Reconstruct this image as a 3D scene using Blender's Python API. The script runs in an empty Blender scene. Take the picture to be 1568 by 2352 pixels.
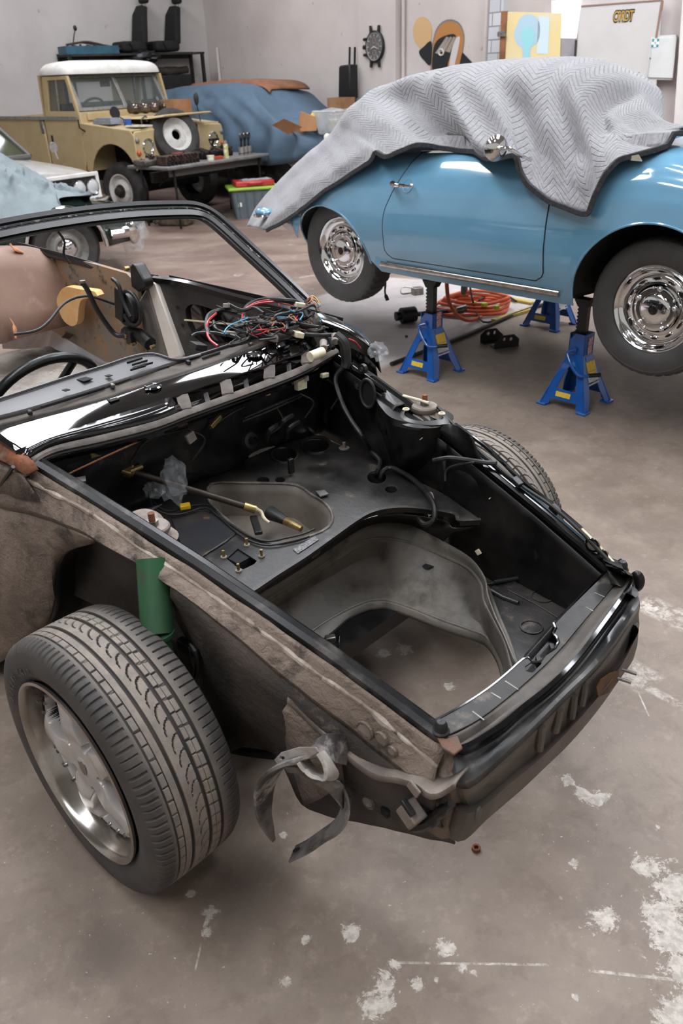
import bpy, bmesh, math, random
from mathutils import Vector, Matrix, noise
from mathutils.geometry import tessellate_polygon
S = bpy.context.scene; COL = S.collection
rnd = random.Random(7)
R_ = math.radians
V = Vector
# ---------------------------------------------------------------- camera
FPX = 1850.0; TH = R_(28.55); ROLL = R_(2.2); CAMH = 1.665
_f = V((0, math.cos(TH), -math.sin(TH))); _u0 = V((0, math.sin(TH), math.cos(TH))); _r0 = V((1, 0, 0))
CR = _r0*math.cos(ROLL) - _u0*math.sin(ROLL); CU = _r0*math.sin(ROLL) + _u0*math.cos(ROLL); CF = _f
CO = V((0, 0, CAMH))
cd = bpy.data.cameras.new('camera'); cam = bpy.data.objects.new('camera', cd); COL.objects.link(cam)
cd.sensor_fit = 'VERTICAL'; cd.sensor_height = 36.0; cd.lens = FPX/2352*36.0
cd.clip_start = 0.05; cd.clip_end = 100
cam.matrix_world = Matrix(((CR.x, CU.x, -CF.x, CO.x), (CR.y, CU.y, -CF.y, CO.y), (CR.z, CU.z, -CF.z, CO.z), (0, 0, 0, 1)))
cd.dof.use_dof = True; cd.dof.focus_distance = 2.3; cd.dof.aperture_fstop = 5.6
S.camera = cam
# ---------------------------------------------------------------- light and exposure
S.view_settings.view_transform = 'Standard'; S.view_settings.look = 'None'; S.view_settings.gamma = 1
S.view_settings.use_curve_mapping = False; S.view_settings.exposure = 0.0
wd = bpy.data.worlds.new('world'); S.world = wd; wd.use_nodes = True
wd.node_tree.nodes['Background'].inputs[0].default_value = (1, 0.965, 0.93, 1)
wd.node_tree.nodes['Background'].inputs[1].default_value = 0.55
SKY_E = 20.0          # strength of skylights and added fill panels
LAMP_E = 22.0        # strip lamps
# ---------------------------------------------------------------- maths helpers
def ray(x, y): return CF + CR*((x-784)/FPX) - CU*((y-1176)/FPX)
def onplane(x, y, p0, n):
    d = ray(x, y); return CO + d*((p0-CO).dot(n)/d.dot(n))
def gz(x, y, z=0.0):
    d = ray(x, y); return CO + d*((z-CO.z)/d.z)
class Frame:
    """place of a thing: origin, heading; u forward, v to its right, z up"""
    def __init__(s, x, y, yaw):
        s.o = V((x, y, 0)); s.yaw = yaw
        s.F = V((math.cos(yaw), math.sin(yaw), 0)); s.R = V((math.sin(yaw), -math.cos(yaw), 0))
    def w(s, u, v, z): return s.o + s.F*u + s.R*v + V((0, 0, z))
    def l(s, P): d = P-s.o; return V((d.dot(s.F), d.dot(s.R), d.z))
    def K(s, x, y, u=None, v=None, z=None, pl=None):
        if u is not None: P = onplane(x, y, s.w(u, 0, 0), s.F)
        elif v is not None: P = onplane(x, y, s.w(0, v, 0), s.R)
        elif z is not None: P = gz(x, y, z)
        else:                                  # pl = (point uvz, normal uvz)
            p, n = pl; P = onplane(x, y, s.w(*p), s.F*n[0]+s.R*n[1]+V((0, 0, n[2])))
        return s.l(P)
def cr(pts, n, closed=False):
    """n points along a smooth curve through pts"""
    P = [V(p) for p in pts]; m = len(P)
    if m < 3 and not closed:
        return [P[0].lerp(P[-1], i/(n-1)) for i in range(n)]
    D = []
    segs = m if closed else m-1
    for i in range(segs):
        p1, p2 = P[i], P[(i+1) % m]
        p0 = P[(i-1) % m] if (closed or i > 0) else p1*2-p2
        p3 = P[(i+2) % m] if (closed or i+2 < m) else p2*2-p1
        for k in range(10):
            t = k/10
            D.append(0.5*((2*p1)+(p2-p0)*t+(2*p0-5*p1+4*p2-p3)*t*t+(3*p1-p0-3*p2+p3)*t**3))
    D.append(P[0] if closed else P[-1])
    return lin(D, n, closed)
def lin(P, n, closed=False):
    P = [V(p) for p in P]
    L = [0]
    for a, b in zip(P, P[1:]): L.append(L[-1]+(b-a).length)
    out = []; j = 0; cnt = n if closed else n-1
    for i in range(n):
        t = L[-1]*i/cnt
        while j < len(L)-2 and L[j+1] < t: j += 1
        d = L[j+1]-L[j]; out.append(P[j].lerp(P[j+1], (t-L[j])/d if d > 1e-9 else 0))
    return out
def grid(rows, cu=False, cv=False):
    n = len(rows[0]); vs = [V(p) for r in rows for p in r]; fs = []
    for i in range(len(rows) if cu else len(rows)-1):
        for j in range(n if cv else n-1):
            a = i*n+j; b = i*n+(j+1) % n; i2 = (i+1) % len(rows)
            fs.append((a, b, i2*n+(j+1) % n, i2*n+j))
    return vs, fs
def add(*gs):
    vs, fs = [], []
    for g in gs:
        o = len(vs); vs += list(g[0]); fs += [tuple(i+o for i in f) for f in g[1]]
    return vs, fs
def xf(g, M): return [M @ V(v) for v in g[0]], g[1]
def mv(g, *o): return [V(v)+V(o) for v in g[0]], g[1]
def rx(a): return Matrix.Rotation(a, 4, 'X')
def ry(a): return Matrix.Rotation(a, 4, 'Y')
def rz(a): return Matrix.Rotation(a, 4, 'Z')
def tr(*p): return Matrix.Translation(V(p))
def tube(pts, r, n=8, closed=False, caps=True, sm=None, flat=1.0):
    P = [V(p) for p in pts]
    if sm: P = cr(P, sm, closed)
    m = len(P); rr = r if isinstance(r, (list, tuple)) else [r]*m
    if len(rr) != m: rr = [rr[min(len(rr)-1, int(i*len(rr)/m))] for i in range(m)]
    rows = []; up = None
    for i in range(m):
        a = P[(i-1) % m] if (closed or i > 0) else P[i]; b = P[(i+1) % m] if (closed or i < m-1) else P[i]
        t = (b-a).normalized() if (b-a).length > 1e-9 else V((0, 0, 1))
        if up is None: up = t.orthogonal().normalized()
        up = (up-t*up.dot(t)); up = up.normalized() if up.length > 1e-6 else t.orthogonal().normalized()
        s = t.cross(up)
        rows.append([P[i]+(up*math.cos(q)+s*math.sin(q)*flat)*rr[i] for q in [2*math.pi*k/n for k in range(n)]])
    vs, fs = grid(rows, closed, True)
    if caps and not closed:
        fs.append(tuple(range(n-1, -1, -1))); fs.append(tuple((m-1)*n+k for k in range(n)))
    return vs, fs
def sweep(pts, prof, up=V((0, 0, 1)), closed=False, pc=True, caps=True):
    """profile [(side, up)] swept along pts"""
    P = [V(p) for p in pts]; m = len(P); rows = []
    for i in range(m):
        a = P[(i-1) % m] if (closed or i > 0) else P[i]; b = P[(i+1) % m] if (closed or i < m-1) else P[i]
        t = (b-a).normalized(); s = t.cross(up).normalized(); q = s.cross(t)
        rows.append([P[i]+s*x+q*y for x, y in prof])
    vs, fs = grid(rows, closed, pc)
    n = len(prof)
    if caps and pc and not closed:
        fs.append(tuple(range(n-1, -1, -1))); fs.append(tuple((m-1)*n+k for k in range(n)))
    return vs, fs
def lathe(prof, n=32, M=None, cap0=False, cap1=False):
    """prof [(r, h)] about local z"""
    rows = [[V((r*math.cos(2*math.pi*k/n), r*math.sin(2*math.pi*k/n), h)) for k in range(n)] for r, h in prof]
    vs, fs = grid(rows, False, True)
    if cap0: fs.append(tuple(range(n-1, -1, -1)))
    if cap1: fs.append(tuple((len(prof)-1)*n+k for k in range(n)))
    g = (vs, fs)
    return xf(g, M) if M else g
def axisM(o, a, upv=None):
    """matrix taking local z to direction a at point o"""
    a = V(a).normalized(); u = V(upv) if upv is not None else a.orthogonal()
    u = (u-a*u.dot(a)).normalized(); w = a.cross(u)
    return Matrix(((u.x, w.x, a.x, o[0]), (u.y, w.y, a.y, o[1]), (u.z, w.z, a.z, o[2]), (0, 0, 0, 1)))
def cyl(p0, p1, r, r2=None, n=16):
    p0, p1 = V(p0), V(p1); L = (p1-p0).length
    return lathe([(r, 0), (r if r2 is None else r2, L)], n, axisM(p0, p1-p0), True, True)
def box(c, s, M=None):
    x, y, z = s[0]/2, s[1]/2, s[2]/2
    vs = [V((a, b, d)) for a in (-x, x) for b in (-y, y) for d in (-z, z)]
    fs = [(0, 1, 3, 2), (4, 6, 7, 5), (0, 4, 5, 1), (2, 3, 7, 6), (0, 2, 6, 4), (1, 5, 7, 3)]
    T = tr(*c)
    return xf((vs, fs), T @ M if M else T)
def ball(c, r, n=12, sc=(1, 1, 1)):
    pr = [(max(1e-4, r*math.sin(math.pi*i/n)), -r*math.cos(math.pi*i/n)) for i in range(n+1)]
    vs, fs = lathe(pr, n*2)
    return [V((v.x*sc[0], v.y*sc[1], v.z*sc[2]))+V(c) for v in vs], fs
def face(loop, holes=()):
    """flat sheet with holes"""
    loops = [[V(p) for p in loop]]+[[V(p) for p in h] for h in holes]
    vs = [p for l in loops for p in l]
    return vs, [tuple(t) for t in tessellate_polygon(loops)]
def prism(loop, d, holes=()):
    """flat outline (any plane) with holes, pushed along d"""
    d = V(d); vs, fs = face(loop, holes); n = len(vs)
    V2 = vs+[v+d for v in vs]; F = [tuple(reversed(f)) for f in fs]+[tuple(i+n for i in f) for f in fs]
    o = 0
    for l in [loop]+list(holes):
        k = len(l)
        for i in range(k): a, b = o+i, o+(i+1) % k; F.append((a, b, b+n, a+n))
        o += k
    return V2, F
def ell(cx, cy, a, b, n=20, rot=0):
    c, s = math.cos(rot), math.sin(rot)
    return [(cx+a*math.cos(t)*c-b*math.sin(t)*s, cy+a*math.cos(t)*s+b*math.sin(t)*c) for t in [2*math.pi*k/n for k in range(n)]]
def rrect(cx, cy, w, h, r, n=4):
    o = []
    for sx, sy, a0 in ((1, 1, 0), (-1, 1, 90), (-1, -1, 180), (1, -1, 270)):
        for k in range(n+1):
            t = R_(a0+90*k/n); o.append((cx+sx*(w/2-r)+r*math.cos(t), cy+sy*(h/2-r)+r*math.sin(t)))
    return o
# ---------------------------------------------------------------- object helpers
FL = [1]             # -1 while building in a vehicle frame (v to the right)
def ob(name, g, m, par=None, bev=0, seg=2, sub=0, sol=0, off=0, ang=35, kind=None, label=None):
    vs, fs = g; me = bpy.data.meshes.new(name)
    me.from_pydata([(v[0], v[1]*FL[0], v[2]) for v in vs], [], fs)
    bm = bmesh.new(); bm.from_mesh(me)
    bmesh.ops.remove_doubles(bm, verts=bm.verts, dist=1e-6)
    bmesh.ops.recalc_face_normals(bm, faces=bm.faces)
    for f in bm.faces: f.smooth = True
    bm.to_mesh(me); bm.free()
    me.set_sharp_from_angle(angle=R_(ang))
    for mm in (m if isinstance(m, list) else [m]): me.materials.append(mm)
    o = bpy.data.objects.new(name, me); COL.objects.link(o)
    if par: o.parent = par
    if sub: q = o.modifiers.new('s', 'SUBSURF'); q.levels = q.render_levels = sub
    if sol: q = o.modifiers.new('t', 'SOLIDIFY'); q.thickness = sol; q.offset = off
    if bev:
        q = o.modifiers.new('b', 'BEVEL'); q.width = bev; q.segments = seg; q.limit_method = 'ANGLE'; q.angle_limit = R_(40); q.harden_normals = False
    if kind: o['kind'] = kind
    if label: o['label'] = label
    return o
def tag(o, label, cat, group=None):
    o['label'] = label; o['category'] = cat
    if group: o['group'] = group
    return o
def thing(name, label, cat, loc=(0, 0, 0), yaw=0, group=None):
    o = bpy.data.objects.new(name, None); COL.objects.link(o); o.empty_display_size = .1
    o.location = loc; o.rotation_euler = (0, 0, yaw)
    return tag(o, label, cat, group)
def dup(root, loc=None, rot=None, label=None, group=None):
    def cp(o, p):
        c = o.copy(); COL.objects.link(c)
        if p: c.parent = p
        for ch in [x for x in list(bpy.data.objects) if x.parent == o]: cp(ch, c)
        return c
    r = cp(root, None)
    if loc is not None: r.location = loc
    if rot is not None: r.rotation_euler = rot
    if label: r['label'] = label
    if group: r['group'] = group
    return r
# ---------------------------------------------------------------- materials
def srgb(h):
    if isinstance(h, str):
        h = h.lstrip('#'); h = [int(h[i:i+2], 16)/255 for i in (0, 2, 4)]
    return tuple(c/12.92 if c <= .04045 else ((c+.055)/1.055)**2.4 for c in h)+(1,)
class NT:
    def __init__(s, name):
        s.m = bpy.data.materials.new(name); s.m.use_nodes = True; s.t = s.m.node_tree
        s.b = s.t.nodes['Principled BSDF']
    def n(s, typ, **kw):
        q = s.t.nodes.new(typ)
        for k, v in kw.items():
            if k.startswith('_'): setattr(q, k[1:], v)
            else:
                try: q.inputs[k.replace('__', ' ')].default_value = v
                except Exception: q.inputs[int(k[1:])].default_value = v
        return q
    def l(s, a, b): s.t.links.new(a, b)
    def co(s):
        if not hasattr(s, '_c'): s._c = s.n('ShaderNodeTexCoord').outputs['Object']
        return s._c
    def noise(s, sc, det=4, rough=.6, dist=0, vec=None):
        q = s.n('ShaderNodeTexNoise', Scale=sc, Detail=det, Roughness=rough, Distortion=dist); s.l(vec or s.co(), q.inputs['Vector']); return q.outputs['Fac']
    def ramp(s, f, a, b):
        q = s.n('ShaderNodeMapRange', _clamp=True); q.inputs['From Min'].default_value = a; q.inputs['From Max'].default_value = b
        s.l(f, q.inputs['Value']); return q.outputs['Result']
    def math(s, op, a, b=None):
        q = s.n('ShaderNodeMath', _operation=op)
        for i, x in enumerate((a, b)):
            if x is None: continue
            if isinstance(x, (int, float)): q.inputs[i].default_value = x
            else: s.l(x, q.inputs[i])
        return q.outputs[0]
    def mix(s, f, a, b):
        q = s.n('ShaderNodeMix', _data_type='RGBA')
        for i, x in ((0, f), (6, a), (7, b)):
            if isinstance(x, (int, float)): q.inputs[i].default_value = x
            elif isinstance(x, tuple): q.inputs[i].default_value = x
            else: s.l(x, q.inputs[i])
        return q.outputs[2]
    def bump(s, h, st, d=.01):
        q = s.n('ShaderNodeBump', Strength=st, Distance=d); s.l(h, q.inputs['Height']); s.l(q.outputs[0], s.b.inputs['Normal'])
MC = {}
def mat(name, c, c2=None, sc=8, lo=.45, hi=.65, rough=.5, r2=None, metal=0, bump=0, bsc=60, coat=0, c3=None, sc3=3, lo3=.55, hi3=.7, trans=0, alpha=1, em=0, ior=1.45, spec=.5):
    """procedural material: base colour, a second one by noise, a third by another noise"""
    if name in MC: return MC[name]
    t = NT(name); b = t.b; col = srgb(c)
    b.inputs['Roughness'].default_value = rough; b.inputs['Metallic'].default_value = metal
    b.inputs['Coat Weight'].default_value = coat; b.inputs['Coat Roughness'].default_value = .04
    b.inputs['Transmission Weight'].default_value = trans; b.inputs['Alpha'].default_value = alpha; b.inputs['IOR'].default_value = ior
    b.inputs['Specular IOR Level'].default_value = spec
    out = None
    if c2:
        f = t.ramp(t.noise(sc), lo, hi); out = t.mix(f, col, srgb(c2))
        if r2 is not None:
            q = t.n('ShaderNodeMapRange'); q.inputs['To Min'].default_value = rough; q.inputs['To Max'].default_value = r2
            t.l(f, q.inputs['Value']); t.l(q.outputs[0], b.inputs['Roughness'])
    if c3: out = t.mix(t.ramp(t.noise(sc3, 6, .65), lo3, hi3), out or col, srgb(c3))
    if out: t.l(out, b.inputs['Base Color'])
    else: b.inputs['Base Color'].default_value = col
    if em: b.inputs['Emission Color'].default_value = col; b.inputs['Emission Strength'].default_value = em
    if bump: t.bump(t.noise(bsc, 3, .6), bump)
    MC[name] = t.m; return t.m
# common materials
M_rubber = mat('tyre_rubber', '#2b2a29', '#3d3936', 14, .4, .7, .72, bump=.15, bsc=90)
M_chrome = mat('chrome', '#d8d8d8', rough=.06, metal=1)
M_steel = mat('worn_steel', '#8d8a85', '#5e5a55', 30, .4, .7, .38, metal=.9)
M_black = mat('black_plastic', '#151515', '#202020', 20, rough=.45)
M_blackm = mat('matt_black', '#0e0e0f', rough=.8)
M_white = mat('white_plastic', '#d9d4c6', '#c2baa6', 12, rough=.5)
# roof lights and added fill panels: centre x, y, width, length (metres) and the floor's colours
ROOF_AND_FILL = [(-1.9, 5.7, 1.5, 3.0), (.2, 7.7, 1.0, 3.0), (3.0, 3.8, 1.2, 3.4), (3.4, 7.0, .8, 2.4), (-3.6, 12.6, .9, 2.2), (-1.0, 12.0, .7, 2.2), (-1.9, 1.6, .8, 1.8), (1.6, .0, .5, 1.4), (-2.2, -1.0, 1.0, 2.2), (1.0, 3.3, .18, 2.6), (-.1, 2.6, .18, 2.6)]  # several are added out of view to brighten walls, nose and near wheel
FLOOR_C = ('#807266', '#6d5f53', '#918476')
# ================================================================ SETTING
CN = V((-2.14, 17.18, 0)); DB = V((.588, -.809, 0)); DL = V((-.809, -.588, 0))
NB = V((-.809, -.588, 0)); NL = V((.588, -.809, 0))     # normals into the room
CB = V((2.53, 10.75, 0)); DR = V((.883, -.469, 0)); NR = V((-.469, -.883, 0))
CEIL = 5.2
def wallmat(name, c, c2, stain, bright=1):
    t = NT(name); b = t.b; b.inputs['Roughness'].default_value = .85
    q = t.mix(t.ramp(t.noise(.7, 5, .6), .4, .65), srgb(c), srgb(c2))
    q = t.mix(t.math('MULTIPLY', t.ramp(t.noise(2.2, 8, .75, 1.2), .62, .78), .35), q, srgb(stain))
    q = t.mix(t.math('MULTIPLY', t.ramp(t.noise(9, 3, .5), .70, .76), .5), q, srgb('#84706a'))
    t.l(q, b.inputs['Base Color']); t.bump(t.noise(25, 4, .6), .12)
    return t.m
M_wl = wallmat('plaster_grey', '#bdb7b3', '#aea8a4', '#9c938d')
M_wb = wallmat('plaster_white', '#c4bab5', '#b5aba6', '#ab9a90')
M_wr = wallmat('plaster_light', '#c9bfbc', '#bab0ad', '#b49e92')
def wall(name, p, d, L, n, z0, z1, m, th=.2):
    p = V(p); return ob(name, prism([p+V((0, 0, z0)), p+d*L+V((0, 0, z0)), p+d*L+V((0, 0, z1)), p+V((0, 0, z1))], n*-th), m, kind='structure')
wall('wall_left', CN+DL*-.2, DL, 9.5, NL, 0, CEIL, M_wl)
wall('wall_back', CN, DB, 8.05, NB, 0, CEIL, M_wb)
wall('wall_right', CB+DR*.0, DR, 8.5, NR, 0, CEIL, M_wr)
# pilasters on the back wall
def onback(x, y, out=0): return onplane(x, y, CN+NB*out, NB)
def onright(x, y, out=0): return onplane(x, y, CB+NR*out, NR)
sB = lambda P: (P-CN).dot(DB)
sR = lambda P: (P-CB).dot(DR)
a, b = sB(onback(823, 150, .12)), sB(onback(908, 60, .12))
wall('trim_1', CN+DB*a+NB*.12, DB, b-a, NB, 0, CEIL, M_wb, .13)
a, b = sB(onback(1122, 60, .10)), sB(onback(1153, 60, .10))
t = NT('glazed_brick'); t.b.inputs['Roughness'].default_value = .25
br = t.n('ShaderNodeTexBrick', Scale=1.0); br.inputs['Color1'].default_value = srgb('#c6c6c8'); br.inputs['Color2'].default_value = srgb('#b6b8bc'); br.inputs['Mortar'].default_value = srgb('#8a8886')
br.inputs['Brick Width'].default_value = .24; br.inputs['Row Height'].default_value = .14; br.inputs['Mortar Size'].default_value = .008
dd = t.n('ShaderNodeVectorMath', _operation='DOT_PRODUCT'); t.l(t.co(), dd.inputs[0]); dd.inputs[1].default_value = DB; sz = t.n('ShaderNodeSeparateXYZ'); t.l(t.co(), sz.inputs[0]); cb = t.n('ShaderNodeCombineXYZ'); t.l(dd.outputs['Value'], cb.inputs[0]); t.l(sz.outputs[2], cb.inputs[1]); t.l(cb.outputs[0], br.inputs['Vector']); t.l(br.outputs['Color'], t.b.inputs['Base Color'])
wall('trim_2', CN+DB*a+NB*.10, DB, b-a, NB, 0, CEIL, t.m, .11)
# downpipe beside the brick pilaster
s0 = sB(onback(1117, 60, .05)); ob('trim_3', tube([CN+DB*s0+NB*.05, CN+DB*s0+NB*.05+V((0, 0, CEIL))], .035, 10), M_wb, kind='structure')
s0 = sB(onback(926, 60, .03)); ob('trim_4', tube([CN+DB*s0+NB*.03, CN+DB*s0+NB*.03+V((0, 0, CEIL))], .025, 10), M_wb, kind='structure')
s0 = .42; ob('trim_5', tube([CN+DB*s0+NB*.04, CN+DB*s0+NB*.04+V((0, 0, 2.15))], .03, 8), M_wb, kind='structure')
# ceiling with roof lights and unseen fill panels
M_ceil = mat('ceiling_paint', '#b9b6b2', '#a8a5a0', 2, rough=.9)
ob('ceiling', prism([V((-12, -4, CEIL)), V((9, -4, CEIL)), V((9, 20, CEIL)), V((-12, 20, CEIL))], (0, 0, .15)), M_ceil, kind='structure')
M_skyfill = mat('roof_and_fill_light', '#f4f8ff', em=SKY_E)
wn = [1]
def ceiling_panel(cx, cy, w, L, yaw, e=None):
    M = tr(cx, cy, CEIL-.03) @ rz(yaw)
    ob('window_%d' % wn[0], box((0, 0, 0), (w, L, .04), M=M) if False else xf(box((0, 0, 0), (w, L, .04)), M), e or M_skyfill, kind='structure'); wn[0] += 1  # numbered with the windows, though some are added fill panels
for cx, cy, w, L in ROOF_AND_FILL: ceiling_panel(cx, cy, w, L, 0)
# floor
t = NT('painted_concrete'); B = t.b
geo = t.n('ShaderNodeNewGeometry').outputs['Position']
def segm(p, q, w, soft):
    """1 on a band of half width w about the segment p-q on the floor"""
    p, q = V(p), V(q); d = (q-p).normalized(); n = V((-d.y, d.x, 0)); L = (q-p).length
    def dot(v, o):
        k = t.n('ShaderNodeVectorMath', _operation='DOT_PRODUCT'); t.l(geo, k.inputs[0]); k.inputs[1].default_value = v
        return t.math('SUBTRACT', k.outputs['Value'], o)
    a = t.ramp(t.math('ABSOLUTE', dot(n, p.dot(n))), w+soft, w)
    s = dot(d, p.dot(d))
    return t.math('MULTIPLY', a, t.math('MULTIPLY', t.ramp(s, -soft, 0), t.ramp(s, L+soft, L)))
def spot(p, r):
    k = t.n('ShaderNodeVectorMath', _operation='DISTANCE'); t.l(geo, k.inputs[0]); k.inputs[1].default_value = p
    return t.ramp(k.outputs['Value'], r, 0)
def mx(l):
    o = l[0]
    for x in l[1:]: o = t.math('MAXIMUM', o, x)
    return o
nb = t.noise(1.1, 6, .6, .4, geo); nm = t.noise(5, 6, .65, 0, geo); nf = t.noise(60, 3, .6, 0, geo)
c = t.mix(t.ramp(nb, .38, .64), srgb(FLOOR_C[0]), srgb(FLOOR_C[1]))
c = t.mix(t.math('MULTIPLY', t.ramp(nm, .45, .7), .55), c, srgb(FLOOR_C[2]))
c = t.mix(t.math('MULTIPLY', t.ramp(t.noise(9, 7, .72, .5, geo), .5, .66), .45), c, srgb('#5f4f44'))
c = t.mix(t.math('MULTIPLY', t.ramp(t.noise(23, 5, .7, 0, geo), .55, .72), .30), c, srgb('#a99a8e'))
c = t.mix(t.math('MULTIPLY', t.ramp(t.noise(2.6, 5, .6, 1.0, geo), .5, .68), .35), c, srgb('#61544c'))
# redder worn paint away from the bay
far = t.ramp(t.math('ADD', t.math('MULTIPLY', nm, 2.2), 0), .9, 1.25)
k = t.n('ShaderNodeSeparateXYZ'); t.l(geo, k.inputs[0])
farm = t.ramp(t.math('SUBTRACT', k.outputs[1], t.math('MULTIPLY', k.outputs[0], 1.0)), 5.6, 6.6)
st = t.n('ShaderNodeMapping'); t.l(geo, st.inputs[0]); st.inputs['Rotation'].default_value = (0, 0, R_(-40)); st.inputs['Scale'].default_value = (.8, 1.3, 1)
ns = t.noise(1.3, 7, .7, .6, st.outputs[0])
red = t.mix(t.ramp(ns, .42, .6), srgb('#665047'), srgb('#857266'))
red = t.mix(t.ramp(t.noise(3.1, 8, .75, .8, st.outputs[0]), .60, .68), red, srgb('#aea49c'))
c = t.mix(t.math('MULTIPLY', farm, .85), c, red)
# pale bare bay under the raised car
def left_of(p, q, soft=.03):
    d = (q-p).normalized(); n = V((-d.y, d.x, 0)); k = t.n('ShaderNodeVectorMath', _operation='DOT_PRODUCT'); t.l(geo, k.inputs[0]); k.inputs[1].default_value = n
    return t.ramp(t.math('SUBTRACT', k.outputs['Value'], p.dot(n)), -soft, soft)
bq = [gz(905, 832), gz(1245, 693), gz(1180, 655), gz(870, 636), gz(560, 735)]
bay = left_of(bq[0], bq[1])
for i in (1, 2, 3): bay = t.math('MULTIPLY', bay, left_of(bq[i], bq[(i+1) % 5]))
c = t.mix(t.math('MULTIPLY', mx([bay]), .95), c, t.mix(t.ramp(nm, .35, .7), srgb('#b2aaa8'), srgb('#a09997')))
# flaked white patches
SP = [(1545, 2035, .13), (1520, 2090, .10), (1560, 2150, .15), (1480, 1995, .07), (1385, 2110, .065), (1318, 1985, .03), (1560, 2330, .10), (1565, 2240, .09), (880, 2265, .065), (868, 2310, .075), (1025, 2182, .045), (956, 2262, .035), (905, 2215, .035), (1087, 2232, .025), (1060, 2225, .03), (808, 2140, .045), (700, 2160, .025), (660, 2255, .03), (440, 2052, .025), (480, 2100, .04), (475, 2140, .03), (1300, 1790, .045), (1375, 1830, .06), (1340, 1820, .05), (1510, 1900, .02), (650, 1920, .02), (1030, 1580, .04), (880, 1500, .06), (930, 1490, .06), (1000, 2250, .02), (1320, 2290, .015), (1490, 1395, .06)]
fl = mx([spot(gz(x, y), r) for x, y, r in SP])
nfl = t.noise(19, 9, .82, .5, geo)
flm = t.ramp(t.math('ADD', t.math('MULTIPLY', fl, .34), nfl), .70, .725)
cr1 = segm(gz(1430, 1535), gz(1490, 1570), .05, .02); cr2 = segm(gz(1450, 1560), gz(1600, 1640), .012, .01)
cr3 = segm(gz(1480, 1385), gz(1600, 1440), .045, .02)
ln = [segm(gz(905, 2211), gz(1260, 2216), .0022, .001), segm(gz(1340, 2228), gz(1568, 2252), .003, .001), segm(gz(487, 2080), gz(470, 2130), .004, .002), segm(gz(470, 2130), gz(448, 2230), .0015, .001), segm(gz(1465, 1590), gz(1490, 1645), .002, .001), segm(gz(1150, 1130), gz(1185, 1180), .004, .004)]
lnm = t.math('MULTIPLY', mx(ln), t.ramp(t.noise(22, 4, .7, 0, geo), .42, .56))
crm = t.math('MULTIPLY', mx([cr1, cr2, cr3]), t.math('MULTIPLY', t.ramp(nfl, .44, .56), .75))
dots = t.math('MULTIPLY', t.ramp(t.noise(85, 2, .5, 0, geo), .705, .735), t.ramp(t.noise(2.4, 3, .5, 0, geo), .44, .60))
c = t.mix(mx([flm, lnm, crm, t.math('MULTIPLY', dots, .8)]), c, t.mix(t.ramp(nf, .4, .6), srgb('#bdb5ab'), srgb('#a0988e')))
dk = t.math('MULTIPLY', t.ramp(t.noise(45, 4, .7, 0, geo), .6, .75), .35)
c = t.mix(dk, c, srgb('#57493f'))
oil = mx([spot(gz(250, 2180), .12), spot(gz(560, 2060), .22), spot(gz(900, 1480), .3)])
c = t.mix(t.math('MULTIPLY', t.ramp(t.math('ADD', oil, t.math('MULTIPLY', nm, .6)), .55, 1.1), .45), c, srgb('#4d443e'))
t.l(c, B.inputs['Base Color'])
rr = t.n('ShaderNodeMapRange'); rr.inputs['To Min'].default_value = .42; rr.inputs['To Max'].default_value = .7; t.l(nm, rr.inputs[0]); t.l(rr.outputs[0], B.inputs['Roughness'])
t.bump(t.math('ADD', nf, t.math('MULTIPLY', flm, .6)), .12, .004)
ob('floor', prism([V((-12, -4, 0)), V((9, -4, 0)), V((9, 20, 0)), V((-12, 20, 0))], (0, 0, -.1)), t.m, kind='structure')
# ================================================================ BLACK STRIPPED CAR
FL[0] = -1
A = Frame(-.0589, 1.8751, -.7729)
CAR = thing('stripped_car', 'stripped black two-door car shell with no bonnet or front wings in the foreground', 'car', A.o, A.yaw)
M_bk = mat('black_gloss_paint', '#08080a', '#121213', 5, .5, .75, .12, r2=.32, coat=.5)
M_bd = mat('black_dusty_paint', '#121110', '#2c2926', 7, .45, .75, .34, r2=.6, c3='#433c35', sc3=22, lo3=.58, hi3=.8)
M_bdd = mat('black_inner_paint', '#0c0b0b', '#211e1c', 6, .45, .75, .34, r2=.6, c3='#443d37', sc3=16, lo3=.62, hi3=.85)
M_deck = mat('scuffed_black_paint', '#1d1c1c', '#383430', 7, .42, .68, .38, r2=.62, c3='#71685c', sc3=14, lo3=.6, hi3=.82, bump=.10)
M_well = mat('grey_underseal', '#5d5953', '#787067', 5, .4, .68, .5, r2=.68, c3='#343029', sc3=9, lo3=.5, hi3=.75, bump=.10, bsc=120)
M_rust = mat('rust', '#7a4a2e', '#4f2f20', 18, .4, .65, .85, c3='#9a8575', sc3=9, lo3=.55, hi3=.7, bump=.3)
t = NT('dirty_underseal'); t.b.inputs['Roughness'].default_value = .8
q = t.mix(t.ramp(t.noise(3.2, 6, .62, .5), .4, .62), srgb('#7d6e62'), srgb('#63554a'))
q = t.mix(t.ramp(t.noise(6, 7, .72, .7), .52, .66), q, srgb('#332a24'))
q = t.mix(t.ramp(t.noise(11, 7, .75), .66, .74), q, srgb('#a18c7a'))
t.l(q, t.b.inputs['Base Color']); t.bump(t.math('ADD', t.noise(55, 4, .65, .6), t.math('MULTIPLY', t.noise(14, 3, .5), .9)), 1.0, .009)
M_uc = t.m
M_strip = mat('rubbed_metal_edge', '#1f1e1e', '#5f5a55', 10, .5, .75, .26, metal=.3, c3='#0e0e10', sc3=6, lo3=.45, hi3=.6)
M_beige = mat('dusty_seal', '#6c625a', '#8d8278', 14, .4, .7, .7, c3='#4a3c33', sc3=10, lo3=.55, hi3=.75)
M_seal = mat('white_sealer', '#a89c90', '#75675b', 9, .42, .58, .8, bump=.4, c3='#4d4239', sc3=22, lo3=.56, hi3=.66)
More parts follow.
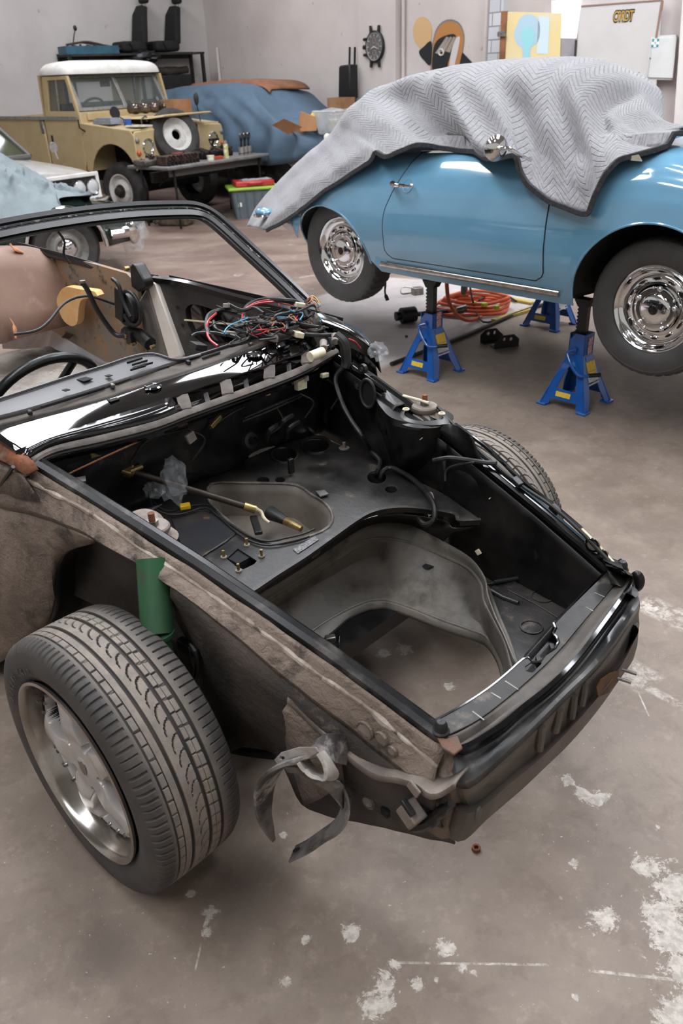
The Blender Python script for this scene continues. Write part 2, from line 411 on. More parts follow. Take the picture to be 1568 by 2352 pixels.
M_cable = mat('black_cable', '#141414', '#262422', 30, rough=.5)
M_green = mat('green_damper', '#1a4a2a', '#25422b', 9, .45, .7, .55, c3='#3b3a30', sc3=16, lo3=.6, hi3=.75)
M_brass = mat('yellow_zinc', '#a08c5c', '#7d6a45', 25, rough=.35, metal=.7)
M_conn = mat('grey_connector', '#77706a', '#938b82', 30, rough=.6)
M_cream = mat('cream_connector', '#d6ccb0', '#bdb296', 30, rough=.5)
NV = V((.1527, .988, 0))
def TO(l, off=0.0): return [A.K(x, y, pl=((-.42+.1527*off, .54+.988*off, 0), (.1527, .988, 0))) for x, y in l]
def TFa(l, off=0.0): return [A.K(x, y, pl=((-.42+.1527*off, -.54-.988*off, 0), (.1527, -.988, 0))) for x, y in l]
def TZ(l, z): return [A.K(x, y, z=z) for x, y in l]
def TV(l, v): return [A.K(x, y, v=v) for x, y in l]
def TU(l, u): return [A.K(x, y, u=u) for x, y in l]
def vr(u): return .54-.1545*(u+.42)
ZR = [(-.6, .90), (-.418, .867), (-.242, .828), (-.077, .789), (.088, .748), (.263, .697), (.425, .648), (.556, .603), (.69, .555), (.75, .535)]
def zr(u):
    for (a, b), (c, d) in zip(ZR, ZR[1:]):
        if u <= c: return b+(d-b)*(u-a)/(c-a)
    return ZR[-1][1]
U0 = [-.44+1.14*i/40 for i in range(41)]
# ---- rails (bonnet gutters), both sides
def rail(s):
    # (dv outward, dz) profile swept along the rail
    pr = [(-.030, -.03), (-.027, -.006), (-.022, -.002), (-.013, -.006), (-.006, .0), (.006, -.003), (.011, -.014)]
    rows = [[V((u, s*(vr(u)+a), zr(u)+b)) for a, b in pr] for u in U0]
    return grid(rows)
ob('bonnet_gutter', rail(1), M_strip, CAR, sol=.004)
ob('bonnet_gutter', rail(-1), M_bk, CAR, sol=.004)
# ---- near side: outer face of the inner wing
S0 = [V((u, vr(u)+.011, zr(u)-.012)) for u in U0]
S1 = TO([(0, 1070), (60, 1098), (110, 1125), (180, 1160), (245, 1200), (310, 1250), (370, 1287), (450, 1340), (550, 1410), (640, 1475), (730, 1545), (830, 1612), (925, 1690), (1005, 1760)], .024)
S2 = TO([(-60, 1150), (60, 1180), (150, 1208), (230, 1245), (330, 1303), (430, 1372), (520, 1445), (610, 1522), (700, 1595), (800, 1675), (900, 1755), (1000, 1830)], .05)
N_ = 70
L0, L1, L2 = lin(S0, N_), cr(S1, N_), cr(S2, N_)
def rough(rows, a, f=14):
    return [[p+NV*(noise.noise(p*f)*a) for p in r] for r in rows]
rows = [L0, [a.lerp(b, .4)+NV*.002 for a, b in zip(L0, L1)], L1, [a.lerp(b, .35)+NV*.012 for a, b in zip(L1, L2)], [a.lerp(b, .7)+NV*.012 for a, b in zip(L1, L2)], L2]
ob('inner_wing', grid(rough(rows, .004)), M_uc, CAR, sol=.006, off=0)
ob('seam_sealer', tube([p+NV*.004+V((0, 0, .003*noise.noise(p*60))) for p in cr(S1, 90)], [max(.0012, .0042+.0045*noise.noise(V((i*.37, 3, 1)))) for i in range(90)], 6, flat=1.3), M_seal, CAR)
# rear part: the door-post side of the wheelhouse
P = cr(TO([(-90, 1130), (0, 1165), (60, 1180), (150, 1208), (217, 1240)], .05), 30)
Q = cr(TO([(-90, 1560), (10, 1515), (60, 1470), (108, 1432), (126, 1380), (126, 1315), (150, 1268), (217, 1246)], .03), 30)
rows = [[P[j].lerp(Q[j], k/12)+NV*(.03*math.sin(math.pi*k/12)*(1-j/29)) for j in range(30)] for k in range(13)]
ob('wheelhouse_side', grid(rough(rows, .006, 18)), M_uc, CAR, sol=.006)
Rr = [q-NV*.22+V((0, 0, .0)) for q in Q]
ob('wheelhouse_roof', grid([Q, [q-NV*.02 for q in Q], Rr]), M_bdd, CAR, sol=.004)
# front part: curves in and down to the lower edge, then the lamp area
F2 = cr(TO([(392, 1344), (446, 1386), (520, 1445), (610, 1522), (700, 1595), (800, 1675), (900, 1755), (1000, 1830)], .05), 50)
F3 = cr(TO([(402, 1385), (446, 1444), (500, 1515), (575, 1600), (655, 1675), (755, 1745), (870, 1810), (1010, 1875)], .035), 50)
F4 = cr(TO([(420, 1440), (446, 1510), (470, 1570), (530, 1650), (620, 1700), (730, 1775), (870, 1850), (1025, 1905)], -.01), 50)
F5 = cr(TO([(440, 1520), (462, 1590), (480, 1640), (540, 1702), (640, 1740), (700, 1852), (870, 1897), (1045, 1937)], -.02), 50)
rows = [F2, [a.lerp(b, .5)+NV*.006 for a, b in zip(F2, F3)], F3, [a.lerp(b, .5)+NV*.01 for a, b in zip(F3, F4)], F4, [a.lerp(b, .5) for a, b in zip(F4, F5)], F5]
t = NT('dark_underseal'); t.b.inputs['Roughness'].default_value = .7
q = t.mix(t.ramp(t.noise(3.5, 6, .62, .5), .36, .62), srgb('#463d36'), srgb('#2b2622')); q = t.mix(t.ramp(t.noise(8, 7, .75), .6, .74), q, srgb('#6f6256')); q = t.mix(t.ramp(t.noise(15, 5, .7), .66, .74), q, srgb('#15120f'))
t.l(q, t.b.inputs['Base Color']); t.bump(t.math('ADD', t.noise(50, 4, .65), t.noise(12, 3, .5)), .8, .007); M_uc2 = t.m
ob('lamp_panel', grid(rough(rows, .005, 16)), M_uc2, CAR, sol=.005)
# inner wheelhouse wall and floor behind the strut
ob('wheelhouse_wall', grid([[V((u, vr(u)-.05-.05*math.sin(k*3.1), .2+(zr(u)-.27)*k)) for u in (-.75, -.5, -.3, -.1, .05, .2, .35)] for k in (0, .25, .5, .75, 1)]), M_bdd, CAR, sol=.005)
# holes in the wing, discs added for the floor seen through
for (x, y), r, mm in (((838, 1678), .0155, M_beige), ((875, 1697), .011, M_beige), ((900, 1726), .008, M_conn), ((845, 1842), .013, M_conn)):
    c = TO([(x, y)], .052 if y < 1800 else .018)[0]
    ob('hole_ring', tube([c+V((math.cos(k)*r*1.15, 0, math.sin(k)*r*1.2)) for k in [2*math.pi*i/20 for i in range(20)]], .0035, 6, True), M_uc, CAR)
    ob('hole_disc', cyl(c-NV*.004, c+NV*.002, r, n=20), mm, CAR)
# raised flange over the lamp recess
fp = [(660, 1602), (735, 1675), (800, 1735), (860, 1777), (915, 1787), (955, 1800), (985, 1822), (1010, 1820), (1048, 1797)]
fo = [.05, .052, .06, .07, .07, .07, .075, .07, .05]
C1 = [TO([p], o)[0] for p, o in zip(fp, fo)]; C1 = cr(C1, 40)
ob('lamp_flange', grid([[p-NV*.05+V((0, 0, -.004)) for p in C1], [p-NV*.012+V((0, 0, .002)) for p in C1], [p+NV*.0 for p in C1], [p+NV*.002+V((0, 0, -.012)) for p in C1]]), M_beige, CAR, sol=.004)
g0 = cr(TO([(650, 1640), (655, 1690), (665, 1740), (700, 1850)], .03), 16); g1 = cr(TO([(668, 1605), (720, 1665), (775, 1725), (790, 1800)], .05), 16)
ob('gusset', grid([g0, [a.lerp(b, .5)+NV*.012 for a, b in zip(g0, g1)], g1]), M_uc, CAR, sol=.005)
# small lamp brackets
c = TO([(945, 1868)], .07)[0]
ob('lamp_clip', box(c, (.045, .035, .04), rz(.15) @ ry(.5)), M_beige, CAR, bev=.004)
ob('clip_grille', box(c+V((.0, .012, .026)), (.035, .012, .012), rz(.15) @ ry(.5)), M_black, CAR, bev=.002)
ob('drain_stub', tube(TO([(950, 1893), (985, 1885), (1015, 1862), (1036, 1846)], .055), [.017, .016, .012, .008], 10, sm=14), M_bdd, CAR)
c = TO([(950, 1812)], .08)[0]; ob('bolt_tab', box(c, (.03, .006, .025), rz(.15) @ ry(.4)), M_beige, CAR, bev=.002)
ob('square_hole', box(TO([(885, 1865)], .02)[0], (.022, .012, .02), rz(.15)), M_blackm, CAR, bev=.003)
# ---- bumper / lamp bracket hanging off the wing
M_brk = mat('chalky_bracket', '#6f6a66', '#3b3735', 13, .42, .6, .75, c3='#b3aaa2', sc3=7, lo3=.56, hi3=.68, bump=.2)
M_brk2 = mat('pale_bracket', '#a8a09a', '#7d746c', 16, .45, .7, .8, bump=.15)
def ribbon(px, off, w, th, m, name, up, n=36, sub=None, par=CAR):
    pts = cr([TO([p], o)[0] for p, o in zip(px, off)], n)
    ws = w if isinstance(w, (list, tuple)) else [w]*2
    rows = []
    for i, p in enumerate(pts):
        k = i/(n-1)*(len(ws)-1); j = min(int(k), len(ws)-2); ww = ws[j]+(ws[j+1]-ws[j])*(k-j)
        tt = (pts[min(i+1, n-1)]-pts[max(i-1, 0)]).normalized(); s = V(up); s = (s-tt*s.dot(tt)).normalized(); q = tt.cross(s)
        rows.append([p+s*ww/2+q*th/2, p-s*ww/2+q*th/2, p-s*ww/2-q*th/2, p+s*ww/2-q*th/2])
    vs, fs = grid(rows, False, True); fs += [(3, 2, 1, 0), tuple((n-1)*4+k for k in range(4))]
    return ob(name, (vs, fs), m, par, bev=.0015, ang=50)
HB = ribbon([(800, 1722), (765, 1718), (730, 1722), (690, 1735), (650, 1752), (622, 1780), (607, 1820), (607, 1870), (618, 1905), (627, 1930)], [.05, .09, .12, .14, .15, .155, .155, .15, .145, .14], [.06, .055, .065, .08, .075, .065, .055, .045, .03, .01], .008, M_brk, 'lamp_bracket', (.1, 1, .25))
c = TO([(668, 1742)], .155)[0]
ob('bracket_pad', prism(TO([(634, 1745), (650, 1728), (690, 1716), (728, 1716), (735, 1728), (700, 1748), (672, 1758), (645, 1762)], .15), V((0, .005, .004)), [TO(ell(652, 1741, 6, 4, 12), .15)]), M_brk2, CAR, bev=.002)
ribbon([(690, 1742), (712, 1768), (735, 1785), (757, 1782), (752, 1755), (735, 1728)], [.15, .15, .155, .155, .15, .145], [.05, .06, .04, .03], .008, M_brk2, 'bracket_tongue', (.1, .6, .6))
ribbon([(655, 1765), (700, 1772), (735, 1792), (775, 1815), (800, 1860)], [.14, .13, .11, .08, .02], [.02, .03, .035, .05], .006, M_brk, 'bracket_stay', (.1, .2, 1))
ribbon([(778, 1805), (790, 1830), (792, 1862), (775, 1895), (735, 1925), (705, 1945), (672, 1962)], [.04, .055, .07, .085, .1, .11, .12], [.07, .07, .055, .045, .045, .045, .045], .005, M_brk, 'bumper_strap', (.75, .45, .5))
ob('strap_slot', prism(TO(ell(681, 1951, 9, 4, 12, -.5), .123), (.001, .003, .002)), M_blackm, CAR)
# ---- nose panel and lock panel
def TN(l, u0, k=.37):
    out = []
    for x, y in l:
        v = 0
        for i in range(60): p = A.K(x, y, u=u0-k*v*v); v = max(-.368, min(.385, .6*v+.4*p.y))
        out.append(p)
    return out
def ext_(l, n=44, du=.035, dv=.012):
    l = [V(p) for p in l]
    a, b = l[0], l[-1]
    l = [a+V((-du, dv, -.002))]+l+[b+V((-du, -dv, -.002))]
    return cr(l, n)
LR = TZ([(985, 1665), (1060, 1624), (1130, 1577), (1195, 1520), (1240, 1470), (1290, 1415), (1345, 1360), (1395, 1312), (1425, 1288)], .556)
LF = TZ([(1027, 1692), (1095, 1658), (1160, 1610), (1228, 1552), (1285, 1495), (1340, 1430), (1395, 1365), (1440, 1308)], .556)
LG = TN([(1045, 1706), (1110, 1668), (1175, 1620), (1250, 1562), (1320, 1495), (1375, 1420), (1420, 1360), (1447, 1318)], .757)
LA = TN([(1068, 1718), (1147, 1674), (1199, 1630), (1270, 1573), (1330, 1510), (1390, 1430), (1432, 1370), (1453, 1328)], .776)
LA2 = TN([(1070, 1733), (1147, 1688), (1199, 1643), (1270, 1586), (1330, 1523), (1390, 1443), (1434, 1382), (1456, 1340)], .768)
LB0 = TN([(1075, 1765), (1160, 1700), (1225, 1646), (1290, 1585), (1345, 1530), (1400, 1455), (1440, 1398), (1462, 1358)], .785)
LB = TN([(1077, 1795), (1177, 1712), (1240, 1652), (1300, 1592), (1362, 1532), (1412, 1470), (1448, 1415), (1467, 1378)], .80)
LB2 = TN([(1080, 1808), (1180, 1722), (1243, 1663), (1303, 1603), (1364, 1543), (1414, 1480), (1449, 1425), (1468, 1388)], .784)
LC = TN([(1090, 1850), (1170, 1785), (1247, 1722), (1310, 1660), (1369, 1592), (1420, 1525), (1452, 1470), (1468, 1430)], .782)
LC2 = TN([(1090, 1866), (1170, 1801), (1247, 1736), (1310, 1673), (1369, 1606), (1420, 1538), (1450, 1484), (1466, 1445)], .80)
LD = TN([(1062, 1930), (1120, 1878), (1199, 1810), (1255, 1757), (1310, 1703), (1370, 1632), (1420, 1562), (1455, 1507)], .786)
LE = [p+V((-.03, 0, .012)) for p in LD]
NR_ = [ext_(l) for l in (LF, LG, LA, LA2, LB0, LB, LB2)]
lm = lambda a, b, f, dz=0: [p.lerp(q, f)+V((0, 0, dz)) for p, q in zip(a, b)]
ob('drain_channel', grid([NR_[0], lm(NR_[0], NR_[1], .3, -.004), lm(NR_[0], NR_[1], .8, -.012), lm(NR_[1], NR_[2], .35, -.008)]), mat('dusty_channel', '#3b3631', '#5a524b', 12, .4, .7, .6, c3='#1f1d1b', sc3=9, lo3=.55, hi3=.75), CAR, sol=.003)
ob('nose_bead', grid([lm(NR_[1], NR_[2], .35, -.008), lm(NR_[1], NR_[2], .7, .003), NR_[2], lm(NR_[2], NR_[3], .6), NR_[3]]), M_bk, CAR, sol=.003)
ob('nose_panel', grid([NR_[3], lm(NR_[3], NR_[4], .4, -.006), NR_[4], lm(NR_[4], NR_[5], .6, .003), NR_[5], NR_[6]]), mat('dusty_nose_paint', '#1e1f21', '#4a4846', 7, .42, .66, .28, r2=.55, c3='#857d75', sc3=13, lo3=.58, hi3=.8), CAR, sol=.004)
M_vert = mat('dirty_black_panel', '#544d46', '#6b6158', 9, .4, .7, .6, c3='#2e2a26', sc3=14, lo3=.58, hi3=.8, bump=.12, bsc=140)
NP = ob('front_panel', grid([ext_(l, 60) for l in (LB2, [a.lerp(b, .5)+V((-.004, 0, 0)) for a, b in zip(LB2, LC)], LC, LC2, [a.lerp(b, .5)+V((.002, 0, 0)) for a, b in zip(LC2, LD)], LD, LE)]), M_vert, CAR, sol=.004)
for x0, y0, x1, y1 in ((1243, 1668, 1238, 1722), (1285, 1630, 1275, 1680), (1318, 1596, 1312, 1648), (1342, 1572, 1335, 1618)):
    p0, p1 = TN([(x0, y0), (x1, y1)], .788); ob('panel_rib', tube([p0, p0.lerp(p1, .5)+V((.001, 0, 0)), p1], .0085, 8), M_vert, NP)
w0, w1 = TN([(1395, 1560), (1395, 1560)], .795)
ob('lamp_opening', prism(TN([(1368, 1580), (1378, 1560), (1400, 1545), (1420, 1540), (1418, 1562), (1395, 1590), (1372, 1600)], .799), (.002, 0, 0)), mat('brown_cavity', '#5a3a1c', '#22160c', 9, rough=.7), NP)
for x, y in ((1425, 1537), (1412, 1556)): p = TN([(x, y)], .795)[0]; ob('stud', cyl(p, p+V((.035, -.01, -.002)), .004, n=8), M_steel, NP)
for x, y in ((1098, 1868),): p = TN([(x, y)], .80)[0]; ob('jack_plug', ball(p, .013, 8, (.4, .8, 1.4)), M_vert, NP)
# corner posts of the nose
for l in (0, -1):
    pts = [r[l] for r in NR_]+[ext_(x)[l] for x in (LC, LD)]
    pts = [V((p.x, p.y, p.z)) for p in pts]; s = 1 if l == 0 else -1
    ob('nose_corner', grid([[p+V((.012, -s*.004, 0)) for p in pts], [p+V((.0, s*.012, 0)) for p in pts], [p+V((-.05, s*.016, 0)) for p in pts]]), M_uc if l == 0 else M_bd, CAR, sol=.004)
# lock panel, with the notch for the latch
LRp = cr(LR, 60); LFp = cr(LF, 60)
notch = TZ([(1200, 1517), (1212, 1514), (1222, 1524), (1240, 1523), (1250, 1508), (1262, 1500), (1275, 1492), (1282, 1478), (1278, 1466), (1270, 1458), (1276, 1446)], .556)
i0 = min(range(60), key=lambda i: (LRp[i]-notch[0]).length); i1 = min(range(60), key=lambda i: (LRp[i]-notch[-1]).length)
loop = [p for p in LRp[:i0]]+[V(p) for p in notch]+[p for p in LRp[i1+1:]]+list(reversed(LFp))
sq = TZ([(1206, 1534), (1222, 1522), (1232, 1526), (1240, 1519), (1243, 1527), (1222, 1548), (1208, 1545)], .556)
ob('lock_panel', prism(loop, (0, 0, .004), [sq]), M_deck, CAR, bev=.0015)
ob('lock_panel_lip', tube([p+V((0, 0, .003)) for p in loop[:len(LRp[:i0])+len(notch)+len(LRp[i1+1:])]], .0035, 6), M_bk, CAR)
ob('latch_tray', prism(TZ([(1195, 1525), (1205, 1505), (1262, 1440), (1290, 1440), (1295, 1480), (1240, 1560), (1205, 1555)], .53), (0, 0, .003)), M_bk, CAR)
for x, y in ((1237, 1518), (1268, 1488)): ob('latch_hook', box(TZ([(x, y)], .542)[0], (.02, .012, .012), rz(.8)), M_black, CAR, bev=.002)
for a, b in (((1085, 1635), (1112, 1655)), ((1128, 1592), (1150, 1605)), ((1160, 1565), (1190, 1585)), ((1365, 1362), (1388, 1372)), ((1345, 1395), (1362, 1405))):
    ob('panel_crease', tube(TZ([a, b], .559), .0022, 6), M_steel, CAR)
for (x, y) in ((1012, 1680), (1427, 1309)):
    p = TZ([(x, y)], .56)[0]
    ob('rubber_buffer', lathe([(.001, .026), (.008, .025), (.0125, .018), (.0135, .006), (.017, .003), (.017, -.002)], 18, tr(*p)), mat('buffer_rubber', '#191a1b', '#2a2a2a', 40, rough=.5), CAR)
# inner front wall and near corner tray
ob('front_inner_wall', grid([[p+V((0, 0, -.002)) for p in LRp], [p+V((.015, 0, -.1)) for p in LRp], [p+V((.02, 0, -.17)) for p in LRp]]), M_bdd, CAR, sol=.003)
rl = TO([(1000, 1688), (1035, 1712), (1062, 1722)], 0)
ob('corner_plate', prism(TZ([(1000, 1690), (1022, 1702), (1050, 1694), (1062, 1722), (1042, 1738), (1015, 1722)], .553), (0, 0, .006)), mat('rusty_dirt', '#54443a', '#6f4a33', 20, .45, .7, .8, c3='#3a312b', sc3=12, bump=.3), CAR, bev=.002)
# ---- boot floor
DZ = .565
edge = TZ([(1052, 1196), (1045, 1182), (1000, 1173), (940, 1166), (890, 1168), (850, 1178), (815, 1198), (770, 1230), (700, 1280), (640, 1318), (590, 1352), (556, 1376)], DZ)
edge = cr([V((.27, -.36, DZ))]+edge+[V((.12, .42, DZ))], 60)
loop = [V((-.55, .50, DZ)), V((-.55, -.50, DZ)), V((-.2, -.47, DZ)), V((.1, -.42, DZ))]+edge+[V((-.02, .45, DZ))]
HO = [(653, 1046, 27, 15), (726, 1023, 30, 17), (604, 1103, 15, 8), (643, 1102, 12, 6), (865, 1096, 22, 15), (898, 1124, 14, 8)]
holes = [TZ(ell(x, y, a, b, 20), DZ) for x, y, a, b in HO]
holes.append(TZ([(520, 1283), (546, 1260), (590, 1288), (583, 1296), (560, 1307), (548, 1306)], DZ))
rec = TZ([(485, 1112), (560, 1110), (660, 1112), (692, 1120), (715, 1137), (750, 1160), (764, 1190), (750, 1215), (700, 1236), (640, 1250), (590, 1240), (545, 1213), (505, 1180), (480, 1150)], DZ)
rec = cr(rec, 40, True); holes.append(rec)
ob('tank_shelf', prism(loop, (0, 0, -.004), holes), M_deck, CAR)
ob('shelf_lip', sweep(edge, [(.004, .002), (-.008, .003), (-.016, -.006), (-.018, -.022), (-.012, -.022), (-.010, -.008), (-.004, -.004)]), M_deck, CAR)
for (x, y, a, b) in HO[:2]:
    ob('hole_collar', tube(TZ(ell(x, y, a*1.12, b*1.15, 28), DZ), .006, 8, True), M_deck, CAR)
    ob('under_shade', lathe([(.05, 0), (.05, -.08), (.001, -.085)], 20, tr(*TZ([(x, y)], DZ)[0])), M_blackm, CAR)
for (x, y, a, b) in HO[2:]:
    c = TZ([(x, y)], DZ)[0]; r = (TZ([(x+a, y)], DZ)[0]-c).length*1.15
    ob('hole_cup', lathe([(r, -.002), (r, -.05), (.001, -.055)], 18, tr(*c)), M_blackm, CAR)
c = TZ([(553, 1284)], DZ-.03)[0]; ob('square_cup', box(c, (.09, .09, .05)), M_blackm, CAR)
for x, y in ((514, 1281), (548, 1312), (567, 1253), (601, 1279)):
    c = TZ([(x, y)], DZ)[0]; ob('stud', cyl(c, c+V((0, 0, .022)), .004, n=8), M_brass, CAR); ob('stud_washer', cyl(c, c+V((0, 0, .004)), .0085, n=12), M_beige, CAR)
c = TZ([(553, 1284)], DZ+.001)[0]
# recess for the steering linkage
flo = [p+V((0, 0, -.10))+(V((rec[0].x*0, 0, 0))) for p in rec]; cen = sum(rec, V())/len(rec); flo = [cen+(p-cen)*.82+V((0, 0, -.10)) for p in rec]
mid = [cen+(p-cen)*.93+V((0, 0, -.03)) for p in rec]
RC = ob('steering_recess', add(grid([[p+V((0, 0, .003)) for p in rec], mid, flo], False, True), face(flo)), mat('dusty_recess', '#554e46', '#6d655b', 8, .4, .7, .6, c3='#2c2825', sc3=12, lo3=.6, hi3=.8), CAR, sol=.002)
ob('recess_rim', tube([p+V((0, 0, .001)) for p in rec], .0045, 8, True), mat('worn_recess_rim', '#3c3834', '#6a625a', 14, rough=.4), CAR)
ob('guard_plate', box(TZ([(588, 1206)], .545)[0], (.022, .10, .012), rz(-1.0) @ rx(.0)), M_black, RC, bev=.003)
ob('drop_arm', tube([A.K(575, 1165, z=.57), A.K(598, 1175, z=.555), A.K(606, 1190, z=.54), A.K(618, 1200, z=.53)], [.008, .006, .005, .004], 8, sm=14), M_cream, RC)
ob('rack_boot', tube([A.K(620, 1178, z=.53), A.K(640, 1188, z=.53), A.K(655, 1196, z=.525)], [.022, .017, .013], 14), M_black, RC)
ob('union', tube([A.K(652, 1195, z=.525), A.K(670, 1204, z=.525), A.K(692, 1215, z=.52)], [.012, .011, .009], 12), M_brass, RC)
# lines on the shelf
def line(px, z, r, m=M_cable, name='hose', n=30, par=CAR): return ob(name, tube([A.K(x, y, z=(z[i] if isinstance(z, (list, tuple)) else z)) for i, (x, y) in enumerate(px)], r, 8, sm=n), m, par)
line([(345, 1120), (350, 1150), (385, 1175), (425, 1165), (480, 1160), (510, 1190), (560, 1225), (610, 1243), (660, 1235), (700, 1225), (722, 1215)], [.62, .60, .585, .58, .58, .575, .572, .572, .572, .572, .57], .0032, M_cable, 'brake_line')
line([(340, 1125), (352, 1165), (390, 1182), (428, 1178), (470, 1166), (500, 1185), (555, 1232), (610, 1252), (670, 1243), (710, 1232)], [.62, .60, .585, .58, .58, .575, .572, .572, .572, .572], .0032, M_cable, 'brake_line')
c = A.K(425, 1163, z=.592); ob('pipe_clip', box(c, (.022, .03, .014), rz(.5)), mat('yellow_plastic', '#d8b020', '#c49a14', 20, rough=.4), CAR, bev=.003)
# raised step on the near side of the shelf with wear
ob('shelf_step', prism(TZ([(392, 1190), (440, 1165), (490, 1180), (545, 1222), (520, 1242), (460, 1280), (415, 1250)], DZ+.006), (0, 0, -.006)), mat('worn_black_panel', '#26262a', '#3a3632', 8, .4, .7, .4, c3='#7d6348', sc3=9, lo3=.6, hi3=.72), CAR, bev=.004)
# scuffed data strip
ob('data_label', prism(TZ([(672, 1262), (722, 1232), (732, 1240), (684, 1272)], DZ+.0015), (0, 0, .001)), mat('worn_label', '#6b6a6a', '#2d2d2d', 220, .45, .55, .4), CAR)
# ---- spare wheel well
def rs(px, z, n=64, pre=(), post=()):
    P = [V(p) for p in pre]+TZ(px, z); m = len(P); out = []
    for i in range(m-1):
        p1, p2 = P[i], P[i+1]; p0 = P[i-1] if i else p1*2-p2; p3 = P[i+2] if i+2 < m else p2*2-p1
        for k in range(4): t_ = k/4; out.append(0.5*((2*p1)+(p2-p0)*t_+(2*p0-5*p1+4*p2-p3)*t_*t_+(3*p1-p0-3*p2+p3)*t_**3))
    return out+[P[-1]]
up = rs([(590, 1372), (640, 1338), (700, 1300), (770, 1252), (815, 1222), (850, 1206), (890, 1200), (940, 1205), (985, 1225), (1030, 1250), (1080, 1282), (1112, 1325), (1120, 1365), (1135, 1410), (1158, 1460), (1185, 1525)], .45, 64, [(.02, .36, .45)])
b1 = rs([(590, 1396), (640, 1360), (700, 1322), (770, 1276), (815, 1248), (850, 1238), (890, 1236), (940, 1246), (985, 1262), (1030, 1282), (1075, 1304), (1105, 1340), (1112, 1380), (1132, 1420), (1160, 1475), (1178, 1540)], .405, 64, [(.02, .36, .405)])
b2 = rs([(600, 1420), (660, 1382), (720, 1345), (780, 1312), (820, 1290), (855, 1280), (885, 1290), (920, 1330), (965, 1350), (1020, 1355), (1060, 1362), (1100, 1395), (1108, 1425), (1128, 1455), (1155, 1500), (1165, 1555)], .33, 64, [(.02, .34, .33)])
b3 = rs([(640, 1500), (690, 1468), (745, 1430), (790, 1404), (825, 1388), (850, 1380), (880, 1378), (910, 1384), (960, 1402), (1020, 1426), (1075, 1445), (1115, 1462), (1140, 1495), (1158, 1530), (1158, 1560), (1135, 1590)], .282, 64, [(.07, .30, .282)], [(.47, .15, .282)])
b4 = rs([(660, 1530), (710, 1490), (760, 1452), (800, 1418), (840, 1399), (865, 1394), (890, 1394), (940, 1410), (1000, 1434), (1050, 1452), (1090, 1464), (1120, 1480), (1142, 1515), (1150, 1548), (1140, 1572), (1110, 1597)], .268, 64, [(.08, .28, .268)], [(.46, .15, .268)])
b5 = [p+V((0, 0, -.012)) for p in b4]
WL = ob('spare_wheel_well', grid([up, [a.lerp(b, .55)+V((.004, 0, 0)) for a, b in zip(up, b1)], b1, [a.lerp(b, .12)+V((.012, 0, .0)) for a, b in zip(b1, b2)], [a.lerp(b, .6) for a, b in zip(b1, b2)], b2, [a.lerp(b, .5)+V((0, 0, -.012)) for a, b in zip(b2, b3)], b3, [a.lerp(b, .5)+V((0, 0, .004)) for a, b in zip(b3, b4)], b4, b5]), M_well, CAR, sol=.003, off=0)
ob('well_bead', tube(b1, .006, 8), M_well, WL); ob('well_rim', tube(b3, .005, 8), M_well, WL)
ed2 = [p+V((-.02, 0, -.02)) for p in edge]
_u = cr(up[:40], 64); _e = cr([p+V((0, 0, -.01)) for p in reversed(ed2)], 64)
ob('shelf_front_wall', grid([_e, [a.lerp(b, .5)+V((-.02, 0, 0)) for a, b in zip(_e, _u)], _u]), M_bd, CAR, sol=.003)
ob('drain_slot', prism(TZ(ell(980, 1302, 11, 5, 14, .2), .372), (.006, -.006, .006)), M_blackm, WL)
c = A.K(956, 1352, z=.305); ob('wedge_pad', prism([A.K(928, 1345, z=.315), A.K(968, 1338, z=.325), A.K(956, 1372, z=.295), A.K(935, 1362, z=.3)], (0, 0, .008)), M_well, WL, bev=.004)
# hose clamp at the well's edge
c = A.K(782, 1478, z=.25); CLP = ob('hose_clamp', sweep([c+V((math.cos(k)*.03*.6, math.cos(k)*.03*.8, math.sin(k)*.033)) for k in [2*math.pi*i/28 for i in range(27)]], [(-.006, .0008), (.006, .0008), (.006, -.0008), (-.006, -.0008)], up=V((.8, -.6, .01))), M_chrome, CAR)
ob('clamp_bracket', box(c+V((-.02, .02, .015)), (.02, .03, .025), rz(.6)), M_steel, CLP, bev=.003)
# ---- far corner battery shelf
bt = TZ([(1113, 1346), (1160, 1337), (1238, 1318), (1268, 1322), (1292, 1345), (1332, 1395), (1320, 1420), (1262, 1470), (1186, 1536), (1160, 1478), (1130, 1412)], .40)
BT = ob('battery_tray', prism(bt, (0, 0, -.004)), M_deck, CAR)
ob('tray_lip', tube([p+V((0, 0, .003)) for p in bt[:6]], .006, 8), M_bd, BT)
ob('tray_bar', tube(TZ([(1135, 1337), (1180, 1330), (1229, 1319)], .415), .006, 8), M_blackm, BT)
for (x, y, r) in ((1245, 1369, .028), (1220, 1440, .028)):
    c = TZ([(x, y)], .402)[0]; ob('tray_emboss', tube([c+V((r*math.cos(k), r*math.sin(k), 0)) for k in [2*math.pi*i/28 for i in range(28)]], .0022, 6, True), M_deck, BT)
ob('tray_rib', tube(TZ([(1165, 1355), (1230, 1388), (1290, 1425)], .401), .0025, 6), M_deck, BT)
ob('tray_ridge', tube(TZ([(1118, 1350), (1140, 1410), (1165, 1470), (1187, 1536)], .402), .008, 8, sm=16), M_well, BT)
ob('tray_beam', tube(TZ([(1119, 1352), (1155, 1372), (1190, 1385)], .404), .006, 8), M_deck, BT)
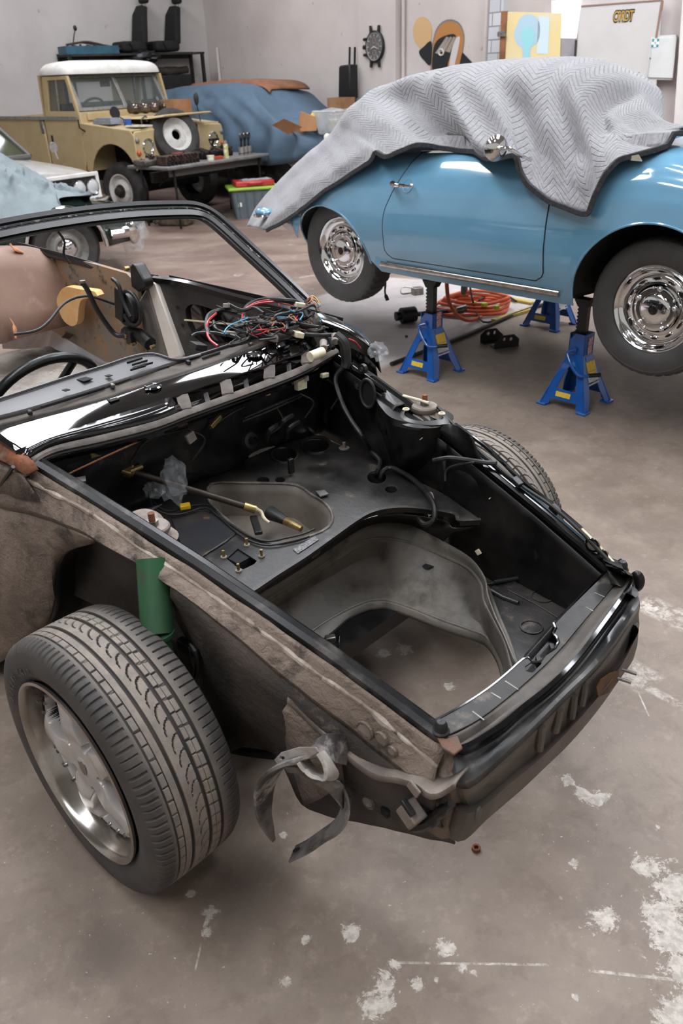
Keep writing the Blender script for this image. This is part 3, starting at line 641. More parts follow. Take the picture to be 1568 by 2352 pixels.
# ---- far inner wall with strut tower
def farwall(us, prof): return grid([[V((u, -v, z)) for v, z in prof(u)] for u in us])
def pr1(u):
    v0 = vr(u)-.036; zt = zr(u)-.02
    return [(v0, zt), (v0+.004, zt-.03), (v0, zt-.08), (v0-.006, zt-.16), (v0-.004, (zt+.40)/2-.06), (v0-.0, .40), (v0+.0, .36)]
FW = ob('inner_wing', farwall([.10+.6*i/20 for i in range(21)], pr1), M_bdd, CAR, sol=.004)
def pr0(u):
    v0 = vr(u)-.036; zt = zr(u)-.02
    return [(v0, zt), (v0+.01, zt-.06), (v0+.01, .68), (v0, .6), (v0, .56)]
ob('wing_closing_panel', farwall([-.52+.62*i/16 for i in range(17)], pr0), M_bdd, CAR, sol=.004)
ob('wing_closing_panel', grid([[V((u, vr(u)-.036, zr(u)-.02-(zr(u)-.47)*k)) for k in (0, .5, 1)] for u in [-.52+.9*i/24 for i in range(25)]]), M_bdd, CAR, sol=.004)
# tower: raised box against the wing, rounded top
tw = TZ([(868, 930), (893, 962), (930, 974), (985, 980), (1040, 976), (1082, 1004)], .775)
twi = cr(tw, 24)
two = cr([V((-.24, -vr(-.24)+.03, .785)), V((0, -vr(0)+.03, .76)), V((.24, -vr(.24)+.03, .69))], 24)
bas = [V((p.x-.035, p.y-.075, .565)) for p in twi]
rows = [two, [a.lerp(b, .5)+V((0, 0, .004)) for a, b in zip(two, twi)], [a.lerp(b, .93)+V((0, 0, .004)) for a, b in zip(two, twi)], [p+V((0, .004, -.015)) for p in twi], [a.lerp(b, .4) for a, b in zip(twi, bas)], bas]
rows[3] = [V((p.x, p.y, p.z-.012)) for p in twi]
TW = ob('strut_tower', grid(rows), M_bdd, CAR, sol=.004)
# sloping brace behind the tower with the big oval hole
b1_ = cr([A.K(812, 838, z=.825), A.K(850, 862, z=.82), A.K(888, 896, z=.81), A.K(930, 928, z=.795)], 20); b2_ = cr([A.K(822, 870, z=.76), A.K(842, 900, z=.74), A.K(862, 938, z=.735), A.K(886, 962, z=.755)], 20)
ob('tower_brace', grid([b1_, [a.lerp(b, .4)+V((0, .006, .012)) for a, b in zip(b1_, b2_)], b2_, [p+V((0, .0, -.05)) for p in b2_]]), M_bd, TW, sol=.004)
c = A.K(846, 903, v=-.46); ob('oval_hole', prism([c+V((math.cos(k)*.028, 0, math.sin(k)*.043)) for k in [2*math.pi*i/24 for i in range(24)]], (0, -.002, 0)), M_blackm, TW)
ob('hole_collar', tube([c+V((math.cos(k)*.03, .004, math.sin(k)*.045)) for k in [2*math.pi*i/28 for i in range(28)]], .005, 8, True), M_deck, TW)
# strut mounts, both sides
def mount(x, y, z, name='strut_mount'):
    c = A.K(x, y, z=z)
    m = ob(name, lathe([(.001, .008), (.036, .008), (.039, .004), (.039, -.004), (.034, -.012), (.05, -.02), (.055, -.026)], 24, tr(*c)), M_beige, CAR)
    ob('strut_nut', lathe([(.014, .008), (.014, .02), (.001, .021)], 6, tr(*c)), M_steel, m, ang=20); ob('strut_rod', cyl(c+V((0, 0, .015)), c+V((0, 0, .04)), .008, n=12), M_rust, m)
    return m
mount(975, 936, .785); mount(352, 1213, .755)
ob('mount_sealer', lathe([(.06, -.006), (.075, -.012), (.085, -.018)], 24, tr(*A.K(975, 945, z=.79))), M_bd, CAR)
ob('mount_cap', lathe([(.001, .022), (.03, .018), (.045, .004), (.047, -.01)], 20, tr(*A.K(333, 1200, z=.735)) @ ry(.3)), M_beige, CAR)
for x, y in ((1014, 952), (932, 942)): c = A.K(x, y, z=.79); ob('eyelet', tube([c+V((.008*math.cos(k), .008*math.sin(k), .003)) for k in [2*math.pi*i/14 for i in range(14)]], .003, 6, True), M_cream, CAR)
ob('loose_tube', tube([A.K(926, 909, z=.80), A.K(960, 918, z=.805), A.K(985, 926, z=.81)], .0045, 8), M_cream, CAR)
# clip nuts on the tower and far wall
for x, y, v in ((965, 1003, -.40), (938, 996, -.39), (1130, 1147, -.40), (1098, 1268, -.37)):
    c = A.K(x, y, v=v); ob('clip_nut', box(c, (.016, .006, .016), ry(.78)), M_cream, CAR, bev=.0015)
c = A.K(1320, 1298, v=-.372); ob('blanking_disc', cyl(c, c+V((0, .004, 0)), .022, n=20), mat('stained_disc', '#4a4536', '#22201c', 20, rough=.7), CAR)
for x, y, r in ((1362, 1250, .017), (1386, 1272, .012), (1368, 1280, .012)):
    c = A.K(x, y, v=-.368); ob('lamp_hole', cyl(c-V((0, .004, 0)), c+V((0, .004, 0)), r, n=20), M_beige, CAR)
    ob('hole_ring', tube([c+V((r*math.cos(k), .006, r*math.sin(k))) for k in [2*math.pi*i/20 for i in range(20)]], .003, 6, True), M_bk, CAR)
ob('headlamp_bucket', ball(A.K(1462, 1335, v=-.40), .02, 10, (1.0, .7, 1.5)), M_bdd, CAR)
# dents/bulge on far wall
ob('wall_bulge', ball(A.K(1085, 1120, v=-.425), .07, 10, (1.3, .35, .8)), M_bdd, CAR)
# cables along the far rail
RO = lambda l, v: [A.K(x, y, v=vv) for (x, y), vv in zip(l, v)]
ob('rail_cable', tube(RO([(1005, 935), (1050, 985), (1110, 1045), (1190, 1110), (1270, 1165), (1340, 1228), (1400, 1290)], [-.50, -.46, -.43, -.405, -.38, -.365, -.35]), .0048, 8, sm=40), M_cable, CAR)
ob('rail_pipe', tube(RO([(1045, 975), (1120, 1030), (1200, 1105), (1270, 1160), (1335, 1215)], [-.48, -.455, -.43, -.41, -.39]), .006, 8, sm=30), M_bk, CAR)
ob('bowden_end', tube(RO([(1335, 1215), (1375, 1255), (1408, 1292)], [-.39, -.375, -.36]), .004, 8, sm=12), M_cream, CAR)
for x, y in ((1187, 1107), (1275, 1170)): ob('cable_clip', box(A.K(x, y, v=-.40), (.03, .02, .014), rz(.2) @ ry(.4)), M_black, CAR, bev=.002)
ob('loom_branch', tube(RO([(995, 1058), (1030, 1052), (1070, 1056), (1110, 1062), (1140, 1064)], [-.36, -.37, -.39, -.40, -.41]), .007, 8, sm=24), M_cable, CAR)
ob('loom_branch', tube(RO([(1022, 1105), (1025, 1080), (1050, 1068), (1090, 1062)], [-.36, -.37, -.38, -.39]), .004, 8, sm=20), M_cable, CAR)
# loom from the cowl across the shelf
ob('wiring_loom', tube([A.K(792, 840, v=-.50), A.K(770, 870, v=-.47), A.K(785, 925, v=-.44), A.K(806, 965, v=-.42), A.K(830, 1000, v=-.40), A.K(850, 1035, z=.605), A.K(872, 1058, z=.59), A.K(868, 1080, z=.58), A.K(860, 1097, z=.54)], .0078, 8, sm=50), M_cable, CAR)
line([(874, 1098), (880, 1082), (900, 1075), (940, 1095), (970, 1120), (985, 1140), (997, 1165), (995, 1195), (975, 1205), (960, 1190)], [.555, .578, .585, .585, .585, .588, .582, .555, .535, .53], .0078, M_cable, 'wiring_loom', 50)
ob('cable_tie', sweep([A.K(990, 1142, z=.58)+V((.012*math.cos(k), .006*math.cos(k), .012*math.sin(k))) for k in [2*math.pi*i/14 for i in range(14)]], [(-.004, .001), (.004, .001), (.004, -.001), (-.004, -.001)], up=V((.4, -.9, .02)), closed=True), M_conn, CAR)
c = A.K(790, 1030, z=.567); ob('shelf_bolt', lathe([(.018, 0), (.018, .003), (.006, .004), (.006, .022), (.001, .023)], 14, tr(*c)), M_beige, CAR)
ob('shelf_tab', prism(TZ([(725, 1130), (745, 1128), (755, 1137), (735, 1143)], .57), (0, 0, .004)), M_steel, CAR)
c = A.K(668, 1070, z=.60); ob('hanging_clip', box(c, (.012, .02, .05)), M_black, CAR, bev=.002)
# crumpled tower foot by the loom
ob('tower_foot', ball(A.K(862, 1000, z=.58), .05, 10, (.8, .6, 1.3)), M_bd, CAR)
# ---- strut (green damper) and suspension in the near wheel arch
p0 = A.K(353, 1297, v=.505); p1 = A.K(362, 1455, v=.565); p2 = A.K(370, 1520, v=.59)
ST = ob('damper', cyl(p0+V((0, 0, .015)), p1, .0365, n=28), M_green, CAR)
ob('damper_lower', cyl(p1, p2+V((0, .01, -.16)), .029, n=24), M_green, ST); ob('damper_collar', cyl(p1-V((0, 0, .002)), p1+V((0, 0, .008)), .038, n=28), M_green, ST)
ob('brake_hose', tube(TV([(435, 1480), (450, 1500), (452, 1540), (440, 1580)], .5), .007, 8, sm=16), M_cable, CAR); ob('hose_bracket', box(TV([(428, 1486)], .5)[0], (.05, .02, .03)), M_bdd, CAR, bev=.003)
ob('control_arm', tube([V((.06, .62, .22)), V((.10, .45, .23)), V((.16, .25, .24))], [.022, .03, .04], 10), M_blackm, CAR)
ob('sway_bar', tube(TO([(505, 1716), (570, 1728), (660, 1738), (720, 1745)], -.03), .011, 10, sm=24), M_blackm, CAR)
ob('belly_pan', prism([V((-.6, .36, .21)), V((.1, .33, .21)), V((.1, -.33, .21)), V((-.6, -.36, .21))], (0, 0, .05)), M_bdd, CAR)
ob('hub_carrier', cyl(V((0, .58, .32)), V((0, .70, .32)), .07, n=20), M_blackm, CAR)
ob('hub_carrier', cyl(V((0, -.58, .32)), V((0, -.70, .32)), .07, n=20), M_blackm, CAR)
# ---------------------------------------------------------------- car: bulkhead, cowl, screen frame, cabin
KA = A.K
def TT(l): return [KA(x, y, z=z) for x, y, z in l]
# bulkhead behind the boot, with pressed bulges
rows = []
for i in range(41):
    v = .535-1.07*i/40; r = []
    for k in range(15):
        q = k/14; z = .865-(.865-.56)*q
        u = -.445-.10*q
        u += .055*noise.noise(V((v*5.5, q*2.2, 3.1)))+.012*math.sin(v*16+q*3)*q*(1 if v > -.2 else .3)
        r.append(V((u, v, z)))
    rows.append(r)
M_fw = mat('bulkhead_paint', '#1b1b1c', '#2e2b29', 5, .45, .75, .24, r2=.42, c3='#524b44', sc3=16, lo3=.6, hi3=.82)
BH = ob('bulkhead', grid(rows), M_fw, CAR, sol=.004)
for x, y, r in ((765, 950, .05), (775, 978, .035)):
    c = KA(x, y, u=-.47); ob('bulkhead_hole', prism([c+V((0, r*math.cos(k), r*.8*math.sin(k))) for k in [2*math.pi*i/24 for i in range(24)]], (.003, 0, 0)), M_blackm, BH)
# cowl: lines from the bonnet edge back to the dash
c0 = TT([(76, 1064, .866), (127, 1038, .868), (237, 1013, .868), (357, 982, .869), (430, 954, .870), (525, 920, .870), (620, 885, .869), (700, 852, .868), (778, 808, .868)])
c1 = TT([(72, 1052, .874), (127, 1025, .876), (237, 999, .877), (357, 968, .878), (430, 940, .879), (525, 906, .879), (620, 870, .878), (700, 838, .877), (770, 800, .876)])
c2 = TT([(34, 1036, .890), (120, 1001, .896), (214, 970, .901), (313, 938, .904), (420, 903, .905), (525, 867, .905), (620, 836, .904), (700, 806, .900), (768, 780, .892)])
c3 = TT([(-40, 990, .915), (60, 963, .92), (160, 938, .924), (257, 911, .927), (340, 882, .929), (420, 858, .930), (520, 824, .930), (620, 786, .928), (690, 762, .924), (760, 738, .914)])
c4 = TT([(-40, 975, .914), (60, 950, .918), (160, 920, .922), (260, 888, .925), (340, 861, .927), (420, 832, .928), (520, 800, .928), (620, 764, .926), (690, 742, .922), (745, 722, .915)])
N2 = 60
c0, c1, c2, c3, c4 = [cr(l, N2) for l in (c0, c1, c2, c3, c4)]
dn = lambda l, d, du=0: [p+V((du, 0, -d)) for p in l]
ob('cowl_lip', grid([dn(c0, .03, -.012), dn(c0, .004, -.001)]), M_bk, CAR, sol=.003)
M_rub = mat('perished_seal', '#3f3731', '#5c5148', 16, .4, .7, .65, c3='#231f1d', sc3=9, lo3=.5, hi3=.7)
ob('cowl_edge', grid([dn(c0, .004, -.001), c0, [a.lerp(b, .3)+V((0, 0, .003)) for a, b in zip(c0, c1)], c1, dn(c1, .008, -.008)]), M_rub, CAR, sol=.003)
ob('cowl_vent_tray', grid([dn(c1, .01, -.004), dn([a.lerp(b, .5) for a, b in zip(c1, c2)], .07), dn(c2, .06, -.0)]), M_blackm, CAR, sol=.003)
def at(l, f): i = f*(len(l)-1); j = min(int(i), len(l)-2); return l[j].lerp(l[j+1], i-j)
# side closing pieces of the vent row
for a, b in ((0, .39), (.86, 1)):
    ks = [a+(b-a)*i/14 for i in range(15)]
    ob('cowl_side_panel', grid([[at(c1, k)+V((-.004, 0, 0)) for k in ks], [at(c1, k).lerp(at(c2, k), .35)+V((0, 0, .004 if a == 0 else .002)) for k in ks], [at(c1, k).lerp(at(c2, k), .6)+V((0, 0, -.006)) for k in ks], [at(c2, k) for k in ks]]), M_bk, CAR, sol=.003)
for k in (.40, .535, .685, .84):
    p, q = at(c1, k), at(c2, k+.02)
    ob('vent_bridge', sweep([p+V((.002, 0, -.012)), p+V((-.004, 0, .002)), p.lerp(q, .5)+V((0, 0, .0)), q+V((0, 0, -.004))], [(-.017, -.002), (.017, -.002), (.017, .002), (-.017, .002)]), M_rub, CAR)
for k in (.47, .60, .76):
    p, q = at(c1, k), at(c2, k+.02); ob('vent_stay', sweep([p+V((0, 0, -.02)), q+V((0, 0, -.02))], [(-.007, -.002), (.007, -.002), (.007, .002), (-.007, .002)]), M_bd, CAR)
# glossy scuttle panel
M_gloss = mat('polished_black_paint', '#050506', '#0a0a0b', 3, rough=.035, coat=1)
SCU = ob('scuttle_panel', grid([dn(c2, .012, .002), c2, [a.lerp(b, .25)+V((0, 0, .0015)) for a, b in zip(c2, c3)], [a.lerp(b, .5)+V((0, 0, .002)) for a, b in zip(c2, c3)], [a.lerp(b, .8)+V((0, 0, .0015)) for a, b in zip(c2, c3)], c3]), M_gloss, CAR, sol=.003)
ob('screen_gutter', grid([c3, [a.lerp(b, .12)+V((0, 0, .004)) for a, b in zip(c3, c4)], [a.lerp(b, .5)+V((0, 0, -.006)) for a, b in zip(c3, c4)], c4]), M_rub, CAR, sol=.002)
for x, y, a, b in ((350, 889, 17, 10), (583, 815, 15, 9)):
    c = KA(x, y, z=.925); r = .017
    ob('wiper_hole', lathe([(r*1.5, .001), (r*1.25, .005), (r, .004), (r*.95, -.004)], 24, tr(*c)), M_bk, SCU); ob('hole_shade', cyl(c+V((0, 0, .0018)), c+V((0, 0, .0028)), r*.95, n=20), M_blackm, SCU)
    for s in (-1, 1): ob('wiper_screw', cyl(c+V((s*.012, s*.026, 0)), c+V((s*.012, s*.026, .004)), .005, n=10), M_bk, SCU)
c = KA(260, 921, z=.921); ob('nozzle_hole', prism([c+V((a*.011, b*.014, .003)) for a, b in ((1, 1), (-1, 1), (-1, -1), (1, -1))], (0, 0, .002)), M_blackm, SCU)
ob('nozzle_hole', prism([p+V((0, 0, .003)) for p in TT([(638, 792, .926), (650, 788, .926), (656, 796, .926), (645, 800, .926)])], (0, 0, .002)), M_blackm, SCU)
# dash top
M_dash = mat('grey_dash_skin', '#3a383a', '#4a4748', 4, .4, .7, .42, c3='#6a6460', sc3=14, lo3=.62, hi3=.85)
d1 = cr(TT([(-40, 930, .94), (60, 898, .944), (166, 864, .946), (235, 843, .948), (295, 823, .95), (345, 815, .95), (395, 828, .937), (440, 822, .93), (520, 796, .926), (600, 765, .924), (700, 728, .92)]), N2)
ob('dash_top', grid([c4, [a.lerp(b, .08)+V((0, 0, .008)) for a, b in zip(c4, d1)], [a.lerp(b, .6)+V((0, 0, .008)) for a, b in zip(c4, d1)], d1, [p+V((-.012, 0, -.012)) for p in d1], [p+V((-.012, 0, -.14)) for p in d1]]), M_dash, CAR, sol=.003)
DT = [o for o in COL.objects if o.name.startswith('dash_top')][0]
ob('dash_bead', tube([p+V((.012, 0, .006)) for p in d1[:34]], .004, 6), M_dash, DT)
for x, y in ((195, 873), (152, 898), (250, 865)):
    c = KA(x, y, z=.945)+V((0, 0, .0015)); s = .016 if x == 195 else .008
    ob('dash_hole', prism([c+V((a*s, b*s, 0)) for a, b in ((1, .8), (-1, 1), (-1, -.8), (1, -1))], (0, 0, .002)), M_blackm, DT)
for k, (x, y) in enumerate(((308, 829), (320, 834), (332, 839), (316, 846))):
    p, q = KA(x-16, y+4, z=.952), KA(x+18, y-6, z=.952); ob('vent_slot', tube([p, p.lerp(q, .5), q], .0045, 6, flat=.6), M_blackm, DT)
for (x, y), (x2, y2) in (((95, 938), (240, 893)), ((267, 884), (300, 873)), ((336, 860), (388, 844)), ((465, 826), (505, 812)), ((530, 798), (575, 784))):
    ob('gutter_slot', tube([p+V((0, 0, .004)) for p in TT([(x, y, .927), (x2, y2, .927)])], .0035, 6), M_blackm, CAR)
for x, y in ((68, 947), (258, 886), (432, 832), (575, 790)): ob('trim_clip', box(KA(x, y, z=.932), (.02, .012, .012), rz(.3)), M_black if x in (68, 432) else M_steel, CAR, bev=.003)
# rusty corner where the wing was cut away
rc = TT([(-60, 950, .90), (0, 1008, .895), (45, 1030, .885), (72, 1058, .872), (88, 1078, .862), (60, 1092, .85), (20, 1066, .86), (-60, 1030, .88)])
ob('cowl_corner', grid([lin(rc[:4], 14), [a.lerp(b, .5)+V((0, 0, .008)) for a, b in zip(lin(rc[:4], 14), lin(rc[:3:-1], 14))], lin(rc[:3:-1], 14)]), M_rust, CAR, sol=.006)
ob('wing_stub', grid([cr(TO([(-70, 1010), (0, 1055), (40, 1075), (70, 1088)], .02), 14), cr(TO([(-70, 1060), (0, 1078), (30, 1085), (55, 1095)], .04), 14), cr(TO([(-70, 1110), (0, 1135), (40, 1145), (90, 1150)], .05), 14)]), M_uc, CAR, sol=.006)
ob('body_seam', tube(TO([(-5, 1130), (8, 1105), (22, 1085), (30, 1072)], .046), .005, 6, sm=14), M_bd, CAR)
# far wing / door front end
fe = [KA(x, y, v=-.66) for x, y in ((690, 715), (735, 722), (775, 735), (812, 752), (840, 775), (856, 797))]
ff = [KA(x, y, v=-.60) for x, y in ((690, 740), (730, 745), (770, 755), (805, 768), (835, 785), (852, 800))]
fl_ = [V((p.x, -.70, p.z-.10)) for p in fe]
ob('far_wing_top', grid([cr(ff, 20), cr([a.lerp(b, .5)+V((0, 0, .004)) for a, b in zip(ff, fe)], 20), cr(fe, 20), cr([V((p.x, -.68, p.z-.02)) for p in fe], 20), cr(fl_, 20)]), M_bk, CAR, sol=.004)
for x, y in ((836, 846), (836-9, 882)): 
    c = KA(x, y, v=-.50); ob('hinge_boss', cyl(c, c+V((0, .012, 0)), .016, n=18), M_deck, CAR); ob('hinge_bolt', cyl(c, c+V((0, .016, 0)), .007, n=8), M_steel, CAR)
# ---- windscreen frame
half = [(-.70, -.655, .955), (-.80, -.63, 1.035), (-.92, -.595, 1.13), (-1.015, -.567, 1.205), (-1.055, -.545, 1.238), (-1.075, -.51, 1.256), (-1.088, -.45, 1.266), (-1.11, -.30, 1.279), (-1.12, -.15, 1.286)]
sc = half+[(-1.124, 0, 1.288)]+[(u, -v, z) for u, v, z in reversed(half)]
sc = cr(sc, 110)
prf = [(-.004, .030), (.012, .036), (.024, .030), (.026, .012), (.018, .006), (.018, -.006), (.026, -.010), (.024, -.026), (.006, -.030), (-.012, -.026), (-.022, -.006), (-.020, .016)]
def sweepN(pts, prof, nrm):
    rows = []; m = len(pts)
    for i, p in enumerate(pts):
        t = (pts[min(i+1, m-1)]-pts[max(i-1, 0)]).normalized(); n = nrm(i); n = (n-t*n.dot(t)).normalized(); s = t.cross(n)
        rows.append([p+n*a+s*b for a, b in prof])
    vs, fs = grid(rows, False, True); k = len(prof); fs += [tuple(range(k)), tuple((m-1)*k+j for j in range(k))]
    return vs, fs
out_n = lambda i: V((.78, 0, .62))
M_fr = mat('black_frame_paint', '#09090a', '#141414', 9, rough=.3)
WS = ob('windscreen_frame', sweepN(sc, prf, out_n), M_fr, CAR)
ob('frame_flange', sweepN(sc, [(-.028, -.034), (-.006, -.034), (-.006, -.040), (-.028, -.040)], out_n), M_bd, WS)
ob('frame_adhesive', sweepN([p+V((.001*noise.noise(p*90), 0, .001*noise.noise(p*70))) for p in sc], [(.014, -.004), (.0205, -.003), (.0205, .003), (.014, .004)], out_n), mat('glue_residue', '#1d1c1b', '#8a847c', 60, .55, .66, .8, bump=.5), WS)
ob('frame_edge', sweepN(sc, [(.014, .034), (.022, .036), (.020, .041), (.012, .040)], out_n), M_fr, WS)
p = sc[53]; ob('frame_wire', tube([V(p)+V((0, .02, -.03)), V(p)+V((.01, .01, -.06)), V(p)+V((0, .015, -.10)), V(p)+V((.01, .005, -.13))], .004, 6, sm=12), M_cable, CAR)
# ---- far door, seen from inside
dv = -.66
D = lambda l: TV(l, dv)
dl = D([(356, 644), (420, 650), (560, 690), (690, 722), (750, 745), (740, 800), (600, 850), (440, 860), (415, 800)])
oval = cr(D([(425, 712), (432, 702), (450, 700), (500, 715), (560, 735), (570, 755), (560, 780), (470, 790), (440, 765), (428, 735)]), 30, True)
DO = ob('door', prism(dl, (0, -.03, 0), [oval]), M_deck, CAR, bev=.003)
ob('door_skin', prism(D([(352, 640), (560, 688), (750, 742), (740, 860), (430, 900)])[:5], (0, -.004, 0)), M_blackm, DO)
DO2 = [o for o in COL.objects if o.name.startswith('door_skin')][0]; DO2.location = (0, .08, 0)
ob('door_rail', sweep(cr(D([(350, 642), (425, 653), (560, 690), (700, 722), (770, 742)]), 24), [(-.012, -.01), (.02, -.012), (.025, .004), (.012, .014), (-.01, .010)]), M_bk, DO)
ob('door_bar', tube(D([(424, 735), (500, 742), (580, 748)]), .004, 6), M_cream, DO)
ob('window_regulator', tube(D([(440, 770), (480, 745), (520, 760)]), .008, 8, sm=12), M_blackm, DO)
for x, y in ((408, 706), (383, 720), (420, 747)): ob('door_hole', cyl(D([(x, y)])[0], D([(x, y)])[0]+V((0, .002, 0)), .009, n=14), M_blackm, DO)
M_ivory = mat('ivory_pillar', '#e8dfd4', '#d9cfc4', 6, .4, .7, .45, bump=.05)
cpx = [(334, 658), (344, 646), (356, 652), (418, 822), (386, 832)]
ob('lock_pillar', prism(TV(cpx, -.64), (0, -.03, 0)), M_ivory, CAR, bev=.012, seg=3)
ob('lock_pillar_inner', prism(TV([(318, 690), (336, 660), (386, 832), (345, 838)], -.63), (0, -.03, 0)), mat('grey_pillar', '#6b655f', '#544e49', 6, rough=.5), CAR, bev=.008)
ob('pillar_top', lathe([(.001, .004), (.018, .002), (.02, -.004)], 14, tr(*KA(346, 652, v=-.65))), M_rust, CAR)
# ---- rear quarter inner panel, floor, seat back
t = NT('rusty_quarter'); t.b.inputs['Roughness'].default_value = .7
q = t.mix(t.ramp(t.noise(6, 6, .65), .42, .58), srgb('#7a7064'), srgb('#8c6c4e'))
q = t.mix(t.ramp(t.noise(9, 7, .75), .56, .66), q, srgb('#2b2725')); q = t.mix(t.ramp(t.noise(14, 4, .6), .62, .7), q, srgb('#8d7c68')); t.l(q, t.b.inputs['Base Color'])
ob('quarter_panel', prism(TV([(120, 588), (200, 602), (290, 628), (312, 650), (345, 850), (240, 830), (120, 760)], -.66), (0, -.02, 0)), t.m, CAR)
t = NT('bare_cabin_floor'); t.b.inputs['Roughness'].default_value = .85
q = t.mix(t.ramp(t.noise(5, 7, .7), .42, .6), srgb('#938b83'), srgb('#6d635a')); q = t.mix(t.ramp(t.noise(16, 5, .7), .6, .68), q, srgb('#b0a698')); q = t.mix(t.ramp(t.noise(8, 6, .75), .6, .7), q, srgb('#2c2622')); t.l(q, t.b.inputs['Base Color']); t.bump(t.noise(30, 4, .7), .5)
fp_ = [[V((u, v, .48+.05*noise.noise(V((u*3, v*3, 0)))-.12*max(0, (u+1.75)))) for v in [-.62+1.3*j/16 for j in range(17)]] for u in [-2.6+1.55*i/24 for i in range(25)]]
ob('cabin_floor', grid(fp_), t.m, CAR, sol=.005)
M_vinyl = mat('brown_vinyl', '#785f52', '#84695b', 4, .4, .7, .62, c3='#917a6d', sc3=7, lo3=.58, hi3=.75, bump=.06)
M_foam = mat('orange_foam', '#b07a58', '#97623f', 20, .4, .7, .9, bump=.4)
su = lambda l: [KA(x, y, pl=((-2.15, 0, .6), (.86, -.22, .45))) for x, y in l]
s0 = cr(su([(-70, 585), (0, 572), (45, 566), (95, 575), (145, 600)]), 24); s1 = cr(su([(-70, 640), (0, 630), (60, 628), (115, 635), (160, 652)]), 24); s2 = cr(su([(-70, 720), (0, 715), (60, 712), (120, 712), (160, 716)]), 24); s3 = cr(su([(-70, 800), (0, 790), (60, 772), (130, 755), (172, 745)]), 24)
SB = ob('rear_bulkhead_cover', grid([[p+V((-.2, 0, -.02)) for p in s0], s0, [a.lerp(b, .5)+V((.03, 0, .02)) for a, b in zip(s0, s1)], [p+V((.03, 0, .02)) for p in s1], s2, s3]), M_vinyl, CAR, sol=.008)
ob('foam_tear', tube([p+V((.03, 0, .02)) for p in su([(18, 568), (28, 580), (48, 588)])], [.008, .016, .01], 8, sm=10, flat=.5), M_foam, SB)
ob('foam_tear', tube([p+V((.035, 0, .02)) for p in su([(16, 738), (26, 755), (30, 785)])], [.006, .014, .008], 8, sm=10, flat=.5), M_foam, SB)
ob('seat_pad', prism(cr(TV([(145, 690), (150, 670), (165, 655), (200, 660), (232, 665), (237, 678), (205, 682), (196, 700), (192, 735), (178, 744), (158, 728)], -.60), 40, True), V((.01, .04, .0))), mat('yellow_foam', '#d8ae78', '#cf9c62', 9, .4, .65, .8, c3='#a97048', sc3=7, lo3=.6, hi3=.75, bump=.25), CAR, bev=.015, seg=3)
ob('cardboard_scrap', prism([KA(x, y, z=.55) for x, y in ((142, 776), (170, 750), (186, 754), (158, 780))], (0, 0, .004)), mat('brown_board', '#6f5747', '#7d6454', 9, rough=.8), CAR)
ob('cabin_wire', tube([KA(x, y, v=vv) for (x, y), vv in zip(((32, 768), (80, 760), (110, 740), (150, 695), (200, 680), (262, 698)), (-.05, -.12, -.2, -.35, -.45, -.58))], .006, 8, sm=40), M_cable, CAR)
# body belt line round the open cabin
ob('belt_rail', tube([KA(x, y, v=vv) for (x, y), vv in zip(((-60, 590), (0, 577), (40, 566), (90, 577), (150, 592), (230, 616), (300, 634), (360, 642)), (-.50, -.56, -.6, -.63, -.66, -.68, -.69, -.69))], .019, 10, sm=50), M_bk, CAR)
ob('belt_rail', tube([KA(x, y, v=-.67) for x, y in ((60, 580), (150, 604), (230, 628), (300, 645), (345, 655))], .009, 8, sm=40), M_bd, CAR)
ob('rear_quarter_skin', grid([[KA(x, y, v=-.70) for x, y in ((-60, 590), (60, 570), (160, 594), (300, 636), (360, 644))], [KA(x, y, v=-.70)+V((0, -.06, -.25)) for x, y in ((-60, 590), (60, 570), (160, 594), (300, 636), (360, 644))], [KA(x, y, v=-.70)+V((0, -.04, -.55)) for x, y in ((-60, 590), (60, 570), (160, 594), (300, 636), (360, 644))]]), M_bk, CAR, sol=.004)
ob('far_door_skin', grid([[KA(x, y, v=-.70) for x, y in ((350, 645), (560, 692), (740, 735), (856, 800))], [KA(x, y, v=-.70)+V((0, -.05, -.25)) for x, y in ((350, 645), (560, 692), (740, 735), (856, 800))], [KA(x, y, v=-.70)+V((0, -.02, -.6)) for x, y in ((350, 645), (560, 692), (740, 735), (856, 800))]]), M_bk, CAR, sol=.004)
# belts, reel and striker hardware
RE = ob('belt_reel', cyl(KA(300, 708, v=-.60), KA(300, 708, v=-.60)+V((0, .035, 0)), .075, n=28), M_black, CAR, bev=.006); ob('reel_bracket', box(KA(276, 700, v=-.56), (.06, .02, .14), ry(.25)), M_bdd, RE, bev=.004)
ob('reel_rim', tube([KA(300, 708, v=-.56)+V((.072*math.cos(k), 0, .072*math.sin(k))) for k in [2*math.pi*i/28 for i in range(28)]], .008, 8, True), M_black, RE)
ob('belt_arm', tube([KA(x, y, v=-.54) for x, y in ((258, 640), (272, 655), (284, 695), (300, 728))], .009, 8, sm=20), M_black, CAR)
ob('hinge_cover', prism(TV([(296, 612), (303, 605), (312, 612), (330, 645), (332, 660), (318, 672), (300, 658)], -.58), (0, -.05, 0)), M_black, CAR, bev=.008)
c = KA(295, 616, v=-.57); ob('pivot_bolt', cyl(c, c+V((0, .02, 0)), .010, n=12), M_brass, CAR)
ob('hood_lever', tube([KA(x, y, v=vv) for (x, y), vv in zip(((190, 650), (202, 668), (222, 710), (250, 752), (268, 770), (290, 771)), (-.4, -.42, -.46, -.5, -.52, -.54))], .011, 10, sm=30), M_black, CAR); ob('lever_end', cyl(KA(190, 650, v=-.4), KA(190, 650, v=-.4)+V((.0, .0, .01)), .012, n=12), M_steel, CAR)
ob('lever_mount', box(KA(300, 775, v=-.55), (.04, .03, .06)), M_bdd, CAR, bev=.004)
for x, y in ((310, 790), (296, 770), (355, 795)): c = KA(x, y, v=-.55); ob('lever_bolt', cyl(c, c+V((0, .02, 0)), .008, n=10), M_brass, CAR)
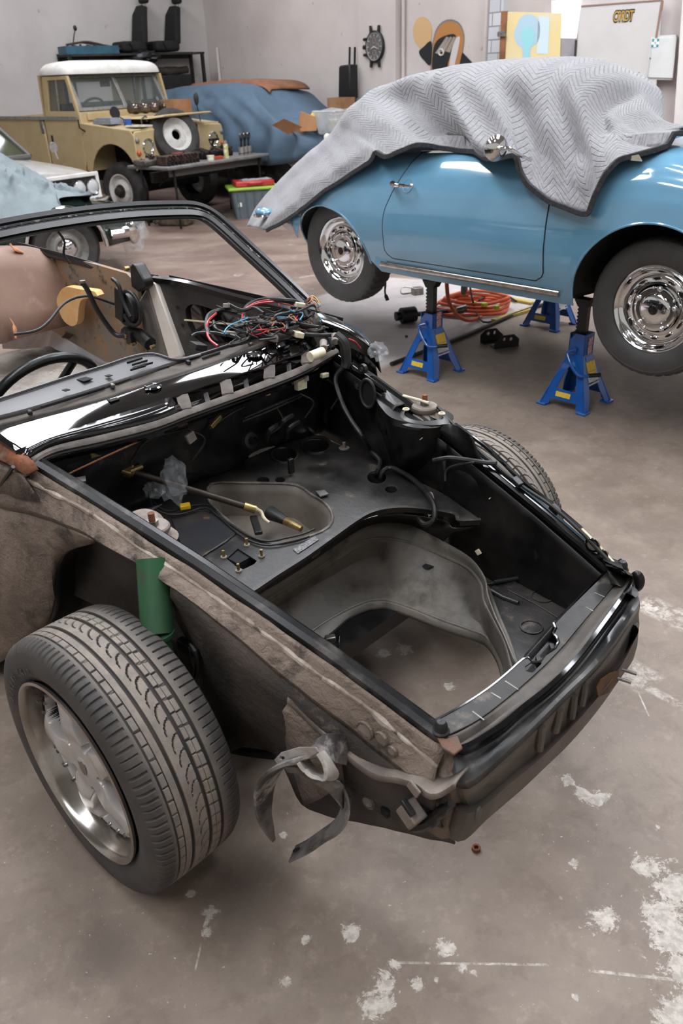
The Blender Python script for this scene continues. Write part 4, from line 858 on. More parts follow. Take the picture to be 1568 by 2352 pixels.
ob('pillar_duct', tube(TV([(290, 765), (320, 770), (345, 790)], -.58), .03, 10, sm=10), M_bdd, CAR)
# ---- steering wheel, column and shaft
cw = V((-.92, .255, .80)); aw = V((-.88, 0, .47)).normalized(); upw = V((.47, 0, .88))
sd = aw.cross(upw)
SW = ob('steering_wheel', tube([cw+upw*(.19*math.cos(k))+sd*(.19*math.sin(k)) for k in [2*math.pi*i/48 for i in range(48)]], .0155, 12, True), mat('wheel_leather', '#111112', '#1b1b1c', 40, rough=.32), CAR)
ob('wheel_hub', cyl(cw, cw-aw*.05, .05, n=20), M_black, SW)
for k in (0, 2.1, 4.2): ob('wheel_spoke', tube([cw, cw+upw*(.18*math.cos(k+1.57))+sd*(.18*math.sin(k+1.57))], .012, 8), M_black, SW)
pj = KA(268, 1072, z=.73); pe = KA(575, 1167, z=.575); 
jdir = (pe-pj).normalized()
SH = ob('steering_shaft', tube([pj+jdir*.05, pj.lerp(pe, .5), pe], .0095, 12), mat('brown_shaft', '#3b322a', '#2a231d', 20, rough=.45, metal=.4), CAR)
ob('joint_body', ball(pj+jdir*.0, .021, 10), M_brass, SH)
ob('joint_ear', cyl(pj+V((-.012, -.03, -.012)), pj+V((-.012, .03, .012)), .013, n=12), M_brass, SH)
UJ = ob('universal_joint', box(pj+jdir*.02, (.05, .034, .034), axisM((0, 0, 0), jdir).to_3x3().to_4x4() @ ry(R_(90))), M_brass, SH, bev=.006)
ob('joint_yoke', tube([pj-jdir*.035+V((0, .02, .015)), pj-jdir*.0, pj+jdir*.05], [.02, .017, .014], 12), M_brass, SH)
ob('joint_cup', cyl(pj+V((.006, .004, .016)), pj+V((.006, .004, .026)), .0105, n=14), mat('red_cap', '#8a3220', '#6d2417', 20, rough=.5), SH)
ob('pinch_bolt', cyl(pj+jdir*.055+V((0, -.02, .012)), pj+jdir*.055+V((0, .02, .012)), .008, n=8), M_brass, SH)
ob('joint_ring', tube([pj-jdir*.045+V((.018*math.cos(k), .024*math.sin(k), .012*math.sin(k))) for k in [2*math.pi*i/20 for i in range(20)]], .0045, 6, True), M_brass, SH)
ob('shaft_clamp', cyl(pe-jdir*.02, pe+jdir*.015, .0125, n=12), M_brass, SH)
ob('column_cover', tube([pj-jdir*.20, pj-jdir*.05], [.03, .022], 14), M_bdd, CAR)
ob('bonnet_cable', tube([KA(150, 1092, z=.80), KA(250, 1045, z=.83), KA(350, 1000, z=.84)], .0025, 6, sm=16), M_rust, CAR)
c = KA(218, 1037, z=.83); ob('cowl_clip', box(c, (.008, .03, .03)), M_brass, CAR, bev=.002)
ob('cowl_lamp', lathe([(.001, .0), (.03, .004), (.034, .02)], 16, tr(*KA(262, 1022, z=.82))), M_deck, CAR)
ob('wing_clip', box(KA(173, 1104, z=.80), (.03, .05, .004), rz(.5)), M_steel, CAR)
# bulkhead wires and connectors
rw = random.Random(3)
for k, (x0, y0, x1, y1, x2, y2) in enumerate(((560, 960, 620, 935, 690, 905), (556, 968, 622, 942, 692, 910), (690, 905, 720, 925, 700, 960), (615, 1000, 650, 970, 628, 925), (300, 1062, 340, 1010, 430, 985), (430, 985, 470, 1010, 440, 1060), (480, 985, 530, 950, 560, 935), (750, 870, 780, 900, 760, 940))):
    zz = .80 if y0 < 1000 else .74
    ob('bulkhead_wire', tube([KA(x0, y0, u=-.42), KA(x1, y1, u=-.40), KA(x2, y2, u=-.42)], .004, 6, sm=20), M_cable, CAR)
for i, (x, y) in enumerate(((610, 990), (640, 970), (655, 985))): ob('bulkhead_hose', tube([KA(x, y+25, u=-.44), KA(x+8, y, u=-.40), KA(x+30, y-15, u=-.42)], .009, 8, sm=14), M_cable, CAR)
c = KA(572, 1012, u=-.45); ob('bulkhead_grommet', lathe([(.03, 0), (.026, .012), (.014, .014), (.012, .03)], 18, tr(*c) @ ry(R_(75))), M_black, CAR)
for (x, y, m, s) in ((438, 1005, M_conn, (.012, .03, .03)), (690, 880, M_cream, (.02, .04, .04)), (698, 868, M_conn, (.02, .025, .025)), (745, 862, M_cream, (.015, .03, .015)), (615, 900, M_cream, (.006, .02, .022)), (495, 968, M_brass, (.012, .045, .015))):
    ob('bulkhead_connector', box(KA(x, y, u=-.40), s, rx(rw.uniform(-.6, .6))), m, CAR, bev=.003)
# ---- wiring loom heaped on the scuttle
M_red = mat('red_wire', '#a5202a', rough=.4); M_br = mat('brown_wire', '#8a5a40', rough=.4); M_blu = mat('blue_wire', '#3b8cae', rough=.4); M_wht = mat('white_wire', '#c8c4bc', rough=.4); M_yel = mat('yellow_wire', '#c9a83a', rough=.4); M_grn = mat('green_wire', '#2f7a4c', rough=.4)
LOOM = ob('wiring_harness', tube([KA(x, y, z=z) for x, y, z in ((765, 800, .90), (750, 770, .93), (715, 745, .95), (690, 700, 1.0), (655, 690, 1.02), (600, 690, 1.0), (566, 706, .98), (560, 740, .96), (570, 770, .94))], .0085, 8, sm=70), M_cable, CAR)
def lw(px, r, m, name='loom_wire', n=40): return ob(name, tube([KA(x, y, z=z) for x, y, z in px], r, 6, sm=n), m, LOOM)
lw([(480, 772, .95), (474, 745, .97), (482, 722, .98), (510, 712, .98), (545, 718, .97)], .008, M_cable)
lw([(500, 795, .94), (482, 780, .95), (475, 760, .96), (478, 738, .98), (496, 720, .98)], .0042, M_red)
lw([(545, 775, .945), (515, 765, .95), (495, 755, .96), (490, 738, .97)], .006, M_cable)
lw([(686, 700, 1.0), (640, 693, 1.01), (590, 698, 1.0), (560, 715, .98), (556, 745, .96)], .0032, M_red); lw([(688, 697, 1.0), (640, 688, 1.015), (592, 694, 1.0), (565, 708, .985)], .0032, M_red)
lw([(700, 715, .98), (660, 720, .98), (630, 730, .97), (610, 765, .95)], .008, M_cable); lw([(720, 755, .95), (680, 745, .96), (640, 750, .955), (600, 755, .95), (575, 765, .94)], .009, M_cable)
lw([(440, 772, .95), (455, 765, .955), (490, 764, .955), (520, 770, .95)], .005, M_cable)
for i in range(64):
    x = rw.uniform(545, 700); y = 765-(x-545)*.30+rw.uniform(-28, 18); z = .955+rw.uniform(-.01, .04)
    pts = []
    for k in range(4):
        pts.append((x, y, z)); x += rw.uniform(-42, 42); y += rw.uniform(-16, 18); z = max(.94, z+rw.uniform(-.02, .02)); x = min(max(x, 480), 735); y = max(692, min(y, 800-(x-480)*.16))
    m = rw.choice([M_cable]*13+[M_red, M_red, M_br, M_br, M_blu, M_wht]); lw(pts, rw.choice([.0022, .003, .004, .0055]) if m is M_cable else .0022, m, n=24)
for i in range(8):
    lw([(700, 700, 1.0), (710+rw.uniform(-8, 12), 688+rw.uniform(-8, 6), 1.02), (722+rw.uniform(-6, 10), 690+rw.uniform(-10, 14), 1.02), (735+rw.uniform(-8, 4), 700+rw.uniform(-10, 14), 1.0)], .0018, rw.choice([M_br, M_br, M_yel]), n=20)
for (x, y, z, m, s, a) in ((692, 701, 1.0, M_cream, (.022, .05, .016), .3), (523, 703, .99, M_conn, (.02, .055, .016), -.6), (684, 768, .945, M_cream, (.035, .03, .018), .3), (627, 775, .945, M_conn, (.05, .028, .018), .6), (565, 742, .965, M_wht, (.016, .03, .012), .3), (455, 795, .935, M_black, (.05, .04, .02), .2), (576, 768, .945, M_red, (.03, .012, .01), .4), (600, 745, .965, M_black, (.045, .035, .03), .4), (530, 765, .95, M_conn, (.016, .035, .012), .1)):
    ob('loom_connector', box(KA(x, y, z=z), s, rz(a) @ rx(.3)), m, LOOM, bev=.003)
c = KA(725, 815, z=.915); ob('white_plug', cyl(c+V((-.0, .025, 0)), c+V((.0, -.03, .002)), .0155, n=16), M_cream, LOOM)
for x, y in ((743, 800), (770, 785)): c = KA(x, y, z=.925); ob('grey_sleeve', cyl(c, c+V((-.02, -.02, .012)), .012, n=14), M_conn, LOOM)
ob('ring_terminal', lathe([(.014, 0), (.014, .004), (.006, .004), (.006, 0)], 16, tr(*KA(745, 752, z=.95)) @ rx(.4)), M_steel, LOOM); lw([(745, 752, .95), (725, 758, .95), (705, 758, .945)], .006, M_steel)
lw([(700, 768, .945), (735, 770, .94), (770, 770, .935), (796, 785, .91), (800, 820, .86)], .0065, M_cable)
lw([(800, 778, .92), (815, 785, .91), (828, 800, .88)], .0025, M_red); 
ob('loom_sleeve', tube([KA(735, 730, z=.965), KA(718, 742, z=.95), KA(705, 748, z=.945)], [.02, .022, .016], 10, sm=10), mat('grey_tape', '#57544f', '#6a655e', 20, rough=.5), LOOM)
ob('loom_sleeve', tube([KA(770, 770, z=.94), KA(790, 790, z=.915), KA(795, 830, z=.86), KA(792, 845, z=.84)], .0165, 10, sm=16), M_cable, LOOM)
# clear plastic bag left on the steering shaft
def crumple(c, r, sc, seed, name, m, par=None, n=3):
    bm = bmesh.new(); bmesh.ops.create_icosphere(bm, subdivisions=n, radius=1)
    for v in bm.verts:
        d = v.co.normalized(); q = 1+.45*noise.noise(d*2.3+V((seed, 0, 0)))+.25*noise.noise(d*6+V((0, seed, 0))); v.co = V((d.x*sc[0], d.y*sc[1], d.z*sc[2]))*r*q
    g = ([v.co+V(c) for v in bm.verts], [tuple(w.index for w in f.verts) for f in bm.faces]); bm.free(); return ob(name, g, m, par, ang=10)
t = NT('clear_film'); t.b.inputs['Roughness'].default_value = .12; t.b.inputs['Alpha'].default_value = .14; t.b.inputs['Base Color'].default_value = srgb('#d5dade'); t.b.inputs['Specular IOR Level'].default_value = 1; M_film = t.m
FL[0] = 1
BAG = tag(crumple(A.w(*KA(398, 1105, z=.665)), .055, (.7, 1, 1.1), 2.0, 'plastic_bag', M_film), 'crumpled clear plastic bag lying over the brown steering shaft', 'bag')
FL[0] = -1
crumple(KA(355, 1125, z=.63), .028, (1, 1, .9), 5.0, 'bag_knot', M_film, CAR); crumple(KA(868, 806, v=-.60), .03, (1.2, .7, .9), 9.0, 'lamp_bag', M_film, CAR)
# ---- road wheels of the car
def tyre_tread(R, w, prof, name, m, par, seg=720, dust=True):
    """prof: (across -1..1, radius drop); tread cut into the outer band"""
    rows = []; cols = []
    for a, dr, f in prof:
        r = []
        for i in range(seg):
            th = 2*math.pi*i/seg; cut = f(th) if f else 0
            r.append(V(((R-dr-cut)*math.cos(th), a*w/2, (R-dr-cut)*math.sin(th)))); cols.append(cut)
        rows.append(r)
    vs, fs = grid(rows, False, True)
    return vs, fs
def per(n, duty, d, ph=0): return lambda th: d if ((th*n/(2*math.pi)+ph) % 1) < duty else 0
def con(d): return lambda th: d
G = .007
PR = [(-.86, .097, None), (-.90, .090, None), (-.955, .078, None), (-.995, .058, None), (-1.0, .044, None), (-.975, .028, None), (-.955, .021, per(104, .16, .0022)), (-.93, .0155, per(104, .2, .004)), (-.90, .0112, per(104, .2, .005)), (-.86, .0078, per(104, .2, .005)), (-.80, .0050, per(104, .2, .005)), (-.73, .0032, per(104, .2, .0045)), (-.665, .002, per(104, .2, .003)), (-.66, .002, None), (-.60, .0014, None)]
PR += [(-.595, .0012, con(.004)), (-.56, .001, con(.004)), (-.555, .001, per(64, .09, .005)), (-.45, .0006, per(64, .09, .005, .03)), (-.445, .0006, con(.004)), (-.43, .0006, con(.004)), (-.425, .0006, None), (-.31, .0002, None), (-.305, .0002, con(G)), (-.235, .0002, con(G)), (-.23, 0, None)]
def scal(a0, a1, n):
    out = []; L = 2*math.pi*.32/n; w = (a1-a0)*.115; C = [(w*(1-math.cos(k*math.pi/24)), L*.98*math.sin(k*math.pi/24)) for k in range(13)]
    def fn(q):
        x = q*w
        def f(th):
            y = (th*n/(2*math.pi) % 1)*L
            return .006 if min((x-cx)**2+(y-cy-o)**2 for cx, cy in C for o in (-L, 0)) < .0019**2 else 0
        return f
    return [(a0+(a1-a0)*k/16, 0, fn(k/16)) for k in range(17)]
PR += [(-.11, 0, None)]+scal(-.10, .085, 58)+[(.09, .0002, con(G)), (.165, .0002, con(G)), (.17, .0003, per(64, .10, .006, .2)), (.25, .0004, per(64, .10, .006, .25)), (.255, .0004, per(128, .06, .003, .25)), (.26, .0004, con(.002)), (.27, .0005, per(64, .10, .006, .3)), (.365, .0006, per(64, .10, .006, .35)), (.37, .0008, con(G)), (.44, .0010, con(G)), (.445, .0012, None), (.55, .0016, None), (.555, .0016, per(104, .2, .005, .5)), (.68, .0026, per(104, .2, .005, .5)), (.80, .0050, per(104, .2, .005, .5)), (.90, .0112, per(104, .2, .005, .5)), (.955, .021, None), (.985, .034, None), (1.0, .05, None), (.98, .07, None), (.92, .09, None), (.86, .097, None)]
TW_ = .23; TR_ = .3208
t = NT('dusty_tread'); t.b.inputs['Roughness'].default_value = .72
at_ = t.n('ShaderNodeAttribute', _attribute_name='worn'); q = t.mix(t.ramp(t.noise(9, 5, .65), .4, .68), srgb('#34312f'), srgb('#453f3a')); q2 = t.mix(t.ramp(t.noise(30, 4, .6), .35, .65), srgb('#6b635b'), srgb('#7e756b'))
t.l(t.mix(at_.outputs['Fac'], q, q2), t.b.inputs['Base Color']); t.bump(t.noise(160, 3, .6), .15, .002); M_tread = t.m
tm = tyre_tread(TR_, TW_, PR, 'tyre', M_tread, None, 728)
def set_worn(me):
    at = me.attributes.new('worn', 'FLOAT', 'POINT')
    for i, v in enumerate(me.vertices):
        r = math.hypot(v.co.x, v.co.z-TR_); a = abs(abs(v.co.y)-.80+TW_/2)/(TW_/2)
        at.data[i].value = max(0, min(1, (r-(TR_-.0024))/.002))*(1 if a < .72 else 0) if a < .8 else 0
M_alloy = mat('silver_wheel_paint', '#b3aea9', '#a19b96', 12, .4, .7, .34, metal=.3, c3='#5b534b', sc3=18, lo3=.64, hi3=.8)
M_lip = mat('polished_lip', '#aaa59f', '#8a8279', 10, .4, .7, .22, metal=.95, c3='#6a6058', sc3=14, lo3=.6, hi3=.8)
def smooth(e0, e1, x): x = max(0, min(1, (x-e0)/(e1-e0))); return x*x*(3-2*x)
SPK = []
def spoke_face():
    rows = []; SPK.clear()
    for i in range(91):
        r = .005+.188*i/90; row = []
        for k in range(480):
            th = 2*math.pi*k/480; a = ((th*5/(2*math.pi)) % 1)-.5; d = abs(a)*2*math.pi/5*r     # distance from the spoke's middle line
            hw = .046-.012*smooth(.06, .14, r)+.022*smooth(.155, .185, r); inner = 1-smooth(.070, .088, r); outer = smooth(.176, .186, r)
            s = max(1-smooth(hw-.010, hw+.002, d), inner, outer)
            h = .018*(1-smooth(.05, .19, r))+.016*math.cos(min(1, d/hw)*1.2)*smooth(.06, .11, r)*(1-outer)
            for q in range(5):
                tq = 2*math.pi*(q+.0)/5; rr = math.hypot(r*math.cos(th)-.065*math.cos(tq), r*math.sin(th)-.065*math.sin(tq))
                h -= .018*(1-smooth(.0085, .0115, rr))
            SPK.append(s); row.append(V((r*math.cos(th), -h*s+(1-s)*.085, r*math.sin(th))))
        rows.append(row)
    return grid(rows, False, True)
def wheel(s, full):
    """s=+1 near side (v positive), -1 far side"""
    fr = -1 if s > 0 else 1
    o = V((0, s*.80, TR_))
    M = tr(o.x, o.y, o.z) @ (rz(R_(180)) if s > 0 else Matrix())      # builder's outer face at y = -w/2 side
    P = lambda g: [xf(g, tr(0, s*.80, TR_) @ (Matrix.Scale(1, 4) if s > 0 else Matrix()))][0]
    def T(g):    # outer face is at -y in the builder; s>0: v = .80 - (y + w/2)
        return [V((v[0], s*(.80-(v[1]+TW_/2)), v[2]+TR_)) for v in g[0]], g[1]
    y0 = -TW_/2
    rim = lathe([(.2285, y0+.006), (.2285, y0+.0), (.222, y0-.002), (.216, y0+.004), (.213, y0+.016), (.2115, y0+.03), (.206, y0+.05), (.2, y0+.075), (.195, y0+.085), (.192, y0+.084), (.19, y0+.12), (.19, .1), (.2285, .112)], 96)
    rim = xf(rim, rx(R_(-90)))
    rim = ([V((v.x, v.y, v.z)) for v in rim[0]], rim[1])
    W = ob('road_wheel', T(rim), M_lip, CAR)
    TY = ob('tyre', T(tm), M_tread, W, ang=25); set_worn(TY.data)
    sf = (lambda g_: ([V((v.x, v.y+y0+.046, v.z)) for v in g_[0]], g_[1]))(spoke_face())
    SFO = ob('spoke_face', T(sf), [M_alloy, M_blackm], W, ang=60)
    for i_, p_ in enumerate(SFO.data.polygons):
        if SPK[i_] < .62: p_.material_index = 1  # spoke gaps coloured black, shade of the openings put into the paint
    if full:
        ob('brake_disc', T(xf(lathe([(.03, y0+.15), (.15, y0+.15), (.15, y0+.17), (.03, y0+.17)], 40), rx(R_(-90)))), M_blackm, CAR)
        ob('centre_cap', T(xf(lathe([(.001, y0+.026), (.02, y0+.026), (.029, y0+.029), (.031, y0+.034), (.031, y0+.05)], 36), rx(R_(-90)))), M_alloy, W)
        # embossed shield on the cap
        sh = [(0, -.021), (.010, -.016), (.015, -.006), (.016, .010), (.013, .017), (.006, .014), (0, .018), (-.006, .014), (-.013, .017), (-.016, .010), (-.015, -.006), (-.010, -.016)]
        gg = prism([V((x, y0+.0255, z)) for x, z in sh], (0, -.0015, 0)); CCP = ob('cap_shield', T(gg), mat('shield_relief', '#6f6a65', '#8f8a84', 260, .45, .55, .4, metal=.7), W)
        for k in range(30):
            th = 2*math.pi*k/30
            ob('rim_bolt', T(([V((v.x+.1865*math.cos(th), v.y+y0+.046, v.z+.1865*math.sin(th))) for v in xf(lathe([(.001, -.007), (.0045, -.006), (.005, 0), (.006, .002)], 8), rx(R_(-90)))[0]], xf(lathe([(.001, -.007), (.0045, -.006), (.005, 0), (.006, .002)], 8), rx(R_(-90)))[1])), M_steel, W)
        ob('valve_stem', T(tube([V((-.19, y0+.07, .09)), V((-.183, y0+.045, .086)), V((-.18, y0+.03, .084))], .004, 8)), M_steel, W)
        ob('brake_caliper', T(box((.02, y0+.13, -.155), (.10, .05, .05))), mat('yellow_caliper', '#c79a1e', rough=.5), CAR, bev=.01)
    return W
def letters(s, size, fn, ext=.0006):
    vs, fs = [], []
    cu = bpy.data.curves.new('f', 'FONT'); cu.size = size; cu.extrude = ext; cu.align_x = 'CENTER'; o = bpy.data.objects.new('f', cu); COL.objects.link(o)
    for i, ch in enumerate(s):
        if ch == ' ': continue
        cu.body = ch; dg = bpy.context.evaluated_depsgraph_get(); dg.update(); me = bpy.data.meshes.new_from_object(o.evaluated_get(dg)); k = len(vs)
        vs += [fn(i, v.co) for v in me.vertices]; fs += [tuple(j+k for j in p.vertices) for p in me.polygons]; bpy.data.meshes.remove(me)
    bpy.data.objects.remove(o); return vs, fs
def tyre_text(s, size, th0, dth, r0, m, par):
    def fn(i, c):
        th = th0-dth*i; e, q = V((math.sin(th), 0, -math.cos(th))), V((math.cos(th), 0, math.sin(th)))
        p = q*(r0+c.y)+e*c.x; return V((p.x, .8015+c.z, TR_+p.z))
    return ob('sidewall_lettering', letters(s, size, fn), m, par)
NW = wheel(1, True)
tyre_text('225/45 ZR17', .024, R_(163), R_(5.2), .247, mat('sidewall_relief', '#45423f', '#55514d', 30, rough=.7), NW); FWh = wheel(-1, False)
FL[0] = 1
# ================================================================ BLUE COUPE ON STANDS
FL[0] = -1
B = Frame(1.26274, 4.96524, -.8173471); KB = B.K
BLU = thing('blue_coupe', 'light blue vintage coupe raised on jack stands under a grey blanket', 'car', B.o, B.yaw)
M_blue = mat('blue_car_paint', '#628fa9', '#5c8aa4', 3, rough=.16, coat=1)
def terp(T, x):
    for (a, b), (c, d) in zip(T, T[1:]):
        if x <= c: q = (x-a)/(c-a); q = max(0, q); return b+(d-b)*(q*q*(3-2*q)*.4+q*.6)
    return T[-1][1]
WU = [(-2.0, .22), (-1.85, .38), (-1.6, .57), (-1.3, .735), (-1.0, .80), (-.5, .815), (0, .81), (.5, .80), (1.0, .80), (1.4, .76), (1.7, .63), (1.9, .38)]
ZT = [(-2.0, .88), (-1.8, .98), (-1.5, 1.05), (-1.2, 1.17), (-.8, 1.26), (0, 1.29), (.6, 1.30), (1.0, 1.325), (1.4, 1.27), (1.7, 1.12), (1.9, .92)]
ZB = [(-2.0, .78), (-1.6, .72), (-1.3, .64), (-.7, .615), (.6, .61), (1.5, .64), (1.9, .72)]
QV = [(0, .90), (.06, .93), (.12, .95), (.25, .985), (.4, 1), (.55, .995), (.7, .975), (.82, .94), (.91, .885), (.97, .82), (1, .74)]
def SBf(u, q, o=0):
    w = terp(WU, u); z0, z1 = terp(ZB, u), terp(ZT, u); v = w*terp(QV, q)+o
    return V((u, v, z0+(z1-z0)*q))
def arch(u):
    z = 0
    for c, zc, a, b in ((1.05, .645, .385, .40), (-1.07, .66, .375, .30)):
        d = (u-c)/a
        if abs(d) < 1: z = max(z, zc+b*math.sqrt(1-d*d))
    return z
us = set([-2.0+3.9*i/60 for i in range(61)])
for c, a in ((1.05, .385), (-1.07, .375)):
    for k in range(41): us.add(c-a*math.cos(math.pi*k/40))
us = sorted(us); us = [u for i, u in enumerate(us) if i == 0 or u-us[i-1] > .002]
rows = []
for u in us:
    z0, z1 = terp(ZB, u), terp(ZT, u); ql = max(0, (arch(u)-z0)/(z1-z0)); w = terp(WU, u)
    near = [SBf(u, ql+(1-ql)*(k/16)**.9) for k in range(17)]
    top = [V((u, w*.74*(1-2*k/10), z1+.045*math.sin(math.pi*k/10))) for k in range(1, 10)]
    far = [V((p.x, -p.y, p.z)) for p in reversed(near)]
    rows.append(near+top+far)
g = grid(rows); g = (g[0], g[1]+[tuple(range(len(rows[0]))), tuple((len(rows)-1)*len(rows[0])+k for k in range(len(rows[0])))])
ob('body_shell', g, M_blue, BLU, ang=50)
ob('floor_pan', prism([V((-.66, -.69, .63)), V((.62, -.69, .63)), V((.66, -.4, .63)), V((1.5, -.3, .63)), V((1.5, .3, .63)), V((.66, .4, .63)), V((.62, .69, .63)), V((-.66, .69, .63)), V((-.7, .3, .63)), V((-1.5, .3, .63)), V((-1.5, -.3, .63)), V((-.7, -.3, .63))], (0, 0, .03)), M_blackm, BLU)
M_liner = mat('wheel_arch_black', '#0a0a0a', '#141312', 12, rough=.8)
for s in (1, -1):
    for c, zc, a, b in ((1.05, .645, .385, .40), (-1.07, .66, .375, .30)):
        e = []
        for k in range(41):
            t_ = math.pi*k/40; u = c-a*math.cos(t_)*.998; z = zc+b*math.sin(t_)
            z0, z1 = terp(ZB, u), terp(ZT, u); e.append(SBf(u, max(0, (z-z0)/(z1-z0))))
        e = [V((p.x, s*p.y, p.z)) for p in e]
        i2 = [V((p.x, s*.30, p.z)) for p in e]
        ob('wheel_arch', add(grid([e, [V((p.x, p.y-s*.02, p.z+.012)) for p in e], [V((p.x, p.y-s*.02, p.z+.02)) for p in e], i2]), face(i2)), M_liner, BLU)
        if s == 1: ob('arch_edge', tube(e, .006, 6), M_blue, BLU)
# door with its shut line
def dleft(q): return -.545+.135*smooth(.45, 1, q)-.0*q
dr_ = .515; q0 = .155
dg = []
for k in range(25):
    q = q0+(.985-q0)*k/24; ul = dleft(q); cu = .05*max(0, 1-(q-q0)/.07)**2
    dg.append([SBf((ul+cu)+(dr_-cu-ul-cu)*j/30, q, .0025) for j in range(31)])
DR_ = ob('door', grid(dg), M_blue, BLU)
per_ = dg[0]+[r[-1] for r in dg[1:]]+list(reversed(dg[-1][:-1]))+[r[0] for r in reversed(dg[1:-1])]
ob('door_gap', tube([p+V((0, -.002, 0)) for p in [r[0] for r in reversed(dg)]+dg[0]+[r[-1] for r in dg]], .0035, 6), M_blackm, DR_)
ob('window_strip', sweep([p+V((0, .004, .006)) for p in dg[-1]], [(-.008, -.004), (.008, -.004), (.008, .006), (-.008, .006)]), M_chrome, DR_)
c = KB(922, 424, v=.80); HD = ob('door_handle', tube([c+V((-.05, .028, .004)), c+V((0, .032, 0)), c+V((.085, .03, -.002))], [.013, .010, .0075], 10, sm=14), M_chrome, DR_)
ob('handle_base', ball(c+V((-.055, .01, .0)), .018, 8, (1.2, .9, 1)), M_chrome, HD); ob('handle_base', ball(c+V((.085, .012, 0)), .013, 8), M_chrome, HD)
ob('handle_dish', tube([SBf(c.x+.03+.035*math.cos(k), (c.z-.615)/(1.285-.615)+.05*math.sin(k), .003) for k in [2*math.pi*i/24 for i in range(24)]], .002, 6, True), M_blue, DR_)
ob('sill_trim', tube([SBf(u, .085, .006) for u in [-.60+1.2*i/20 for i in range(21)]], .017, 14), mat('brushed_trim', '#b9b2ab', '#9a938c', 30, rough=.22, metal=1), BLU)
ob('body_plug', lathe([(.001, .001), (.045, .001), (.047, -.001)], 28, axisM(SBf(-.60, .12, .001), (0, 1, 0))), M_blue, BLU)
ob('tail_lamp_housing', ball(KB(606, 486, v=.55), .06, 10, (1.2, 1, .5)), M_blue, BLU); ob('tail_trim', tube([KB(606, 494, v=.55)+V((.065*math.cos(k), .065*math.sin(k), 0)) for k in [2*math.pi*i/20 for i in range(20)]], .01, 6, True), M_chrome, BLU)
ob('rear_apron', grid([[KB(x, y, v=v) for x, y, v in ((640, 500, .60), (665, 480, .66), (690, 500, .72))], [KB(x, y, v=v) for x, y, v in ((650, 520, .58), (672, 520, .66), (684, 530, .72))], [KB(x, y, v=v) for x, y, v in ((672, 538, .60), (678, 540, .66), (684, 546, .70))]]), M_blue, BLU, sol=.004)
# chrome mirror standing on the door
c = KB(1138, 340, v=.955); MR = ob('door_mirror', lathe([(.001, .004), (.05, .004), (.057, .0), (.058, -.006), (.05, -.016), (.03, -.03), (.001, -.035)], 28, axisM(c, (-.85, -.45, .1))), M_chrome, BLU)
ob('mirror_arm', tube([c+V((.03, .015, 0)), c+V((.07, 0, -.0)), c+V((.10, -.05, -.03)), c+V((.11, -.13, -.06))], [.008, .009, .008, .007], 8, sm=16), M_chrome, MR)
ob('mirror_knob', ball(c+V((.032, .018, .0)), .012, 8), M_chrome, MR)
